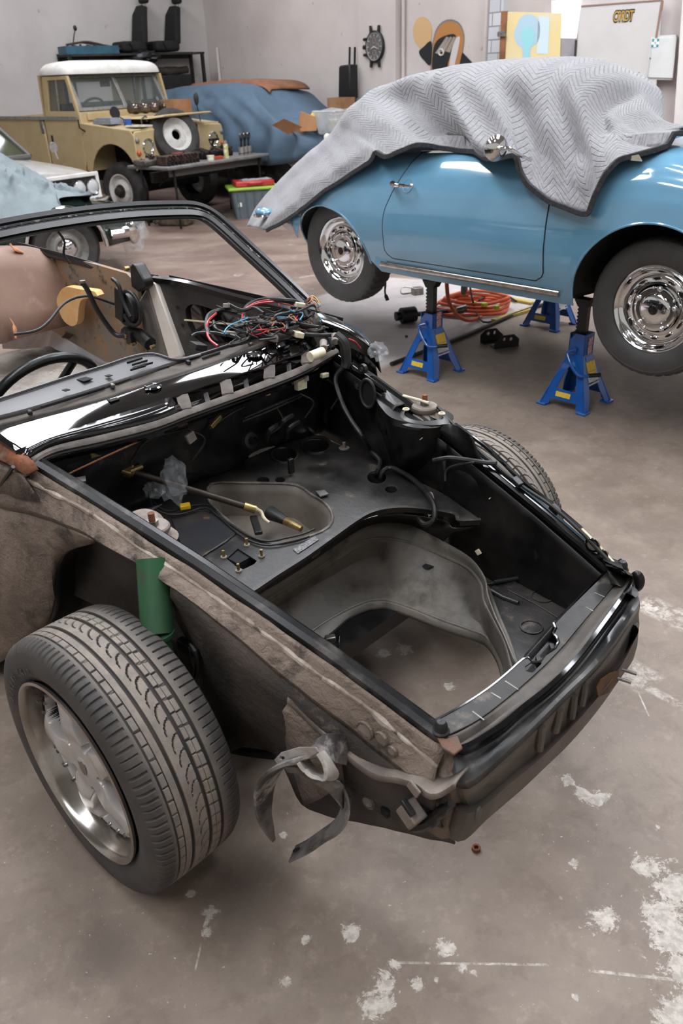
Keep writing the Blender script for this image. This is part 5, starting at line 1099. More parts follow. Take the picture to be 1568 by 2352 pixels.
# wheels
M_tsw = mat('grey_black_tyre', '#3b3a39', '#444241', 10, .4, .7, .6, bump=.05)
def bwheel(u, z, camb=0):
    R = .325; yo = .66
    def T(g): return [V((p[0]+u, yo+p[1], p[2]+z)) for p in xf(g, rx(camb))[0]], g[1]
    L = lambda prof, n=72: xf(lathe(prof, n), rx(R_(-90)))       # h -> +y (outward)
    rim = L([(.2045, -.006), (.2045, .002), (.199, .004), (.193, .0), (.186, -.012), (.178, -.026), (.165, -.034), (.160, -.034), (.156, -.028), (.150, -.024), (.128, -.020), (.124, -.024)])
    W = ob('road_wheel', T(rim), M_chrome, BLU)
    # disc with slots
    rows = []
    for i in range(24):
        r = .124-.124*i/23; row = []
        for k in range(144):
            th = 2*math.pi*k/144; h = -.030+.018*smooth(.112, .10, r) if r > .10 else -.012
            if r < .075: h = -.012+.020*math.sqrt(max(0, 1-(r/.075)**2))*(1+.0)
            row.append(V((r*math.cos(th), h, r*math.sin(th))))
        rows.append(row)
    ob('hub_cap', T(grid(rows, False, True)), M_chrome, W)
    ob('hub_crest', T(L([(.001, .0115), (.020, .010), (.026, .005), (.027, -.002)], 32)), mat('dark_crest', '#2a2725', '#413d39', 90, rough=.25, metal=.6), W)
    for k in range(12):
        th = 2*math.pi*(k+.2)/12; cx, cz = .139*math.cos(th), .139*math.sin(th)
        e = [V((cx-math.sin(th)*.019*math.cos(q)+math.cos(th)*.008*math.sin(q), -.0205, cz+math.cos(th)*.019*math.cos(q)+math.sin(th)*.008*math.sin(q))) for q in [2*math.pi*i/18 for i in range(18)]]
        ob('wheel_slot', T(prism(e, (0, .0025, 0))), M_blackm, W)
        ob('slot_rim', T(tube([p+V((0, .003, 0)) for p in e], .003, 6, True)), M_chrome, W)
    for k in range(5):
        th = 2*math.pi*(k+.15)/5; ob('wheel_nut', T(ball((.098*math.cos(th), -.008, .098*math.sin(th)), .0135, 8)), M_chrome, W)
        th += .35; ob('wheel_clip', T(ball((.10*math.cos(th), -.01, .10*math.sin(th)), .007, 6)), M_chrome, W)
    tw = .175; pr = [(.198, -.15), (.215, -.165), (.25, -.176), (.285, -.172), (.305, -.158), (.318, -.145), (.325, -.12), (.3265, -.07), (.325, -.02), (.319, -.002), (.312, .008), (.30, .017), (.296, .0175), (.292, .019), (.26, .024), (.225, .018), (.207, .006), (.203, -.004)]
    n = 240; rows = []
    for r, h in pr:
        rows.append([V(((r-(.006 if (r > .312 and ((i+int(abs(h+.07)*90)*2) % 6 < 2)) else 0))*math.cos(2*math.pi*i/n), h, (r-(.006 if (r > .312 and ((i+int(abs(h+.07)*90)*2) % 6 < 2)) else 0))*math.sin(2*math.pi*i/n))) for i in range(n)])
    ob('tyre', T(grid(rows, False, True)), M_tsw, W, ang=30)
    ob('sidewall_line', T(xf(tube([V((.294*math.cos(k), .294*math.sin(k), 0)) for k in [2*math.pi*i/72 for i in range(72)]], .0018, 6, True), tr(0, .0185, 0) @ rx(R_(90)))), mat('tyre_line', '#4a4846', rough=.6), W)
    ob('brake_drum', T(L([(.001, -.05), (.12, -.05), (.125, -.06), (.125, -.14), (.001, -.14)], 36)), M_blackm, BLU)
    return W
bwheel(1.05, .642); bwheel(-1.05, .677, 0)
ob('axle_tube', tube([V((1.05, .55, .64)), V((1.05, -.55, .64))], .05, 12), M_blackm, BLU); ob('axle_tube', tube([V((-1.05, .55, .677)), V((-1.05, -.55, .677))], .06, 12), M_blackm, BLU)
c = KB(1370, 592, v=.68+.01); ob('tyre_chalk', prism([c+V((-.03, 0, -.012)), c+V((.03, 0, .006)), c+V((.03, 0, .014)), c+V((-.03, 0, -.004))], (0, .001, 0)), mat('chalk_mark', '#8a7a5c', rough=.9), BLU) if False else None
ob('hanging_strap', tube([KB(885, 650, v=.5), KB(884, 672, v=.5), KB(890, 690, v=.5)], [.007, .006, .012], 8, sm=12), M_cable, BLU)
# ---- quilted blanket over the car
RID = [(618, 500, -.2), (640, 452, -.2), (700, 388, -.15), (760, 335, -.1), (830, 283, -.05), (880, 225, 0), (930, 192, 0), (1000, 166, 0), (1080, 150, 0), (1180, 138, 0), (1310, 133, 0), (1385, 143, .0), (1430, 178, .05), (1462, 225, .1), (1490, 262, .15), (1530, 284, .1), (1580, 292, .05)]
HEM = [(613, 530, .62), (650, 511, .68), (700, 478, .74), (740, 446, .77), (800, 405, .785), (850, 372, .79), (862, 350, .77), (885, 361, .79), (940, 340, .78), (985, 333, .72), (1080, 344, .70), (1110, 362, .80), (1140, 367, .82), (1183, 358, .84), (1192, 392, .84), (1215, 428, .845), (1265, 465, .84), (1340, 492, .835), (1352, 488, .83), (1366, 450, .82), (1390, 402, .80), (1420, 369, .76), (1475, 353, .70), (1520, 340, .62), (1580, 312, .5)]
NC = 150
rid = cr([KB(x, y, v=v) for x, y, v in RID], NC); 
hp = [KB(x, y, v=v+.012) for x, y, v in HEM]
# spread both edges with the same stations
RA = [0, .05, .13, .2, .29, .37, .43, .5, .56, .63, .72, .78, .84, .89, .93, .97, 1]
HA = [0, .05, .12, .17, .245, .31, .325, .35, .41, .455, .545, .575, .61, .655, .675, .70, .745, .80, .81, .835, .865, .89, .93, .965, 1]
def spread(P, Aa, n):
    D = []
    m = len(P)
    for k in range(n):
        f = k/(n-1); i = 0
        while i < m-2 and Aa[i+1] < f: i += 1
        q = (f-Aa[i])/(Aa[i+1]-Aa[i]); p1, p2 = P[i], P[i+1]; p0 = P[i-1] if i else p1*2-p2; p3 = P[i+2] if i+2 < m else p2*2-p1
        lo = p1.lerp(p2, q); hi = 0.5*((2*p1)+(p2-p0)*q+(2*p0-5*p1+4*p2-p3)*q*q+(3*p1-p0-3*p2+p3)*q**3)
        D.append(lo.lerp(hi, .6))
    return D
rid = spread([KB(x, y, v=v) for x, y, v in RID], RA, NC); hem = spread(hp, HA, NC)
NR2 = 46; rows = []
for j in range(NC):
    f = j/(NC-1); a, b = rid[j], hem[j]; hgt = a.z-b.z
    cabin = smooth(.22, .42, f)*(1-smooth(.84, .93, f))
    sh = a+V((.05*(b.x-a.x), .40*cabin+.25*(1-cabin), -.055*cabin-.03*(1-cabin)))
    sd = sh.lerp(b, .34)+V((0, .03*cabin, -.02*hgt*cabin)); lo = sh.lerp(b, .70)+V((0, .0, -.02*hgt))
    col = cr([V((a.x-.0, -.40*cabin-.2*(1-cabin)+a.y, a.z-.07)), a, sh, sd, lo, b], NR2)
    for k in range(NR2):
        q = k/(NR2-1); p = col[k]
        w = smooth(.28, .5, q)*(1-smooth(.9, 1, q))
        sag = math.exp(-((f-.50)/.055)**2)*smooth(.40, .58, q)*(1-.6*smooth(.88, 1, q))*.17       # hollow over the side window
        ridge = math.exp(-((f-.585)/.018)**2)*smooth(.32, .5, q)*.055*(1-smooth(.93, 1, q))+math.exp(-((f-.435)/.02)**2)*smooth(.32, .5, q)*.03
        fold = w*(.022*math.sin(f*62+3*math.sin(q*5))*smooth(.55, .7, f)*(1-smooth(.80, .86, f))+.014*noise.noise(V((f*14, q*5, 2)))+.03*noise.noise(V((f*5, q*3, 7))))
        d = -sag+ridge+fold+.045*smooth(.2, .5, q)*(1-smooth(.9, 1, q))*(1-smooth(.25, .34, f))
        if f > .84: d += -.10*math.exp(-((f-.875)/.02)**2)*smooth(.15, .4, q)*(1-smooth(.7, .9, q))
        col[k] = p+V((.15*d, d, .35*d+.004*noise.noise(V((f*40, q*14, 1)))))
    for k in range(2, NR2):
        p = col[k]; z0, z1 = terp(ZB, p.x), terp(ZT, p.x); q = (p.z-z0)/(z1-z0)
        if p.x < -1.45: continue
        if q < 1: col[k] = V((p.x, max(p.y, terp(WU, p.x)*terp(QV, max(0, q))+.016+.012*(k/NR2)), p.z))
        elif p.y < terp(WU, p.x)*.75 and p.z < z1+.055: col[k] = V((p.x, p.y, z1+.06))
    rows.append(col)
FL[0] = 1
WB = [[B.w(*p) for p in r] for r in rows]
t = NT('quilted_blanket'); t.b.inputs['Roughness'].default_value = .95; t.b.inputs['Sheen Weight'].default_value = .3
uvn = t.n('ShaderNodeUVMap', _uv_map='quilt'); sx = t.n('ShaderNodeSeparateXYZ'); t.l(uvn.outputs[0], sx.inputs[0])
wq = t.n('ShaderNodeTexNoise', Scale=3.0); t.l(uvn.outputs[0], wq.inputs['Vector'])
xx = t.math('ADD', sx.outputs[0], t.math('MULTIPLY', wq.outputs['Fac'], .03)); yy = sx.outputs[1]
zig = t.math('MULTIPLY', t.math('ABSOLUTE', t.math('SUBTRACT', t.math('FRACT', t.math('DIVIDE', xx, .16)), .5)), .17)
st_ = t.math('ABSOLUTE', t.math('SUBTRACT', t.math('FRACT', t.math('DIVIDE', t.math('ADD', yy, zig), .034)), .5))
hq = t.math('POWER', t.math('SUBTRACT', 1.0, t.math('MULTIPLY', st_, 2.0)), .5)
hq = t.math('SUBTRACT', 1.0, t.ramp(st_, .34, .5))
cq = t.mix(t.ramp(t.noise(60, 4, .7), .35, .68), srgb('#676668'), srgb('#838183')); cq = t.mix(t.math('MULTIPLY', t.ramp(st_, .38, .5), .35), cq, srgb('#59585c')); cq = t.mix(t.ramp(t.noise(130, 2, .5), .72, .75), cq, srgb('#b98f8a'))
t.l(cq, t.b.inputs['Base Color']); t.bump(t.math('ADD', hq, t.math('MULTIPLY', t.noise(120, 3, .6), .15)), .6, .010)
BKT = ob('moving_blanket', grid(WB), t.m, sol=.008, off=1, ang=80)
def cloth_uv(o, n, m, du, dv, name):
    """cloth coordinates in metres for a grid of n rows by m"""
    me = o.data; uv = me.uv_layers.new(name=name); n_ = m
    X = {}
    for i in range(n):
        for j in range(m): X[i*m+j] = (i*du, j*dv)
    for lp in me.loops: uv.data[lp.index].uv = X.get(lp.vertex_index, (0, 0))
cloth_uv(BKT, NC, NR2, 3.4/NC, 1.25/NR2, 'quilt')
tag(BKT, 'grey quilted moving blanket with black hem draped over the blue coupe', 'blanket')
hemw = [r[-1] for r in WB]
ob('blanket_hem', sweep(hemw, [(-.010, .014), (.010, .014), (.011, -.010), (-.008, -.010)]), mat('black_binding', '#2a2a2c', '#3a3a3c', 60, rough=.9, bump=.2, bsc=200), BKT, bev=.003)
FL[0] = -1; c = KB(1457, 363, v=.74); FL[0] = 1
ob('cloth_tag', prism([B.w(*KB(x, y, v=.75)) for x, y in ((1428, 364), (1466, 357), (1474, 371), (1452, 369))], (0, 0, .004)), M_white, BKT)
# ---- jack stands
FL[0] = -1
M_jb = mat('blue_stand_paint', '#0f529e', '#0c478c', 6, rough=.28, coat=.4); M_jk = mat('black_ratchet', '#100f0f', '#1d1b19', 20, rough=.4)
M_lw = mat('label_white', '#b9bcc4', '#9aa0b0', 90, .5, .55, .5); M_ly = mat('label_yellow', '#d8b63a', '#caa42c', 60, rough=.5); M_lr = mat('label_red', '#b04a44', '#c9c4c4', 120, .45, .55, .5)
def stand(name, label, cu, cv, H=.395, post=.20):
    r = thing(name, label, 'jack stand', B.w(cu, cv, 0), B.yaw, 'blue jack stands under the coupe')
    hb, ht = .142, .047; zk = .285
    def fz(z): return ht+(hb-ht)*max(0, (zk-z)/zk)**1.0 if z < zk else ht
    def side(axis, s, window):
        P2 = lambda a, z: (V((s*fz(z), a, z)) if axis == 'u' else V((a, s*fz(z), z)))
        top = [P2(-ht, H), P2(ht, H)] if axis == 'u' else [P2(-ht, H-.04), P2(-ht+.035, H), P2(ht, H)]
        outl = [P2(ht, zk), P2(hb, .012), P2(hb-.055, .012)]
        outl += ([P2(hb-.062, .045), P2(-hb+.062, .045)] if window else [P2(.052, .09), P2(.035, .165), P2(0, .185), P2(-.035, .165), P2(-.052, .09)])
        outl += [P2(-hb+.055, .012), P2(-hb, .012), P2(-ht, zk)]
        holes = [[P2(-.062, .10), P2(.062, .10), P2(.032, .20), P2(.016, .225), P2(-.016, .225), P2(-.032, .20)]] if window else []
        # the face bends at the knee: build upper and lower sheets
        n = V((s, 0, 0)) if axis == 'u' else V((0, s, 0))
        return add(prism(top+[P2(ht, zk), P2(-ht, zk)], n*-.005), prism([p for p in outl], n*-.005, holes))
    for ax, s, w in (('v', 1, True), ('v', -1, True), ('u', 1, False), ('u', -1, False)): ob('stand_side', side(ax, s, w), M_jb, r, ang=25)
    for a in (-1, 1):
        for b in (-1, 1): ob('foot', prism([V((a*(hb-.045), b*(hb-.045), 0)), V((a*(hb+.012), b*(hb-.045), 0)), V((a*(hb+.012), b*(hb+.012), 0)), V((a*(hb-.045), b*(hb+.012), 0))], (0, 0, .012)), M_jb, r, bev=.003)
    ob('collar', box((0, 0, H-.02), (.075, .075, .04)), M_jk, r)
    pz = H+post; teeth = [V((-.028, 0, .2)), V((.024, 0, .2)), V((.024, 0, pz-.05))]+[V((-.028-(.010 if k % 2 else 0), 0, pz-.05-(pz-.05-H+.02)*k/18)) for k in range(19)]
    PO = ob('ratchet_post', prism([p+V((0, .018, 0)) for p in teeth], (0, -.036, 0)), M_jk, r, bev=.003)
    ob('saddle', add(prism([V((-.055, .03, pz)), V((-.055, .03, pz-.02)), V((-.03, .03, pz-.06)), V((.03, .03, pz-.06)), V((.055, .03, pz-.02)), V((.055, .03, pz)), V((.03, .03, pz-.018)), V((-.03, .03, pz-.018))], (0, -.06, 0))), M_jk, PO, bev=.006)
    h = [V((-.005, ht+.01, .315)), V((-.03, ht+.035, .30)), V((.0, ht+.05, .255)), V((.055, ht+.06, .205)), V((.085, ht+.045, .195)), V((.12, ht+.01, .20))]
    HA_ = ob('release_handle', tube(h, .0085, 10, sm=40), M_jb, r); ob('handle_grip', cyl(V((.105, ht+.025, .198)), V((.15, ht-.02, .202)), .0115, n=14), M_black, HA_)
    ob('pivot_boss', cyl(V((-.005, ht, .315)), V((-.005, ht+.014, .315)), .014, n=16), M_jb, HA_)
    X = lambda z, o=.002: fz(z)+o
    def lab(z0, z1, y0, y1, m, nm): ob(nm, prism([V((X(z0), y0, z0)), V((X(z0), y1, z0)), V((X(z1), y1, z1)), V((X(z1), y0, z1))], (.0008, 0, 0)), m, r)
    lab(.29, .38, -.030, .012, M_lr, 'warning_label'); lab(.255, .28, -.045, .03, M_jb, 'badge_strip'); lab(.20, .25, -.05, .035, M_ly, 'yellow_label'); lab(.125+.06, .198, -.05, .035, M_ly, 'yellow_label'); lab(.145, .183, -.055, .045, M_lw, 'data_label'); lab(.130, .138, -.058, .05, M_lw, 'data_stripe')
    z = .075; ob('side_label', prism([V((-.055, fz(z-.013)+.002, z-.013)), V((.035, fz(z-.013)+.002, z-.013)), V((.035, fz(z+.013)+.002, z+.013)), V((-.055, fz(z+.013)+.002, z+.013))], (0, .0008, 0)), M_ly, r)
    return r
stand('jack_stand', 'blue jack stand under the sill beside the front wheel of the coupe', .575, .445, .40, .20)
stand('jack_stand', 'blue jack stand under the sill near the rear wheel', -.385, .555, .375, .21)
stand('jack_stand', 'darker blue jack stand standing behind the orange hose, under the far sill', -.40, -.80, .375, .22)
FL[0] = 1
# ================================================================ YELLOW PICK-UP
FL[0] = -1
T_ = Frame(-1.98763, 12.1401, -.59423); KT = T_.K
TRK = thing('pickup_truck', 'sand yellow off-road pickup with white cab roof parked by the far wall', 'truck', T_.o, T_.yaw)
M_ty = mat('sand_paint', '#b5a078', '#a9946c', 3, .4, .7, .45, c3='#968362', sc3=9, lo3=.66, hi3=.8)
M_tw = mat('white_roof_paint', '#d6d3ce', '#c4c0ba', 5, rough=.45); M_glv = mat('galvanised', '#8f8d88', '#7b7873', 20, rough=.45, metal=.5)
M_gl = mat('window_glass', '#6d7674', rough=.03, alpha=.22, spec=.6); M_dk = mat('cab_dark', '#24211d', '#3a352e', 8, rough=.7)
SV = .87
sv = lambda l, v=SV: [KT(x, y, v=v) for x, y in l]
su0 = lambda l, u=0: [KT(x, y, u=u) for x, y in l]
# load bed, cab side, wings
ob('bed_side', prism([V((-3.35, SV, .62)), V((-1.72, SV, .62)), V((-1.72, SV, 1.27)), V((-3.35, SV, 1.27))], (0, -.03, 0)), M_ty, TRK, bev=.02)
ob('bed_side', prism([V((-3.35, -SV, .62)), V((-1.72, -SV, .62)), V((-1.72, -SV, 1.27)), V((-3.35, -SV, 1.27))], (0, .03, 0)), M_ty, TRK)
ob('tailgate', box((-3.34, 0, .95), (.03, 1.70, .62)), M_ty, TRK); ob('bed_floor', box((-2.5, 0, .66), (1.68, 1.7, .04)), M_dk, TRK); ob('bed_front', box((-1.74, 0, .95), (.03, 1.7, .62)), M_ty, TRK)
ob('bed_capping', sweep([V((-3.36, SV-.0, 1.28)), V((-1.0, SV, 1.26))], [(-.03, -.02), (.03, -.02), (.03, .02), (-.03, .02)]), M_glv, TRK)
dl = [V((-1.68, SV, .55)), V((-1.05, SV, .55)), V((-.98, SV, .75)), V((-.98, SV, 1.24)), V((-1.68, SV, 1.26))]
DRr = ob('door', prism(dl, (0, -.04, 0)), M_ty, TRK, bev=.01)
ob('door_handle', box(sv([(121, 320)])[0], (.03, .02, .10)), M_black, DRr); 
ob('mirror_stay', tube([V((-.9, SV, 1.1)), V((-.88, SV+.1, 1.15)), V((-.86, SV+.12, 1.25))], .01, 6), M_black, TRK)
ob('lock_bracket', box(sv([(97, 292)])[0], (.07, .02, .16)), M_steel, TRK, bev=.02)
# upper cab
up_ = [(95, 176), (152, 174), (182, 268), (182, 277), (105, 276)]
wn_ = [(107, 185), (148, 183), (172, 256), (112, 256)]
ob('cab_side', prism(sv(up_), (0, -.04, 0), [sv(wn_)]), M_ty, TRK, bev=.006)
ob('side_window', prism(sv(wn_, SV-.02), (0, -.004, 0)), M_gl, TRK); ob('window_bar', tube(sv([(128, 185), (136, 256)], SV-.01), .014, 6), M_glv, TRK)
m_ = lambda l: [V((p.x, -p.y, p.z)) for p in l]
ob('cab_side', prism(m_(sv(up_)), (0, .04, 0), [m_(sv(wn_))]), M_ty, TRK)
rf = []
for k, (ins, z) in enumerate(((0, 1.775), (.0, 1.80), (.015, 1.85), (.06, 1.895), (.13, 1.92), (.30, 1.94), (.60, 1.945), (.80, 1.945))):
    a, b = -1.72+ins*.9, -1.02-ins*.8; w = SV+.03-ins
    if k == 7: a = b = -1.37; w = .02
    rf.append([V((a+(b-a)*i/6 if s == 1 else 0, 0, 0)) for s in ()] or [V(p) for p in ([(a+.1, w, z)]+[(b-.08, w, z), (b, w-.08, z), (b, -w+.08, z), (b-.08, -w, z), (a+.1, -w, z), (a, -w+.1, z), (a, w-.1, z)])])
g = grid(rf[:7], False, True); ob('cab_roof', (g[0], g[1]+[tuple(range(48, 56))]), M_tw, TRK, sub=2, ang=60)
ob('cab_back', prism([V((-1.70, .86, 1.2)), V((-1.70, -.86, 1.2)), V((-1.70, -.84, 1.78)), V((-1.70, .84, 1.78))], (.03, 0, 0), [[V((-1.70, .45, 1.35)), V((-1.70, -.45, 1.35)), V((-1.70, -.45, 1.68)), V((-1.70, .45, 1.68))]]), M_ty, TRK)
# windscreen: frame, centre bar, two panes
wp = lambda v, q: V((-.96-.20*q, v*(1-.03*q), 1.34+.43*q))
fr_ = [wp(.84, 0), wp(-.84, 0), wp(-.84, 1), wp(.84, 1)]
ho = [[wp(.78, .1), wp(.03, .1), wp(.03, .92), wp(.78, .92)], [wp(-.03, .1), wp(-.78, .1), wp(-.78, .92), wp(-.03, .92)]]
WF = ob('windscreen_frame', prism(fr_, (-.035, 0, -.012), ho), M_glv, TRK, bev=.006)
for h in ho: ob('windscreen_pane', prism([p+V((-.015, 0, 0)) for p in h], (-.004, 0, 0)), M_gl, WF)
ob('cab_wheel', tube([V((-1.22+.05*math.sin(k), .38+.19*math.cos(k), 1.38+.10*math.sin(k))) for k in [2*math.pi*i/28 for i in range(28)]], .016, 8, True), M_black, TRK)
ob('rear_mirror', box(wp(.12, .72)+V((-.1, 0, 0)), (.02, .16, .07)), M_black, TRK); ob('tax_disc', lathe([(.001, 0), (.03, 0)], 16, axisM(wp(-.66, .22), (1, 0, .4))), M_glv, TRK)
for s in (1, -1): ob('seat_back', box((-1.58, s*.45, 1.25), (.12, .42, .35)), M_dk, TRK, bev=.04)
ob('bulkhead', prism([V((-.96, .86, .6)), V((-.96, -.86, .6)), V((-.96, -.86, 1.33)), V((-.96, .86, 1.33))], (-.04, 0, 0)), M_ty, TRK, bev=.01)
for s in (1, -1): ob('vent_flap', box((-.945, s*.42, 1.27), (.015, .66, .09)), M_ty, TRK, bev=.008)
# front wings
def wing(s):
    W0, W1 = SV, .36; ax, az, ar = -.46, .40, .43
    outl = [V((-.98, s*W0, .60)), V((-.90, s*W0, .60))]+[V((ax-ar*math.cos(k), s*W0, az+.12+ar*math.sin(k))) for k in [math.pi*(.12+.80*i/14) for i in range(15)]]+[V((0, s*W0, .66)), V((0, s*W0, 1.04)), V((-.05, s*W0, 1.10)), V((-.98, s*W0, 1.20))]
    w = ob('front_wing', prism(outl, (0, -s*.02, 0)), M_ty, TRK, bev=.015)
    ob('wing_top', prism([V((-.98, s*W0, 1.20)), V((-.06, s*W0, 1.115)), V((-.02, s*(W0-.05), 1.125)), V((-.02, s*W1, 1.135)), V((-.98, s*W1, 1.21))], (0, 0, -.03)), M_ty, w, bev=.012)
    ob('wing_front', prism([V((0, s*W0, .66)), V((0, s*W1, .74)), V((0, s*W1, 1.12)), V((0, s*(W0-.03), 1.10)), V((0, s*W0, 1.06))], (-.03, 0, 0)), M_ty, w, bev=.015)
    ob('wing_liner', prism([V((-.9, s*.40, .5)), V((-.02, s*.40, .5)), V((-.02, s*.40, 1.12)), V((-.9, s*.40, 1.15))], (0, -s*.02, 0)), M_blackm, w)
    c = V((.0, s*.645, .905)); hl = ob('headlamp', lathe([(.102, 0), (.104, .014), (.092, .022), (.088, .014)], 28, axisM(c, (1, 0, 0))), M_chrome, w)
    ob('lamp_bowl', lathe([(.09, .015), (.06, -.02), (.03, -.03), (.001, -.032)], 24, axisM(c, (1, 0, 0))), M_chrome, hl); ob('lamp_glass', lathe([(.09, .016), (.05, .03), (.001, .034)], 24, axisM(c, (1, 0, 0))), M_gl, hl)
    ob('side_lamp', ball((.01, s*.83, .995), .034, 8, (.7, 1, 1)), M_glv, w); ob('indicator', ball((.01, s*.83, .845), .036, 8, (.8, 1, 1)), mat('orange_lens', '#b5532a', rough=.25), w)
wing(1); wing(-1)
ob('radiator_panel', box((-.12, 0, .85), (.04, .74, .5)), M_blackm, TRK); ob('engine_block', box((-.5, 0, .85), (.6, .5, .4)), M_dk, TRK, bev=.03)
ob('front_bumper', box((.18, 0, .55), (.06, 1.66, .13)), M_dk, TRK, bev=.01); ob('chassis_rail', box((-1.6, .4, .5), (3.3, .08, .12)), M_blackm, TRK); ob('chassis_rail', box((-1.6, -.4, .5), (3.3, .08, .12)), M_blackm, TRK)
ob('axle', cyl((-.46, .7, .36), (-.46, -.7, .36), .06), M_blackm, TRK)
bn = [V((-.97, .47, 1.235)), V((-.10, .50, 1.19)), V((.16, .46, 1.27)), V((.16, -.46, 1.27)), V((-.10, -.50, 1.19)), V((-.97, -.47, 1.235))]
g = sweep([V((-.97, 0, 1.235)), V((-.5, 0, 1.235)), V((-.1, 0, 1.235)), V((.18, 0, 1.26))], [(-.50, -.01), (-.44, .015), (.44, .015), (.50, -.01), (.44, -.012), (-.44, -.012)])
BNT = ob('bonnet', g, M_ty, TRK, bev=.01)
def roadwheel(par, c, R, r, w, ax, mr, name='road_wheel', hub=True):
    M = axisM(c, ax); W = ob(name, lathe([(r, .0), (r+.006, .008), (r-.012, .006), (r-.03, -.04), (r*.72, -.05), (r*.66, -.01), (r*.42, .012), (r*.38, -.004), (.001, -.004)] if hub else [(r, 0), (r+.006, .008), (r-.02, -.03), (r*.8, -.05), (r*.62, -.02), (r*.34, -.015), (r*.30, -.05)], 36, M), mr, par)
    ob('tyre', lathe([(r, .0), (r+.03, .018), (r+.08, .024), (R-.05, .018), (R-.015, .0), (R, -.03), (R, -w+.03), (R-.02, -w), (r, -w)], 40, M), M_rubber, W)
    if hub: ob('hub', lathe([(.085, -.004), (.08, .03), (.055, .035), (.05, .08), (.001, .085)], 20, M), M_dk, W)
    return W
M_wr = mat('white_rim', '#c9c6c0', '#a39c94', 14, .5, .75, .5)
roadwheel(TRK, V((-.46, .80, .36)), .365, .215, .17, (0, 1, 0), M_wr); roadwheel(TRK, V((-.46, -.80, .36)), .365, .215, .17, (0, -1, 0), M_wr); roadwheel(TRK, V((-2.62, .80, .36)), .365, .215, .17, (0, 1, 0), M_wr)
# spare wheel leaning in front of the radiator
c = KT(404, 308, u=.10); roadwheel(TRK, c+V((.02, 0, 0)), .345, .20, .19, (.90, .30, .32), M_wr, 'spare_wheel', False)
# loose things on the bonnet and the wing
FL[0] = 1
c0_ = KT(342, 236, u=-.55)
EX = tag(ob('exhaust_manifold', add(*[ball(T_.w(c0_.x+.02*k-.03, c0_.y+.24-.16*k, 1.34), .085, 8, (1, 1, .85)) for k in range(4)], cyl(T_.w(c0_.x-.05, c0_.y+.33, 1.34), T_.w(c0_.x+.05, c0_.y-.33, 1.34), .06)), mat('brown_chromed_metal', '#6b6059', '#3a302b', 8, rough=.2, metal=.8)), 'brown shiny lobed metal manifold lying on the truck bonnet', 'engine part')
bx = Frame(*T_.w(-.35, -.28, 0).xy, T_.yaw); FL[0] = 1
M_card = mat('cardboard', '#9a7150', '#8a6446', 9, .4, .7, .85)
def carton(name, label, o, yaw, s, flap=0, m=None):
    r = thing(name, label, 'box', o, yaw); x, y, z = s; m = m or M_card; t_ = .006
    ob('carton_bottom', box((0, 0, t_/2), (x, y, t_)), m, r)
    for a, b, w, n in ((x/2, 0, (t_, y), 0), (-x/2, 0, (t_, y), 0), (0, y/2, (x, t_), 0), (0, -y/2, (x, t_), 0)): ob('carton_side', box((a, b, z/2), (w[0], w[1], z)), m, r)
    if flap:
        ob('carton_flap', prism([V((x/2, -y/2, z)), V((x/2, y/2, z)), V((x/2+y*.4*flap, y/2, z-.05)), V((x/2+y*.4*flap, -y/2, z-.05))], (0, 0, t_)), m, r)
        ob('carton_flap', prism([V((-x/2, -y/2, z)), V((-x/2, y/2, z)), V((-x/2-.05, y/2, z+y*.45*flap)), V((-x/2-.05, -y/2, z+y*.45*flap))], (t_, 0, 0)), m, r)
    return r
carton('cardboard_box', 'small cardboard box on the truck bonnet beside the brown manifold', T_.w(-.42, -.42, 1.256), T_.yaw, (.24, .36, .17))
c = KT(262, 292, z=1.19)
def onwing(u, v, z=1.2): return T_.w(u, v, z)
tag(ob('wing_mirror', add(lathe([(.001, .01), (.075, .008), (.08, 0), (.07, -.02), (.001, -.03)], 20, axisM(onwing(-.55, .62, 1.31), (.7, -.6, .25))), tube([onwing(-.55, .62, 1.30), onwing(-.5, .56, 1.24), onwing(-.42, .5, 1.18)], .008, 6)), M_black), 'round black mirror head lying on the truck wing', 'mirror')
tag(ob('plastic_tray', add(box(onwing(-.62, .70, 1.205), (.34, .22, .05), rz(T_.yaw)), box(onwing(-.62, .70, 1.24), (.28, .16, .03), rz(T_.yaw))), mat('grey_clear_plastic', '#8d9199', '#777b84', 12, rough=.35)), 'grey translucent plastic tray on the truck wing by the windscreen', 'tray')
tag(ob('blue_can', cyl(onwing(-.34, .62, 1.15), onwing(-.34, .62, 1.235), .05, n=20), mat('blue_tin', '#2b4f96', '#c7c9cc', 30, .6, .65, .4)), 'small blue tin standing on the truck wing', 'can')
tag(ob('paper_pad', box(onwing(-.14, .60, 1.15), (.26, .30, .025), rz(T_.yaw+.2) @ rx(-.04)), M_white, bev=.004), 'white paper pad lying at the front edge of the truck wing', 'pad')
tag(ob('small_bracket', tube([onwing(-.18, .52, 1.16), onwing(-.20, .50, 1.22), onwing(-.15, .46, 1.26), onwing(-.12, .48, 1.2)], .01, 6, sm=14), M_steel), 'small bent metal bracket standing on the truck wing', 'bracket')
tag(ob('far_mirror', add(ball(onwing(-.2, -.60, 1.42), .07, 8, (.5, .8, 1.2)), tube([onwing(-.2, -.60, 1.36), onwing(-.18, -.62, 1.13)], .008, 6)), M_dk), 'oval mirror on a stalk on the far wing of the truck', 'mirror')
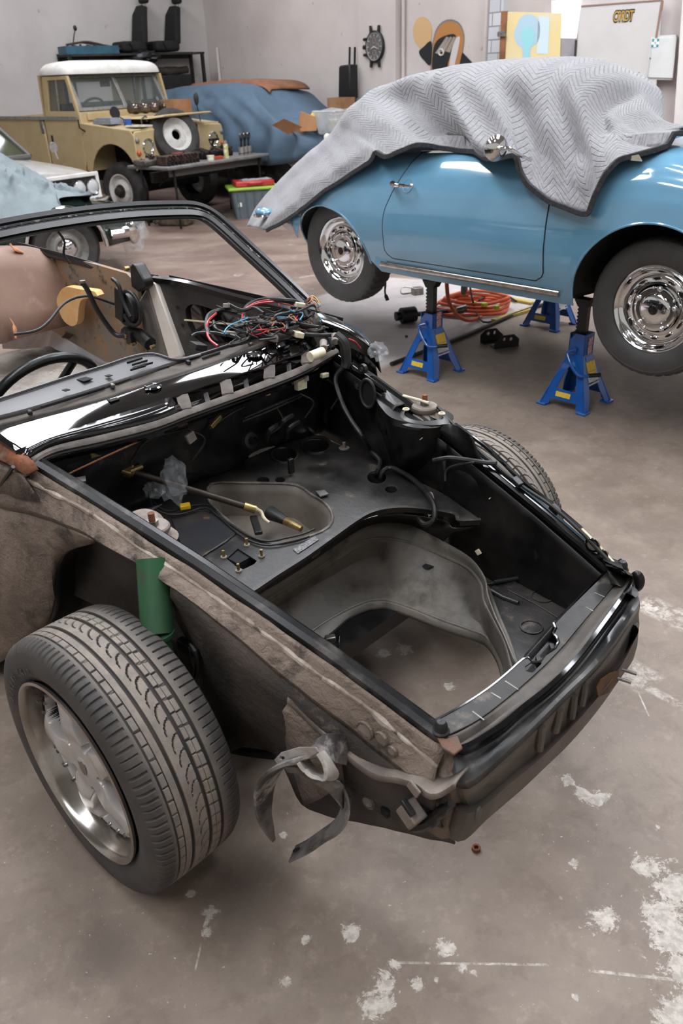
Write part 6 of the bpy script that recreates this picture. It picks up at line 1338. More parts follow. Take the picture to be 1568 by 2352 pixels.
# ================================================================ WHITE SALOON AND GREEN CAR UNDER A SHEET
FL[0] = -1
rW = V((-.616, -.788, 0)); W_ = Frame(-2.68-.616*.82, 10.25-.788*.82, R_(-38)); KW = W_.K
WHT = thing('white_saloon', 'white saloon with twin round headlamps behind the sheeted green car', 'car', W_.o, W_.yaw)
M_cw = mat('white_car_paint', '#cfcdca', '#c2bfbc', 4, rough=.25, coat=.5)
def wsec(u):
    q = smooth(0, -1.35, u) if False else min(1, -u/1.35); h = .76+.11*q**.6; w = .80+.03*q
    return [V((u, w, .32)), V((u, w+.01, .5)), V((u, w, .66)), V((u, w-.03, h-.06)), V((u, w-.12, h-.01)), V((u, w-.35, h+.012)), V((u, 0, h+.03)), V((u, -w+.35, h+.012)), V((u, -w+.12, h-.01)), V((u, -w+.03, h-.06)), V((u, -w, .66)), V((u, -w-.01, .5)), V((u, -w, .32))]
ob('car_body', grid([[V((.0-.02, p.y*.99, min(p.z, .74))) for p in wsec(-.01)]]+[wsec(-1.35*k/14-.02) for k in range(15)]+[wsec(-3.0)]), M_cw, WHT, sol=.004)
ob('front_frame', prism([V((0, .81, .36)), V((0, -.81, .36)), V((0, -.80, .76)), V((0, .80, .76))], (-.03, 0, 0), [[V((0, .76, .50)), V((0, -.76, .50)), V((0, -.76, .715)), V((0, .76, .715))]]), M_cw, WHT, bev=.01)
ob('grille_panel', prism([V((-.02, .78, .48)), V((-.02, -.78, .48)), V((-.02, -.78, .73)), V((-.02, .78, .73))], (-.02, 0, 0)), mat('grille_black', '#151413', '#262320', 30, rough=.5), WHT)
for k in range(6): ob('grille_bar', box((-.012, 0, .52+.034*k), (.01, .86, .006)), M_black, WHT)
for v in (-.69, -.505, .505, .69):
    h = ob('headlamp', lathe([(.084, 0), (.086, .016), (.074, .02), (.05, .035), (.001, .04)], 24, axisM((-.01, v, .60), (1, 0, 0))), M_chrome, WHT); ob('lamp_glass', lathe([(.075, .021), (.05, .037), (.001, .042)], 20, axisM((-.01, v, .60), (1, 0, 0))), mat('lamp_glass', '#d8dcdc', rough=.05, alpha=.5), h)
ob('bumper', tube([V((-.45, -.90, .44)), V((-.05, -.88, .44)), V((.10, -.7, .44)), V((.12, 0, .44)), V((.10, .7, .44)), V((-.05, .88, .44)), V((-.45, .90, .44))], .055, 12, sm=40), M_chrome, WHT)
ob('front_apron', box((-.08, 0, .33), (.1, 1.5, .12)), M_cw, WHT)
cb = [V((-1.22, .74, .89)), V((-1.22, -.74, .89)), V((-1.86, -.62, 1.36)), V((-1.86, .62, 1.36))]
ob('windscreen', prism(cb, (-.01, 0, -.01)), mat('tinted_glass', '#3f4431', '#4b4d3a', 3, rough=.05), WHT)
for a, b in ((0, 3), (1, 2), (2, 3), (0, 1)): ob('screen_pillar', tube([cb[a], cb[b]], .035, 8), mat('grey_pillar_paint', '#4f4c49', rough=.5), WHT)
ob('cabin', add(prism([V((-2.05, .62, 1.36)), V((-2.05, -.62, 1.36)), V((-3.0, -.62, 1.38)), V((-3.0, .62, 1.38))], (0, 0, .03)), prism([V((-1.40, .76, .9)), V((-3, .78, .9)), V((-3, .62, 1.37)), V((-2.05, .62, 1.37))], (0, -.02, 0)), prism([V((-1.40, -.76, .9)), V((-3, -.78, .9)), V((-3, -.62, 1.37)), V((-2.05, -.62, 1.37))], (0, .02, 0))), M_cw, WHT)
ob('bonnet_line', tube([V((-.02, .70, .80)), V((-1.3, .66, .91))], .004, 6), M_glv, WHT)
c = KW(156, 335, v=-.76); ob('door_mirror', lathe([(.001, .01), (.055, .01), (.06, 0), (.001, -.03)], 20, axisM(V((-.75, -.78, 1.0)), (1, 0, .1))), M_glv, WHT); ob('mirror_stalk', tube([V((-.75, -.78, .99)), V((-.72, -.79, .87))], .01, 6), M_glv, WHT)
for u in (-.75,): 
    for s in (1, -1): roadwheel(WHT, V((u, s*.78, .30)), .30, .18, .17, (0, s, 0), M_glv)
# green car, nose to the right
hubg = gz(155, 573, .31); G_ = Frame(hubg.x-.68*math.sin(R_(22)), hubg.y+.68*math.cos(R_(22)), R_(22)); KG = G_.K
GRN = thing('green_car', 'dark green classic car with chrome wheel trims under a pale sheet', 'car', G_.o, G_.yaw)
M_gr = mat('dark_green_paint', '#15231d', '#101b17', 4, rough=.15, coat=.6)
def gsec(u):
    e = smooth(.30, .62, u); h = .57-.06*e; w = .72-.20*e
    zb = .30
    if abs(u) < .36: zb = .31+math.sqrt(.36**2-u*u)
    zb = max(.30, zb); h = max(h, zb+.03) if abs(u) < .36 else h
    pr = [(w-.01, 0), (w+.01, .3), (w+.0, .6), (w-.04, .85), (w-.14, 1.0)]
    near = [V((u, v, zb+(h-zb)*q)) for v, q in pr]; top = [V((u, (w-.14)*(1-k/4), h+.03*math.sin(math.pi*k/8)+.05*(k > 1))) for k in range(1, 5)]
    return near+top+[V((u, -p.y, p.z)) for p in reversed(near+top[:-1])]
ugs = sorted([-2.0, -1.5, -1.0, -.7, -.5]+[-.36*math.cos(math.pi*k/24) for k in range(25)]+[.42, .5, .56, .6, .63])
ob('car_body', grid([gsec(u) for u in ugs]), M_gr, GRN, sol=.004)
ob('arch_trim', tube([V((-.36*math.cos(k), .725, .31+.36*math.sin(k))) for k in [math.pi*i/24 for i in range(25)]], .018, 8), M_chrome, GRN); ob('arch_liner', prism([V((-.36*math.cos(k), .45, .31+.36*math.sin(k))) for k in [math.pi*i/24 for i in range(25)]], (0, -.01, 0)), M_blackm, GRN)
gw = roadwheel(GRN, V((0, .68, .31)), .31, .19, .16, (.12, 1, 0), M_glv, hub=False); ob('chrome_cap', lathe([(.085, .0), (.10, .004), (.08, .03), (.04, .05), (.001, .054)], 28, axisM((0, .67, .31), (.12, 1, 0))), M_chrome, gw)
ob('front_bumper', tube([V((.40, .76, .42)), V((.58, .70, .42)), V((.66, .5, .42)), V((.68, 0, .42)), V((.66, -.5, .42))], .05, 10, sm=30), M_chrome, GRN)
ob('overrider', ball((.64, .55, .38), .07, 10, (.9, .8, 1.5)), M_chrome, GRN); ob('side_flash', tube([V((.1, .74, .60)), V((.5, .64, .56))], .012, 6), M_chrome, GRN)
crumple((.66, .45, .36), .15, (.8, .8, 1.2), 4.0, 'bumper_bag', M_film, GRN)
FL[0] = 1
# pale sheet over the green car
M_sh = mat('pale_sheet', '#7b8487', '#6b7578', 3, .4, .65, .8, bump=.1)
tp = [KG(x, y, v=v) for x, y, v in ((-60, 330, -.1), (0, 352, -.1), (45, 375, -.1), (85, 398, -.1), (120, 420, -.05), (155, 430, 0), (190, 440, .1), (212, 446, .15))]
bt_ = [KG(x, y, v=v) for x, y, v in ((-60, 560, .80), (0, 540, .80), (40, 520, .80), (75, 510, .79), (112, 492, .78), (140, 476, .72), (138, 455, .6), (205, 449, .25))]
a, b = cr(tp, 50), cr(bt_, 50); rows = []
for j in range(50):
    r = []
    for k in range(30):
        q = k/29; p = a[j].lerp(b[j], q)+V((0, .06*math.sin(math.pi*q), .05*math.sin(math.pi*q)*(1-j/60)))
        d = (.06*noise.noise(V((j*.16, q*4, 5)))+.07*abs(noise.noise(V((j*.35+q*4, q*6, 9))))-.05*abs(noise.noise(V((j*.2-q*7, q*3, 2))))+.03*noise.noise(V((j*.6, q*12, 4))))*math.sin(math.pi*min(1, q*1.3+.08)); r.append(G_.w(p.x, p.y+d*.8, p.z+d))
    r.insert(0, G_.w(a[j].x, -.7, a[j].z-.2)); rows.append(r)
tag(ob('dust_sheet', grid(rows), M_sh, sol=.004, ang=80), 'pale grey-blue dust sheet bunched over the dark green car', 'sheet')
# ================================================================ CAR UNDER A BLUE COVER BY THE BACK WALL
D_ = Frame(*(CN+DB*1.0+NB*1.02).xy, math.atan2(DB.y, DB.x)); KD = D_.K      # u along the wall, v towards the room
FL[0] = -1
COV = thing('covered_car', 'low car under the blue cover between truck and back wall', 'car', D_.o, D_.yaw)
ob('car_body', box((1.9, 0, .55), (4.0, 1.5, .5)), M_dk, COV, bev=.1); ob('cabin', box((1.3, 0, 1.0), (1.5, 1.2, .6)), M_dk, COV, bev=.15)
roadwheel(COV, KD(608, 396, v=.72), .32, .22, .18, (0, 1, 0), M_steel)
ob('front_valance', prism([KD(x, y, v=.8) for x, y in ((655, 372), (740, 352), (738, 372), (690, 396))], (0, -.05, .0)), mat('grey_primer', '#8b8681', '#7a746e', 9, rough=.5), COV)
FL[0] = 1
top = [(424, 204), (440, 200), (460, 196), (540, 190), (622, 192), (660, 222), (700, 254), (740, 263), (790, 270), (860, 290)]
hm = [(452, 395), (462, 380), (480, 370), (520, 372), (560, 378), (620, 380), (680, 370), (725, 350), (765, 330), (840, 310)]
a = cr([KD(x, y, v=0) for x, y in top], 80); b = cr([KD(x, y, v=.88) for x, y in hm], 80); rows = []
for j in range(80):
    r = [D_.w(a[j].x, -.85, .5), D_.w(a[j].x, -.62, a[j].z-.12)]
    p0 = a[j]; p3 = b[j]; p1 = p0+V((.1*(p3.x-p0.x), .50, -.06)); p2 = p3+V((0, -.03, .45*(p0.z-p3.z)))
    for k, p in enumerate(cr([p0, p1, p2, p3], 24)):
        q = k/23; d = .05*noise.noise(V((j*.13, q*3, 1)))+.05*math.sin(j*.55+q*4)*smooth(.5, 1, q)*(1 if j > 30 else .5)+.03*abs(noise.noise(V((j*.2+q*5, q*5, 8))))
        r.append(D_.w(p.x, p.y+d, p.z+d*.3*(1-q)))
    rows.append(r)
M_bc = mat('blue_cover', '#506476', '#485b6c', 3, .4, .65, .85, bump=.08); tag(ob('car_cover', grid(rows), M_bc, sol=.005, ang=80), 'blue fabric cover over the low car by the back wall', 'cover')
rr_ = [p for p in a[10:47]]; tag(ob('brown_blanket', grid([[D_.w(p.x, -.5, p.z+.01) for p in rr_], [D_.w(p.x, 0, p.z+.035+.012*noise.noise(p*6)) for p in rr_], [D_.w(p.x, .18, p.z+.02+.02*noise.noise(p*5)) for p in rr_], [D_.w(p.x+.1, .30+.03*math.sin(i*.5), p.z-.015) for i, p in enumerate(rr_)]]), mat('brown_cloth', '#8a5c42', '#6f4d3a', 6, rough=.9), sol=.02), 'folded brown cloth laid along the top of the blue car cover', 'blanket')
M_card2 = mat('light_cardboard', '#a97a55', '#9b6f4d', 9, .4, .7, .85)
q_ = lambda l, v: [D_.w(*KD(x, y, v=v)) for x, y in l]
p = D_.w(*KD(690, 295, v=.5)); r = thing('open_carton', 'open cardboard carton with raised flaps on the blue cover', 'box', (0, 0, 0), 0)
ob('carton_flap', prism(q_([(625, 288), (652, 274), (693, 293), (662, 309)], .95), (0, 0, .008)), M_card2, r); ob('carton_flap', prism([D_.w(*KD(x, y, v=v)) for x, y, v in ((690, 256, .80), (732, 272, .80), (726, 300, .85), (690, 302, .85), (685, 285, .82))], (.01, .008, 0)), M_card2, r); ob('carton_body', box(D_.w(*KD(700, 303, v=.66)), (.34, .30, .14), rz(D_.yaw)), M_card2, r)
tag(ob('yellow_ball', ball(D_.w(*KD(724, 268, v=.60)), .065, 10), mat('yellow_rubber', '#cdbb4e', rough=.6)), 'yellow ball-like cap behind the open carton', 'ball')
bn_ = D_.w(*KD(766, 292, v=.72)); r = thing('plastic_bin', 'clear grey plastic storage bin tilted on the blue cover', 'storage box', bn_, D_.yaw+.25)
M_cp = mat('frosted_plastic', '#c6c8c9', '#b4b6b7', 6, rough=.25, alpha=.6)
ob('bin_body', lathe([(.001, -.13), (.20, -.13), (.25, .13)], 4, tr(0, 0, .05) @ rz(R_(45)) @ rx(.15)), M_cp, r, bev=.02); ob('bin_rim', tube([V((.18*a_, .18*b_, .18)) for a_, b_ in ((1, 1), (-1, 1), (-1, -1), (1, -1))], .012, 6, True), M_cp, r); ob('bin_content', box((.05, 0, .02), (.16, .18, .14), rz(.3)), M_white, r, bev=.01)
tag(ob('metal_bracket', prism(q_([(788, 257), (800, 254), (808, 286), (795, 289)], .62), (0, 0, .03)), M_white), 'white flat metal bracket leaning beside the clear plastic bin', 'bracket')
tag(ob('white_rag', ball(q_([(751, 316)], 1.02)[0], .04, 8, (1, .7, 1.2)), M_white), 'small white rag below the clear plastic bin on the blue cover', 'rag')
# ================================================================ FOLDING TABLE AND WHAT IS ON IT
FL[0] = 1
ta = math.atan2(1.49, 1.15); TO_ = V((-1.93, 10.56, 0)); tz = .74
TB = thing('folding_table', 'grey folding table loaded with engine parts in front of the truck', 'table', TO_, ta)
M_tt = mat('grey_table_top', '#6f6d6b', '#5f5d5b', 12, rough=.5)
ob('table_top', box((.94, .38, tz-.02), (1.88, .76, .04)), M_tt, TB, bev=.012); ob('table_apron', box((.94, .10, tz-.08), (1.7, .012, .09)), mat('table_underside', '#4c4a48', rough=.6), TB)
for x in (.16, 1.72):
    for y in (.08, .68): ob('leg', tube([V((x, y, tz-.04)), V((x, y, 0))], .015, 8), M_bdd, TB)
    ob('leg_brace', tube([V((x, .08, .30)), V((x, .68, .30))], .011, 8), M_bdd, TB); ob('leg_stay', tube([V((x, .38, .5)), V((x+(.35 if x < 1 else -.35), .38, tz-.05))], .009, 8), M_bdd, TB)
TL = Matrix.Translation(TO_) @ rz(ta)
tw_ = lambda x, y, z=0: TL @ V((x, y, tz+z))
M_iron = mat('rusty_iron', '#3d302b', '#5a4439', 14, rough=.6, metal=.5); M_ion = mat('oily_iron', '#1d1a19', '#3b332f', 16, rough=.45, metal=.6)
def on(name, label, cat, x, y, a=0, group=None): return thing(name, label, cat, tw_(x, y), ta+a, group)
h = on('cylinder_head', 'rusty cylinder head with a row of round ports on the folding table', 'engine part', .36, .22, .05)
ob('casting', box((.02, 0, .055), (.58, .18, .11)), M_iron, h, bev=.012)
for k in range(8): ob('port', lathe([(.026, .0), (.03, .01), (.024, .012), (.02, -.006), (.001, -.006)], 14, axisM((-.22+.065*k, -.09, .085), (0, -1, 0))), M_ion if k % 2 else M_iron, h)
for k in range(9): ob('stud', cyl((-.25+.065*k, -.11, .0), (-.25+.065*k, -.11, .045), .014, n=8), M_ion, h)
ob('gasket_rag', box((.05, .03, .115), (.14, .08, .015)), mat('red_oxide', '#7b3b2c', rough=.8), h, bev=.005)
def junk(name, label, x, y, n, s, seed, m, cat='engine part'):
    q = random.Random(seed); r = on(name, label, cat, x, y, q.uniform(-.3, .3))
    ob('body', box((0, 0, s[2]*.3), (s[0], s[1], s[2]*.6)), m, r, bev=.02)
    for i in range(n):
        c = V((q.uniform(-.45, .45)*s[0], q.uniform(-.45, .45)*s[1], q.uniform(.3, .7)*s[2])); k = i % 3
        g = cyl(c, c+V((q.uniform(-.06, .06), q.uniform(-.06, .06), q.uniform(.02, .07))), q.uniform(.012, .03), n=10) if k == 0 else (ball(c, q.uniform(.018, .035), 6) if k == 1 else tube([c, c+V((q.uniform(-.1, .1), q.uniform(-.08, .08), .05)), c+V((q.uniform(-.12, .12), q.uniform(-.1, .1), .0))], .008, 6, sm=10))
        ob(('fitting', 'boss', 'pipe')[k], g, q.choice([m, M_ion, M_iron]), r)
    return r
junk('valve_gear', 'heap of small grey linkages at the left end of the folding table', .10, .45, 12, (.34, .22, .12), 5, mat('grey_castings', '#4b4743', '#6a645e', 14, rough=.5, metal=.5))
junk('manifold', 'dark manifold lying behind the rusty cylinder head', .52, .50, 9, (.45, .16, .10), 8, M_iron)
junk('carburettor', 'dark oily carburettor pair beside the spray can', 1.02, .36, 14, (.34, .20, .16), 11, M_ion)
junk('water_pump', 'black pump body between the spray can and the pistons', 1.42, .40, 8, (.16, .14, .12), 14, M_ion)
junk('starter_motor', 'low black motor at the far end of the folding table', 1.58, .62, 7, (.20, .14, .11), 19, M_ion)
t_ = on('white_tub', 'small white tub on the front edge of the folding table', 'tub', .83, .10); ob('tub_body', cyl((0, 0, 0), (0, 0, .045), .045, n=20), M_white, t_); ob('tub_lid', cyl((0, 0, .045), (0, 0, .06), .049, n=20), mat('cream_lid', '#cfc9a8', rough=.5), t_)
t_ = on('spray_can', 'spray can with pale yellow label standing on the folding table', 'can', 1.14, .12); ob('can_body', cyl((0, 0, 0), (0, 0, .17), .032, n=20), mat('can_print', '#b7b06a', '#d8d6cc', 22, .5, .55, .35), t_); ob('can_cap', cyl((0, 0, .17), (0, 0, .21), .022, n=16), M_conn, t_)
tag(ob('red_tool', xf(add(box((0, 0, .02), (.16, .05, .035)), box((.09, .03, .015), (.08, .04, .03), rz(.7))), Matrix.Translation(tw_(.97, .12)) @ rz(ta)), mat('red_orange_paint', '#a5452c', rough=.5)), 'small red-orange tool beside the white tub', 'tool')
t_ = on('pedal_bracket', 'black pedal-like bracket standing behind the pistons', 'engine part', 1.38, .58); ob('post', tube([V((0, 0, 0)), V((.0, .02, .14)), V((.02, 0, .19))], .014, 8), M_ion, t_); ob('pad', box((.02, 0, .20), (.16, .06, .03)), M_ion, t_, bev=.01)
for k, w in enumerate(('left', 'middle', 'right')):
    t_ = on('piston', ('first' if k == 0 else 'second' if k == 1 else 'third')+' of three upturned pistons with connecting rods from the spray can', 'piston', 1.52+.105*k, .20+.03*k, .1*k, 'pistons on the folding table')
    ob('crown', cyl((0, 0, 0), (0, 0, .10), .042, n=24), mat('alloy_piston', '#a59d95', '#7d736b', 14, rough=.35, metal=.6), t_); ob('ring_groove', lathe([(.0425, .02), (.0425, .028)], 24), M_ion, t_)
    R1 = ob('connecting_rod', tube([V((0, 0, .08)), V((.005, 0, .16)), V((.015, 0, .22))], [.016, .012, .02], 8, sm=10), M_ion, t_); ob('big_end', xf(lathe([(.02, -.012), (.034, -.012), (.034, .012), (.02, .012)], 20), tr(.02, 0, .235) @ rx(R_(90))), M_steel, R1)
# things on the floor under and beside the table
def fl(x, y, z=0): return gz(x, y, z)
BTH = thing('oil_bottle', 'black plastic bottle with red label lying on the floor by the table leg', 'bottle', fl(311, 515), ta); ob('bottle_body', box((0, 0, .07), (.24, .11, .13)), M_black, BTH, bev=.03, seg=3); ob('bottle_cap', cyl((.12, 0, .09), (.16, 0, .09), .02), M_black, BTH); ob('bottle_label', box((-.03, -.056, .075), (.09, .004, .07)), mat('bottle_label_red', '#9c2f2a', '#c8c3bc', 30, .55, .6, .5), BTH)
def floorlump(name, label, p, s, seed, m, cat='engine part'):
    q = random.Random(seed); r = thing(name, label, cat, p, q.uniform(0, 3)); ob('casing', box((0, 0, s[2]/2), s), m, r, bev=.04, seg=3)
    for i in range(8): c = V((q.uniform(-.5, .5)*s[0], q.uniform(-.5, .5)*s[1], q.uniform(.2, 1)*s[2])); ob('flange', cyl(c, c+V((q.uniform(-.05, .05), q.uniform(-.05, .05), .03)), q.uniform(.03, .06), n=12), m, r)
floorlump('gearbox', 'brown oily gearbox casing on the floor under the table', fl(405, 517), (.42, .26, .18), 2, mat('oily_brown_metal', '#4e443a', '#6b5e50', 9, rough=.5, metal=.4))
floorlump('flywheel_housing', 'dark casting on the floor left of the brown gearbox', fl(362, 508), (.26, .22, .14), 4, M_ion)
yb = thing('yellow_crate', 'yellow slotted metal crate standing behind the table end', 'crate', fl(585, 425, 0)+V((0, .3, 0)), ta+.5); M_yc = mat('yellow_crate_paint', '#a98c3e', '#8f7634', 9, rough=.6)
for a, b in ((0, .17), (0, -.17)): ob('crate_side', prism([V((-.2, b, 0)), V((.2, b, 0)), V((.2, b, .42)), V((-.12, b, .42))], (0, .02, 0), [[V((-.06, b, .16)), V((.12, b, .16)), V((.12, b, .24)), V((-.06, b, .24))]]), M_yc, yb)
ob('crate_back', box((.2, 0, .2), (.02, .34, .4)), M_yc, yb); ob('crate_top', box((.03, 0, .42), (.34, .38, .02)), M_yc, yb)
tp_ = fl(572, 503); tt = thing('storage_tote', 'grey ribbed storage tote with a lime green lid on the floor', 'storage box', tp_+V((.05, .22, 0)), R_(12))
M_to = mat('slate_plastic', '#5a6468', '#515b5f', 5, rough=.5)
ob('tote_body', add(lathe([(.36, 0), (.43, .36)], 4, rz(R_(45)) @ Matrix.Diagonal((1, 1, 1, 1)))), M_to, tt, bev=.03); TBY = [o for o in COL.objects if o.name.startswith('tote_body')][0]
TBY.data.transform(Matrix.Diagonal((1.0, .72, 1, 1)))
for k in range(5): ob('tote_rib', tube([V((-.2+.1*k, -.188, .03)), V((-.22+.11*k, -.222, .34))], .012, 6), M_to, tt)
ob('tote_lid', box((0, 0, .375), (.68, .50, .035)), mat('lime_plastic', '#8fae3c', '#82a035', 5, rough=.45), tt, bev=.012); ob('paper_label', box((-.2, -.20, .2), (.05, .01, .08), rx(-.08)), M_white, tt)
rc_ = thing('red_case', 'flat red plastic case lying on the lime green tote lid', 'case', tt.location+V((.02, 0, .3925)), R_(16)); ob('case_body', box((0, 0, .035), (.52, .30, .07)), mat('red_plastic', '#b23434', '#a42c2c', 5, rough=.4), rc_, bev=.015); ob('case_handle', tube([V((-.1, -.15, .04)), V((-.08, -.19, .05)), V((.08, -.19, .05)), V((.1, -.15, .04))], .012, 8), mat('red_plastic', ''), rc_)
tag(ob('grey_cloth', xf(grid([[V((x*.05-.2, y*.05-.1, .465+.012*noise.noise(V((x*.7, y*.7, 3))))) for x in range(9)] for y in range(5)]), Matrix.Translation(V((tt.location.x+.05, tt.location.y+.03, 0))) @ rz(.4)), mat('grey_rag', '#8f8f92', rough=.9), sol=.008), 'light grey cloth lying on the red plastic case', 'cloth')
# ================================================================ SHELF UNIT ALONG THE LEFT WALL
LW = lambda s, o, z: CN+DL*s+NL*o+V((0, 0, z))
SHF = thing('shelf_unit', 'tall black steel shelf unit against the left wall behind the truck', 'shelf', LW(1.62, .3, 0), math.atan2(DL.y, DL.x))
def sl(s, o, z): return V((s-1.62, -(o-.3), z))       # along the unit, depth, height
for s in (.42, 1.62, 2.84):
    for o in (.06, .50): ob('upright', box(sl(s, o, 1.04), (.05, .05, 2.08)), M_bdd, SHF)
for z in (2.07, 1.35, .55):
    ob('shelf_board', box(sl(1.63, .28, z), (2.50, .48, .03)), M_dk, SHF); ob('shelf_beam', box(sl(1.63, .51, z-.02), (2.50, .03, .10)), M_bdd, SHF)
def seat(s, label):
    r = thing('car_chair', label, 'car seat', LW(s, .30, 2.085), math.atan2(DL.y, DL.x), 'car seats on the top shelf'); M_se = mat('black_seat_cloth', '#151514', '#1e1d1c', 20, rough=.85)
    ob('seat_cushion', box((.05, 0, .10), (.46, .46, .16)), M_se, r, bev=.05, seg=3); b = ob('backrest', prism([V((-.20, -.23, .12)), V((-.20, .23, .12)), V((-.27, .20, .55)), V((-.33, .12, .68)), V((-.33, -.12, .68)), V((-.27, -.20, .55))], (.11, 0, .03)), M_se, r, bev=.03, seg=3)
    ob('headrest', box((-.32, 0, .81), (.10, .26, .16)), M_se, r, bev=.04, seg=3); 
    for y in (-.06, .06): ob('headrest_post', cyl((-.31, y, .68), (-.32, y, .76), .007), M_steel, b)
    ob('seat_lever', tube([V((.1, .24, .06)), V((.16, .26, .16))], .01, 6), M_black, r)
    return r
seat(1.62, 'black car seat on the top shelf beside the blue tray'); seat(1.00, 'black car seat at the shelf end nearest the wall corner')
tr_ = thing('blue_tray', 'shallow blue plastic tray on the top shelf left of the car seats', 'tray', LW(2.40, .30, 2.085), math.atan2(DL.y, DL.x)); ob('tray_base', box((0, 0, .02), (.9, .36, .04)), mat('blue_tray_plastic', '#2f5a6c', '#284c5b', 8, rough=.5), tr_); ob('tray_wall', add(box((0, .18, .06), (.9, .015, .12)), box((0, -.18, .06), (.9, .015, .12)), box((.45, 0, .06), (.015, .36, .12)), box((-.45, 0, .06), (.015, .36, .12))), mat('blue_tray_plastic', ''), tr_)
gf = thing('seat_runner', 'brown tubular seat frame with gear lever lying in the blue tray', 'frame', LW(2.35, .34, 2.13), math.atan2(DL.y, DL.x)); M_br_ = mat('brown_rust_steel', '#3a2c27', '#54403a', 14, rough=.6)
for y in (-.1, .1): ob('frame_rail', tube([V((.40, y, .10)), V((.1, y, .13)), V((-.3, y, .05)), V((-.62, y, .0))], .016, 8, sm=20), M_br_, gf)
for x in (.3, .05, -.25, -.5): ob('cross_tube', tube([V((x, -.1, .09)), V((x, .1, .07))], .012, 8), M_br_, gf)
ob('gear_lever', tube([V((.32, 0, .10)), V((.28, 0, .22)), V((.25, 0, .30))], .01, 8), M_black, gf); ob('lever_knob', ball((.24, 0, .33), .03, 8, (1, 1, 1.4)), M_black, gf); ob('frame_leg', tube([V((.2, 0, .1)), V((.18, 0, .0))], .02, 8), M_br_, gf)
crp = crumple(LW(1.55, .45, 2.02), .2, (1.5, .9, .55), 3.0, 'black_bag', mat('black_bag_film', '#121214', '#1d1d20', 8, rough=.4)); tag(crp, 'black bin bag sagging over the edge of the top shelf', 'bag')
r = thing('black_crate', 'black plastic crate with blue tape on the middle shelf', 'crate', LW(.95, .30, 1.365), math.atan2(DL.y, DL.x)); ob('crate_body', box((0, 0, .19), (.62, .38, .38)), M_black, r, bev=.02); ob('tape_strip', box((-.05, -.192, .36), (.16, .006, .03)), mat('blue_tape', '#2f7fa8', rough=.5), r)
tag(ob('rolled_mat', tube([LW(1.3, .3, 1.82), LW(.95, .32, 1.80), LW(.62, .3, 1.82)], [.06, .075, .06], 12, sm=12), mat('dark_mat', '#2c2722', '#423831', 9, rough=.8)), 'dark rolled mat lying on the black crate', 'mat')
# ================================================================ ALONG THE BACK WALL
def bw(x, y, o): return onback(x, y, o)
c = bw(862, 107, .135); Xc, Zc = -DB, V((0, 0, 1))
CK = thing('wall_clock', 'black wristwatch-shaped wall clock on the plastered pier', 'clock', c, math.atan2(NB.y, NB.x))
CK.scale = (.74, .74, .74)
# local x into the room, y along the wall (to the left seen from the room), z up
ob('clock_case', xf(lathe([(.265, -.01), (.265, .035), (.245, .05), (.235, .045), (.235, .03)], 48, cap0=True), ry(R_(90))), M_black, CK)
ob('dial', xf(lathe([(.236, .031), (.001, .031)], 40), ry(R_(90))), mat('clock_dial', '#55524f', '#625e5a', 9, rough=.5), CK); ob('dial_ring', xf(tube([V((.225*math.cos(k), .225*math.sin(k), .034)) for k in [2*math.pi*i/48 for i in range(48)]], .008, 6, True), ry(R_(90))), mat('clock_grey', '#98948f', rough=.4), CK)
for a in (-.11, .11):
    for s in (1, -1): ob('lug', prism([V((0, a-.035, s*.22)), V((0, a+.035, s*.22)), V((0, a*1.15+.025, s*.345)), V((0, a*1.15-.025, s*.345))], (.03, 0, 0)), M_black, CK, bev=.006)
for z, r_ in ((.13, .028), (0, .04), (-.13, .028)): ob('crown_button', cyl((.015, -.25, z), (.015, -.33, z*1.0), r_, n=14), M_black, CK)
for y, z in ((0, .10), (.09, -.0), (0, -.10)): ob('subdial', xf(tube([V((z+.045*math.cos(k), y+.045*math.sin(k), .033)) for k in [2*math.pi*i/24 for i in range(24)]], .003, 5, True), ry(R_(90))), mat('clock_grey', ''), CK)
for k in range(12): t_ = 2*math.pi*k/12; ob('hour_mark', box((.034, .19*math.sin(t_), .19*math.cos(t_)), (.004, .012, .04), rx(-t_)), mat('clock_pale', '#b9b5b0', rough=.5), CK)
for L_, t_, w in ((.12, R_(-112), .014), (.17, R_(108), .010)): ob('clock_hand', prism([V((.04, w*math.cos(t_), -w*math.sin(t_))), V((.04, -w*math.cos(t_), w*math.sin(t_))), V((.04, L_*math.sin(t_), L_*math.cos(t_)))], (.004, 0, 0)), mat('clock_pale', ''), CK)
# paintings straight on the wall
def decal(px, col, o, name, par, nm=None, th=.002, fn=None): return ob(name, prism([(fn or onback)(x, y, o) for x, y in px], (NB if fn is None else NR)*th), mat(nm or 'paint_'+col[1:], col, rough=.85), par)
sp = lambda l, n=40, c=True: [(p.x, p.y) for p in cr([V((x, y, 0)) for x, y in l], n, c)]
tag(decal(ell(970, 74, 22, 36, 36), '#bd9a6e', .004, 'painted_disc', None), 'flat sand-coloured oval painted on the wall beside the mural', 'mural')
MU = thing('wall_mural', 'orange and black mural of an arch and tools painted on the back wall', 'mural', (0, 0, 0))
ar_ = sp([(988, 170), (990, 130), (993, 100), (1000, 70), (1015, 50), (1036, 44), (1056, 54), (1066, 80), (1065, 105), (1060, 130), (1052, 170)], 40, False)
decal(ar_, '#6f6c6a', .003, 'grey_border', MU)
decal([(x*.95+1028*.05, y*.95+110*.05+2) for x, y in ar_], '#a5713d', .006, 'orange_arch', MU)
decal(sp([(962, 118), (972, 108), (990, 95), (990, 140), (985, 150), (975, 140), (966, 130)]), '#1b1b1c', .009, 'black_shape', MU); decal([(1062, 120), (1100, 160), (1045, 170)], '#1b1b1c', .0045, 'black_shape', MU)
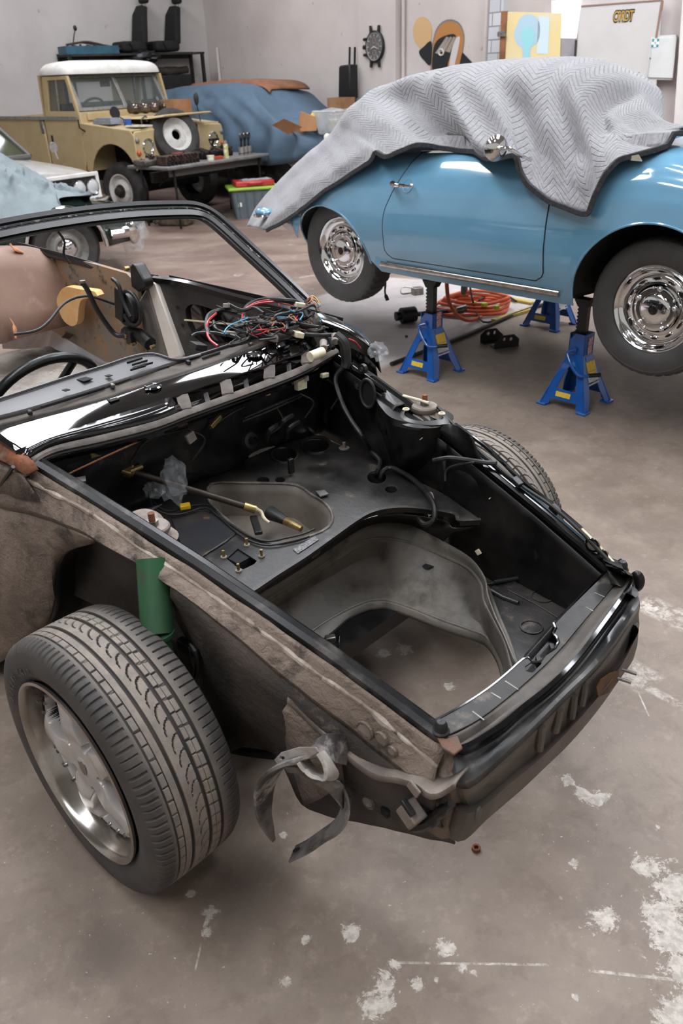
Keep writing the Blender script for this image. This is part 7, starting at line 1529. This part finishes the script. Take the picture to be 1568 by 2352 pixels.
decal(sp([(994, 165), (994, 120), (1002, 95), (1022, 82), (1046, 80), (1040, 110), (1030, 140), (1020, 170)]), '#1b1b1c', .009, 'black_shape', MU)
decal(sp([(1030, 170), (1036, 120), (1046, 90), (1056, 84), (1053, 110), (1045, 145), (1040, 170)]), '#bcb5b1', .012, 'pale_shape', MU)
for x0, y0, x1, y1, w in ((1004, 122, 1028, 84, 5), (1016, 118, 1036, 84, 4), (1028, 118, 1044, 84, 5)): decal([(x0-w, y0), (x0+w, y0+3), (x1+w*.6, y1+2), (x1-w*.6, y1)], '#8e8378', .015, 'pale_bar', MU)
ob('wrench_ring', tube([onback(x, y, .015) for x, y in ell(1013, 120, 5.5, 7, 20)], .012, 6, True), mat('paint_pale', '#b9b2a8', rough=.8), MU)
# hand truck with carton, clear board, broom
HT = thing('hand_truck', 'black folded hand truck with two upright bars by the pier', 'hand truck', (0, 0, 0))
for x in (803, 815): ob('upright_bar', tube([bw(x, 108, .12), bw(x-1, 158, .14), bw(x-1, 158, .14)*1 + V((0, 0, -1.3))], .016, 8), M_bdd, HT)
ob('folded_body', prism([bw(x, y, .16) for x, y in ((800, 150), (822, 147), (823, 226), (796, 224), (797, 155))], NB*.16), M_black, HT, bev=.02); ob('base_plate', box(CN+DB*sB(bw(808, 200, 0))+NB*.25+V((0, 0, .02)), (.4, .3, .04), rz(math.atan2(DB.y, DB.x))), M_bdd, HT)
pc = CN+DB*sB(bw(806, 245, .3))+NB*.48; carton('tall_carton', 'tall brown carton standing on the floor below the hand truck bars', V((pc.x, pc.y, 0)), math.atan2(DB.y, DB.x), (.32, .26, 1.36))
tag(ob('clear_board', prism([onback(x, y, .20) for x, y in ((838, 203), (895, 203), (893, 330), (836, 330))], NB*.015), mat('frosted_board', '#b0afae', rough=.3)), 'pale frosted board leaning on the pier under the wall clock', 'board')
# ================================================================ RIGHT-HAND WALL
rw_ = lambda l, o=0: [onright(x, y, o) for x, y in l]
BD = thing('painted_board', 'yellow board with a pale blue head painting and wooden edge', 'board', (0, 0, 0))
ob('board_panel', prism(rw_([(1166, 27), (1290, 30), (1285, 180), (1158, 180)], .06), NR*.02), mat('pale_yellow_board', '#d9c58f', '#d3cbb4', 1.2, .5, .7, .7), BD)
ob('board_edge', prism(rw_([(1154, 26), (1167, 26), (1159, 180), (1147, 180)], .05), NR*.06), mat('brown_wood', '#8a5a38', '#6d452a', 8, rough=.6), BD); ob('board_hinge', box(onright(1152, 78, .14), (.10, .02, .05), rz(math.atan2(DR.y, DR.x))), M_steel, BD)
decal(sp([(1184, 95), (1180, 80), (1186, 60), (1195, 40), (1215, 32), (1232, 40), (1240, 62), (1238, 88), (1228, 104), (1218, 112), (1216, 170), (1200, 170), (1199, 115), (1190, 106)]), '#a9c1cf', .082, 'blue_head', BD, fn=onright)
decal(sp([(1198, 70), (1212, 60), (1226, 70), (1224, 100), (1214, 116), (1213, 160), (1203, 160), (1203, 112), (1197, 95)]), '#93c9cd', .086, 'blue_face', BD, fn=onright); decal([(1236, 35), (1262, 40), (1258, 125), (1232, 122)], '#c3d3d8', .082, 'pale_patch', BD, fn=onright)
ob('window_%d' % wn[0], prism(rw_([(1268, 3), (1336, -6), (1323, 88), (1270, 86)], .02), NR*.03), mat('bright_window', '#eef3ff', em=1.6), kind='structure'); wn[0] += 1
ob('trim_7', prism(rw_([(1266, -40), (1345, -40), (1336, -2), (1268, 2)], .02), NR*.05), M_wr, kind='structure')
tag(ob('grey_board', prism(rw_([(1270, 88), (1322, 90), (1316, 180), (1266, 180)], .03), NR*.03), mat('grey_lilac_panel', '#9c979b', '#8f8a8e', 3, rough=.6)), 'small grey lilac board under the bright window', 'board')
DP = thing('partition_board', 'large pale grey standing board with spray-painted lettering', 'board', (0, 0, 0))
ob('panel_sheet', prism(rw_([(1336, 16), (1522, 2), (1503, 260), (1312, 260)], .10), NR*.04), mat('pale_panel', '#c4c0bd', '#bcb7b4', 1.5, rough=.6), DP); ob('panel_top_trim', prism(rw_([(1336, 13), (1522, -1), (1522, 2), (1336, 16)], .10), NR*.05), mat('worn_brown_trim', '#8e7263', rough=.8), DP); ob('panel_side_trim', prism(rw_([(1519, 2), (1524, 2), (1508, 100), (1503, 100)], .10), NR*.05), mat('worn_brown_trim', ''), DP)
ob('panel_edge', prism(rw_([(1321, 92), (1325, 92), (1318, 200), (1314, 200)], .14), NR*.02), M_dk, DP)
def text(s, size, M, m, name, par, off=0, ext=.001, sx=1.0):
    cu = bpy.data.curves.new(name, 'FONT'); cu.body = s; cu.size = size; cu.extrude = ext; cu.offset = off; cu.align_x = 'CENTER'; cu.align_y = 'CENTER'; cu.space_character = sx
    o = bpy.data.objects.new(name, cu); COL.objects.link(o); dg = bpy.context.evaluated_depsgraph_get(); me = bpy.data.meshes.new_from_object(o.evaluated_get(dg)); bpy.data.objects.remove(o)
    me.transform(M); me.materials.clear(); me.materials.append(m); q = bpy.data.objects.new(name, me); COL.objects.link(q)
    if par: q.parent = par
    return q
def wallM(p, x, n): return Matrix(((x.x, 0, n.x, p.x), (x.y, 0, n.y, p.y), (0, 1, 0, p.z), (0, 0, 0, 1)))
pg = onright(1431, 38, .145); GM = wallM(pg, DR, NR) @ Matrix(((.78, 0.05, 0, 0), (0, 1.45, 0, 0), (0, 0, 1, 0), (0, 0, 0, 1)))
text('CRRDT', .095, GM, mat('spray_black', '#1c1a18', rough=.8), 'graffiti_outline', DP, .009, .0005, .80); text('CRRDT', .095, tr(*(NR*.003)) @ GM, mat('spray_gold', '#b8954a', rough=.7), 'graffiti_lettering', DP, .001, .0005, .80)
# first-aid cabinet
FA = thing('first_aid_cabinet', 'white first aid wall cabinet with a green cross sign', 'cabinet', (0, 0, 0)); M_fa = mat('cabinet_white', '#cfcfcd', '#c6c6c4', 3, rough=.4)
ob('cabinet_body', prism(rw_([(1498, 84), (1556, 80), (1546, 184), (1485, 182)], .02), NR*.12), M_fa, FA, bev=.006)
ob('cabinet_door', prism(rw_([(1500, 88), (1554, 85), (1545, 180), (1488, 178)], .145), NR*.012), M_fa, FA, bev=.004)
ob('sign_plate', prism(rw_([(1497.5, 89.5), (1513.5, 88.8), (1511, 108.5), (1495, 109)], .158), NR*.002), mat('sign_green', '#1f8f8c', rough=.5), FA)
cg = onright(1504.2, 99, .163); 
for w, h in ((.028, .075), (.075, .028)): ob('sign_cross', box(cg, (w, .002, h), rz(math.atan2(DR.y, DR.x))), mat('sign_white', '#e6e6e4', rough=.5), FA)
ob('cabinet_lock', cyl(onright(1493, 134, .155), onright(1493, 134, .155)+NR*.015, .009), M_steel, FA)
ob('trim_6', prism(rw_([(1572, -60), (1545, 330), (1700, 330), (1700, -60)], .25), NR*.05), mat('bright_column', '#d8d2ce', '#cfc8c4', 2, rough=.7), kind='structure')
tag(ob('broom', tube([onright(1466, 168, .2), onright(1457, 225, .45), V((onright(1457, 225, .45).x-.08, onright(1457, 225, .45).y-.25, .02))], .014, 8), mat('broom_wood', '#6d5a45', rough=.6)), 'thin brown broom handle leaning on the pale grey lettered board', 'broom')
p = gz(1545, 275, .95); CT = thing('workbench', 'grey steel workbench behind the bonnet of the blue coupe', 'workbench', V((p.x+.3, p.y, 0)), math.atan2(DR.y, DR.x)); ob('bench_top', box((0, 0, .93), (1.2, .55, .04)), mat('steel_top', '#8f8d8c', rough=.35, metal=.4), CT); ob('bench_front', box((0, -.2, .46), (1.15, .03, .9)), M_conn, CT)
for x in (-.55, .55): ob('leg', box((x, .2, .455), (.05, .05, .91)), M_steel, CT)
rb = gz(1562, 268, .955); r = thing('red_toolbox', 'red toolbox on the grey workbench behind the blue coupe', 'toolbox', V((rb.x+.05, rb.y, .95)), math.atan2(DR.y, DR.x)); ob('box_lid', box((0, 0, .05), (.3, .16, .05)), mat('red_box', '#a8241f', rough=.4), r, bev=.01); ob('box_base', box((0, 0, .014), (.3, .16, .028)), M_black, r)
# ================================================================ ON THE FLOOR UNDER THE COUPE
M_oh = mat('orange_hose', '#c4562e', '#b14b27', 6, rough=.4)
gp = lambda x, y, z=.02: gz(x, y, z)
AH = thing('air_hose', 'coiled orange air hose on the floor under the blue coupe', 'hose', (0, 0, 0)); co_ = gp(1078, 708)
for k in range(4):
    a_, b_ = .30-.02*k, .24-.015*k; ob('hose_turn', tube([co_+V((a_*math.cos(t_)+.02*k+.01*math.sin(5*t_+k), b_*math.sin(t_)+.015*k, .004+.022*k+.006*math.sin(3*t_+k))) for t_ in [2*math.pi*i/40 for i in range(40)]], .013, 8, True), M_oh, AH)
ob('hose_drop', tube([gz(1023, 610, .56), gz(1025, 640, .44), gz(1030, 690, .24), gz(1048, 722, .10), gz(1075, 736, .03), gz(1105, 728, .02)], .014, 8, sm=40), M_oh, AH)
ob('hose_coupling', tube([gp(1050, 714, .05), gp(1072, 708, .07)], .03, 12), M_steel, AH); ob('hose_trigger', box(gp(1062, 680, .05), (.10, .05, .06), rz(.5)), M_oh, AH, bev=.01)
for x, y in ((1088, 697), (1112, 700), (1140, 706)): ob('hose_tag', box(gp(x, y, .09), (.04, .03, .03), rz(.5)), mat('lime_tag', '#b5c23a', rough=.5), AH, bev=.005)
tag(ob('black_cable', tube([gp(898, 836, .015), gp(960, 812, .015), gp(1050, 778, .015), gp(1120, 748, .015), gp(1180, 722, .015), gp(1245, 700, .015)], .013, 8, sm=50), M_cable), 'thick black cable running straight across the floor edge of the pale bay', 'cable')
tag(ob('power_cable', add(tube([gz(1078, 630, .55), gz(1080, 665, .30), gp(1085, 690, .12), gp(1095, 720, .04), gp(1110, 740, .02), gp(1130, 738, .02)], .008, 6, sm=40), tube([gp(1100, 690, .05), gp(1130, 676, .04), gp(1160, 678, .03), gp(1185, 692, .02)], .009, 6, sm=30)), M_cable), 'black power lead looping over the orange air hose', 'cable')
tag(ob('cable_plug', tube([gz(1064, 648, .42), gz(1066, 662, .36), gz(1064, 672, .32)], [.012, .025, .018], 10), M_conn), 'grey plug hanging beside the orange hose under the coupe', 'plug')
M_yb = mat('yellow_bar', '#b59d48', '#a08a3c', 12, rough=.5)
for (a, b, l) in (((1133, 740), (1215, 714), 'yellow level bar lying by the thick black cable'), ((1152, 686), (1222, 700), 'yellow strip on the floor behind the orange hose')):
    p, q = gp(*a, 0), gp(*b, 0); d = (q-p); tag(ob('level_bar', box((p+q)/2+V((0, 0, .012)), (d.length, .05, .022), rz(math.atan2(d.y, d.x))), M_yb, bev=.004), l, 'bar')
IW = thing('impact_tool', 'black air tool with a long shaft lying behind the left jack stand', 'tool', gp(945, 740, 0), R_(20)); ob('tool_body', cyl((-.09, 0, .06), (.03, 0, .06), .058, n=20), M_black, IW, bev=.008); ob('tool_nose', cyl((-.10, 0, .06), (-.13, 0, .06), .035), M_bdd, IW); ob('tool_shaft', cyl((.03, 0, .055), (.42, .05, .03), .018), M_black, IW)
CF_ = thing('caster_fitting', 'small grey metal fitting on the floor behind the ratchet post', 'fitting', gp(958, 676, 0), .4); ob('fitting_block', box((0, 0, .03), (.09, .07, .06)), M_steel, CF_, bev=.008); ob('fitting_wire', tube([V((-.02, 0, .05)), V((-.12, .03, .07)), V((-.16, -.02, .03)), V((-.06, -.04, .03))], .006, 6, sm=20), M_steel, CF_)
def plate(px, label, yaw):
    p = gp(*px, 0); r = thing('black_bracket', label, 'bracket', p, yaw, 'black brackets on the floor')
    ob('bracket_plate', prism([V((-.09, 0, 0)), V((.09, 0, 0)), V((.09, 0, .05)), V((.05, 0, .085)), V((-.03, 0, .085)), V((-.09, 0, .03))], (0, .006, 0), [[V((.03+.012*math.cos(k), 0, .055+.012*math.sin(k))) for k in [2*math.pi*i/12 for i in range(12)]], [V((-.02+.010*math.cos(k), 0, .055+.014*math.sin(k))) for k in [2*math.pi*i/12 for i in range(12)]]]), M_black, r); ob('bracket_foot', box((0, .03, .003), (.18, .06, .006)), M_black, r)
plate((1128, 782), 'pointed black metal bracket on the floor between stand and cable', R_(200)); plate((1163, 798), 'black metal bracket with two holes facing the front jack stand', R_(15))
p = gz(1093, 1952, 0); tag(ob('loose_nut', lathe([(.006, 0), (.011, 0), (.011, .010), (.006, .010), (.006, 0)], 8, tr(*p)), M_rust, ang=20), 'small rusty nut on the floor in front of the car nose', 'nut')
tag(ob('rubber_plug', ball(gz(933, 772, .008), .012, 8, (1, 1, .6)), M_black), 'tiny black rubber plug on the pale floor left of the jack stand', 'plug')
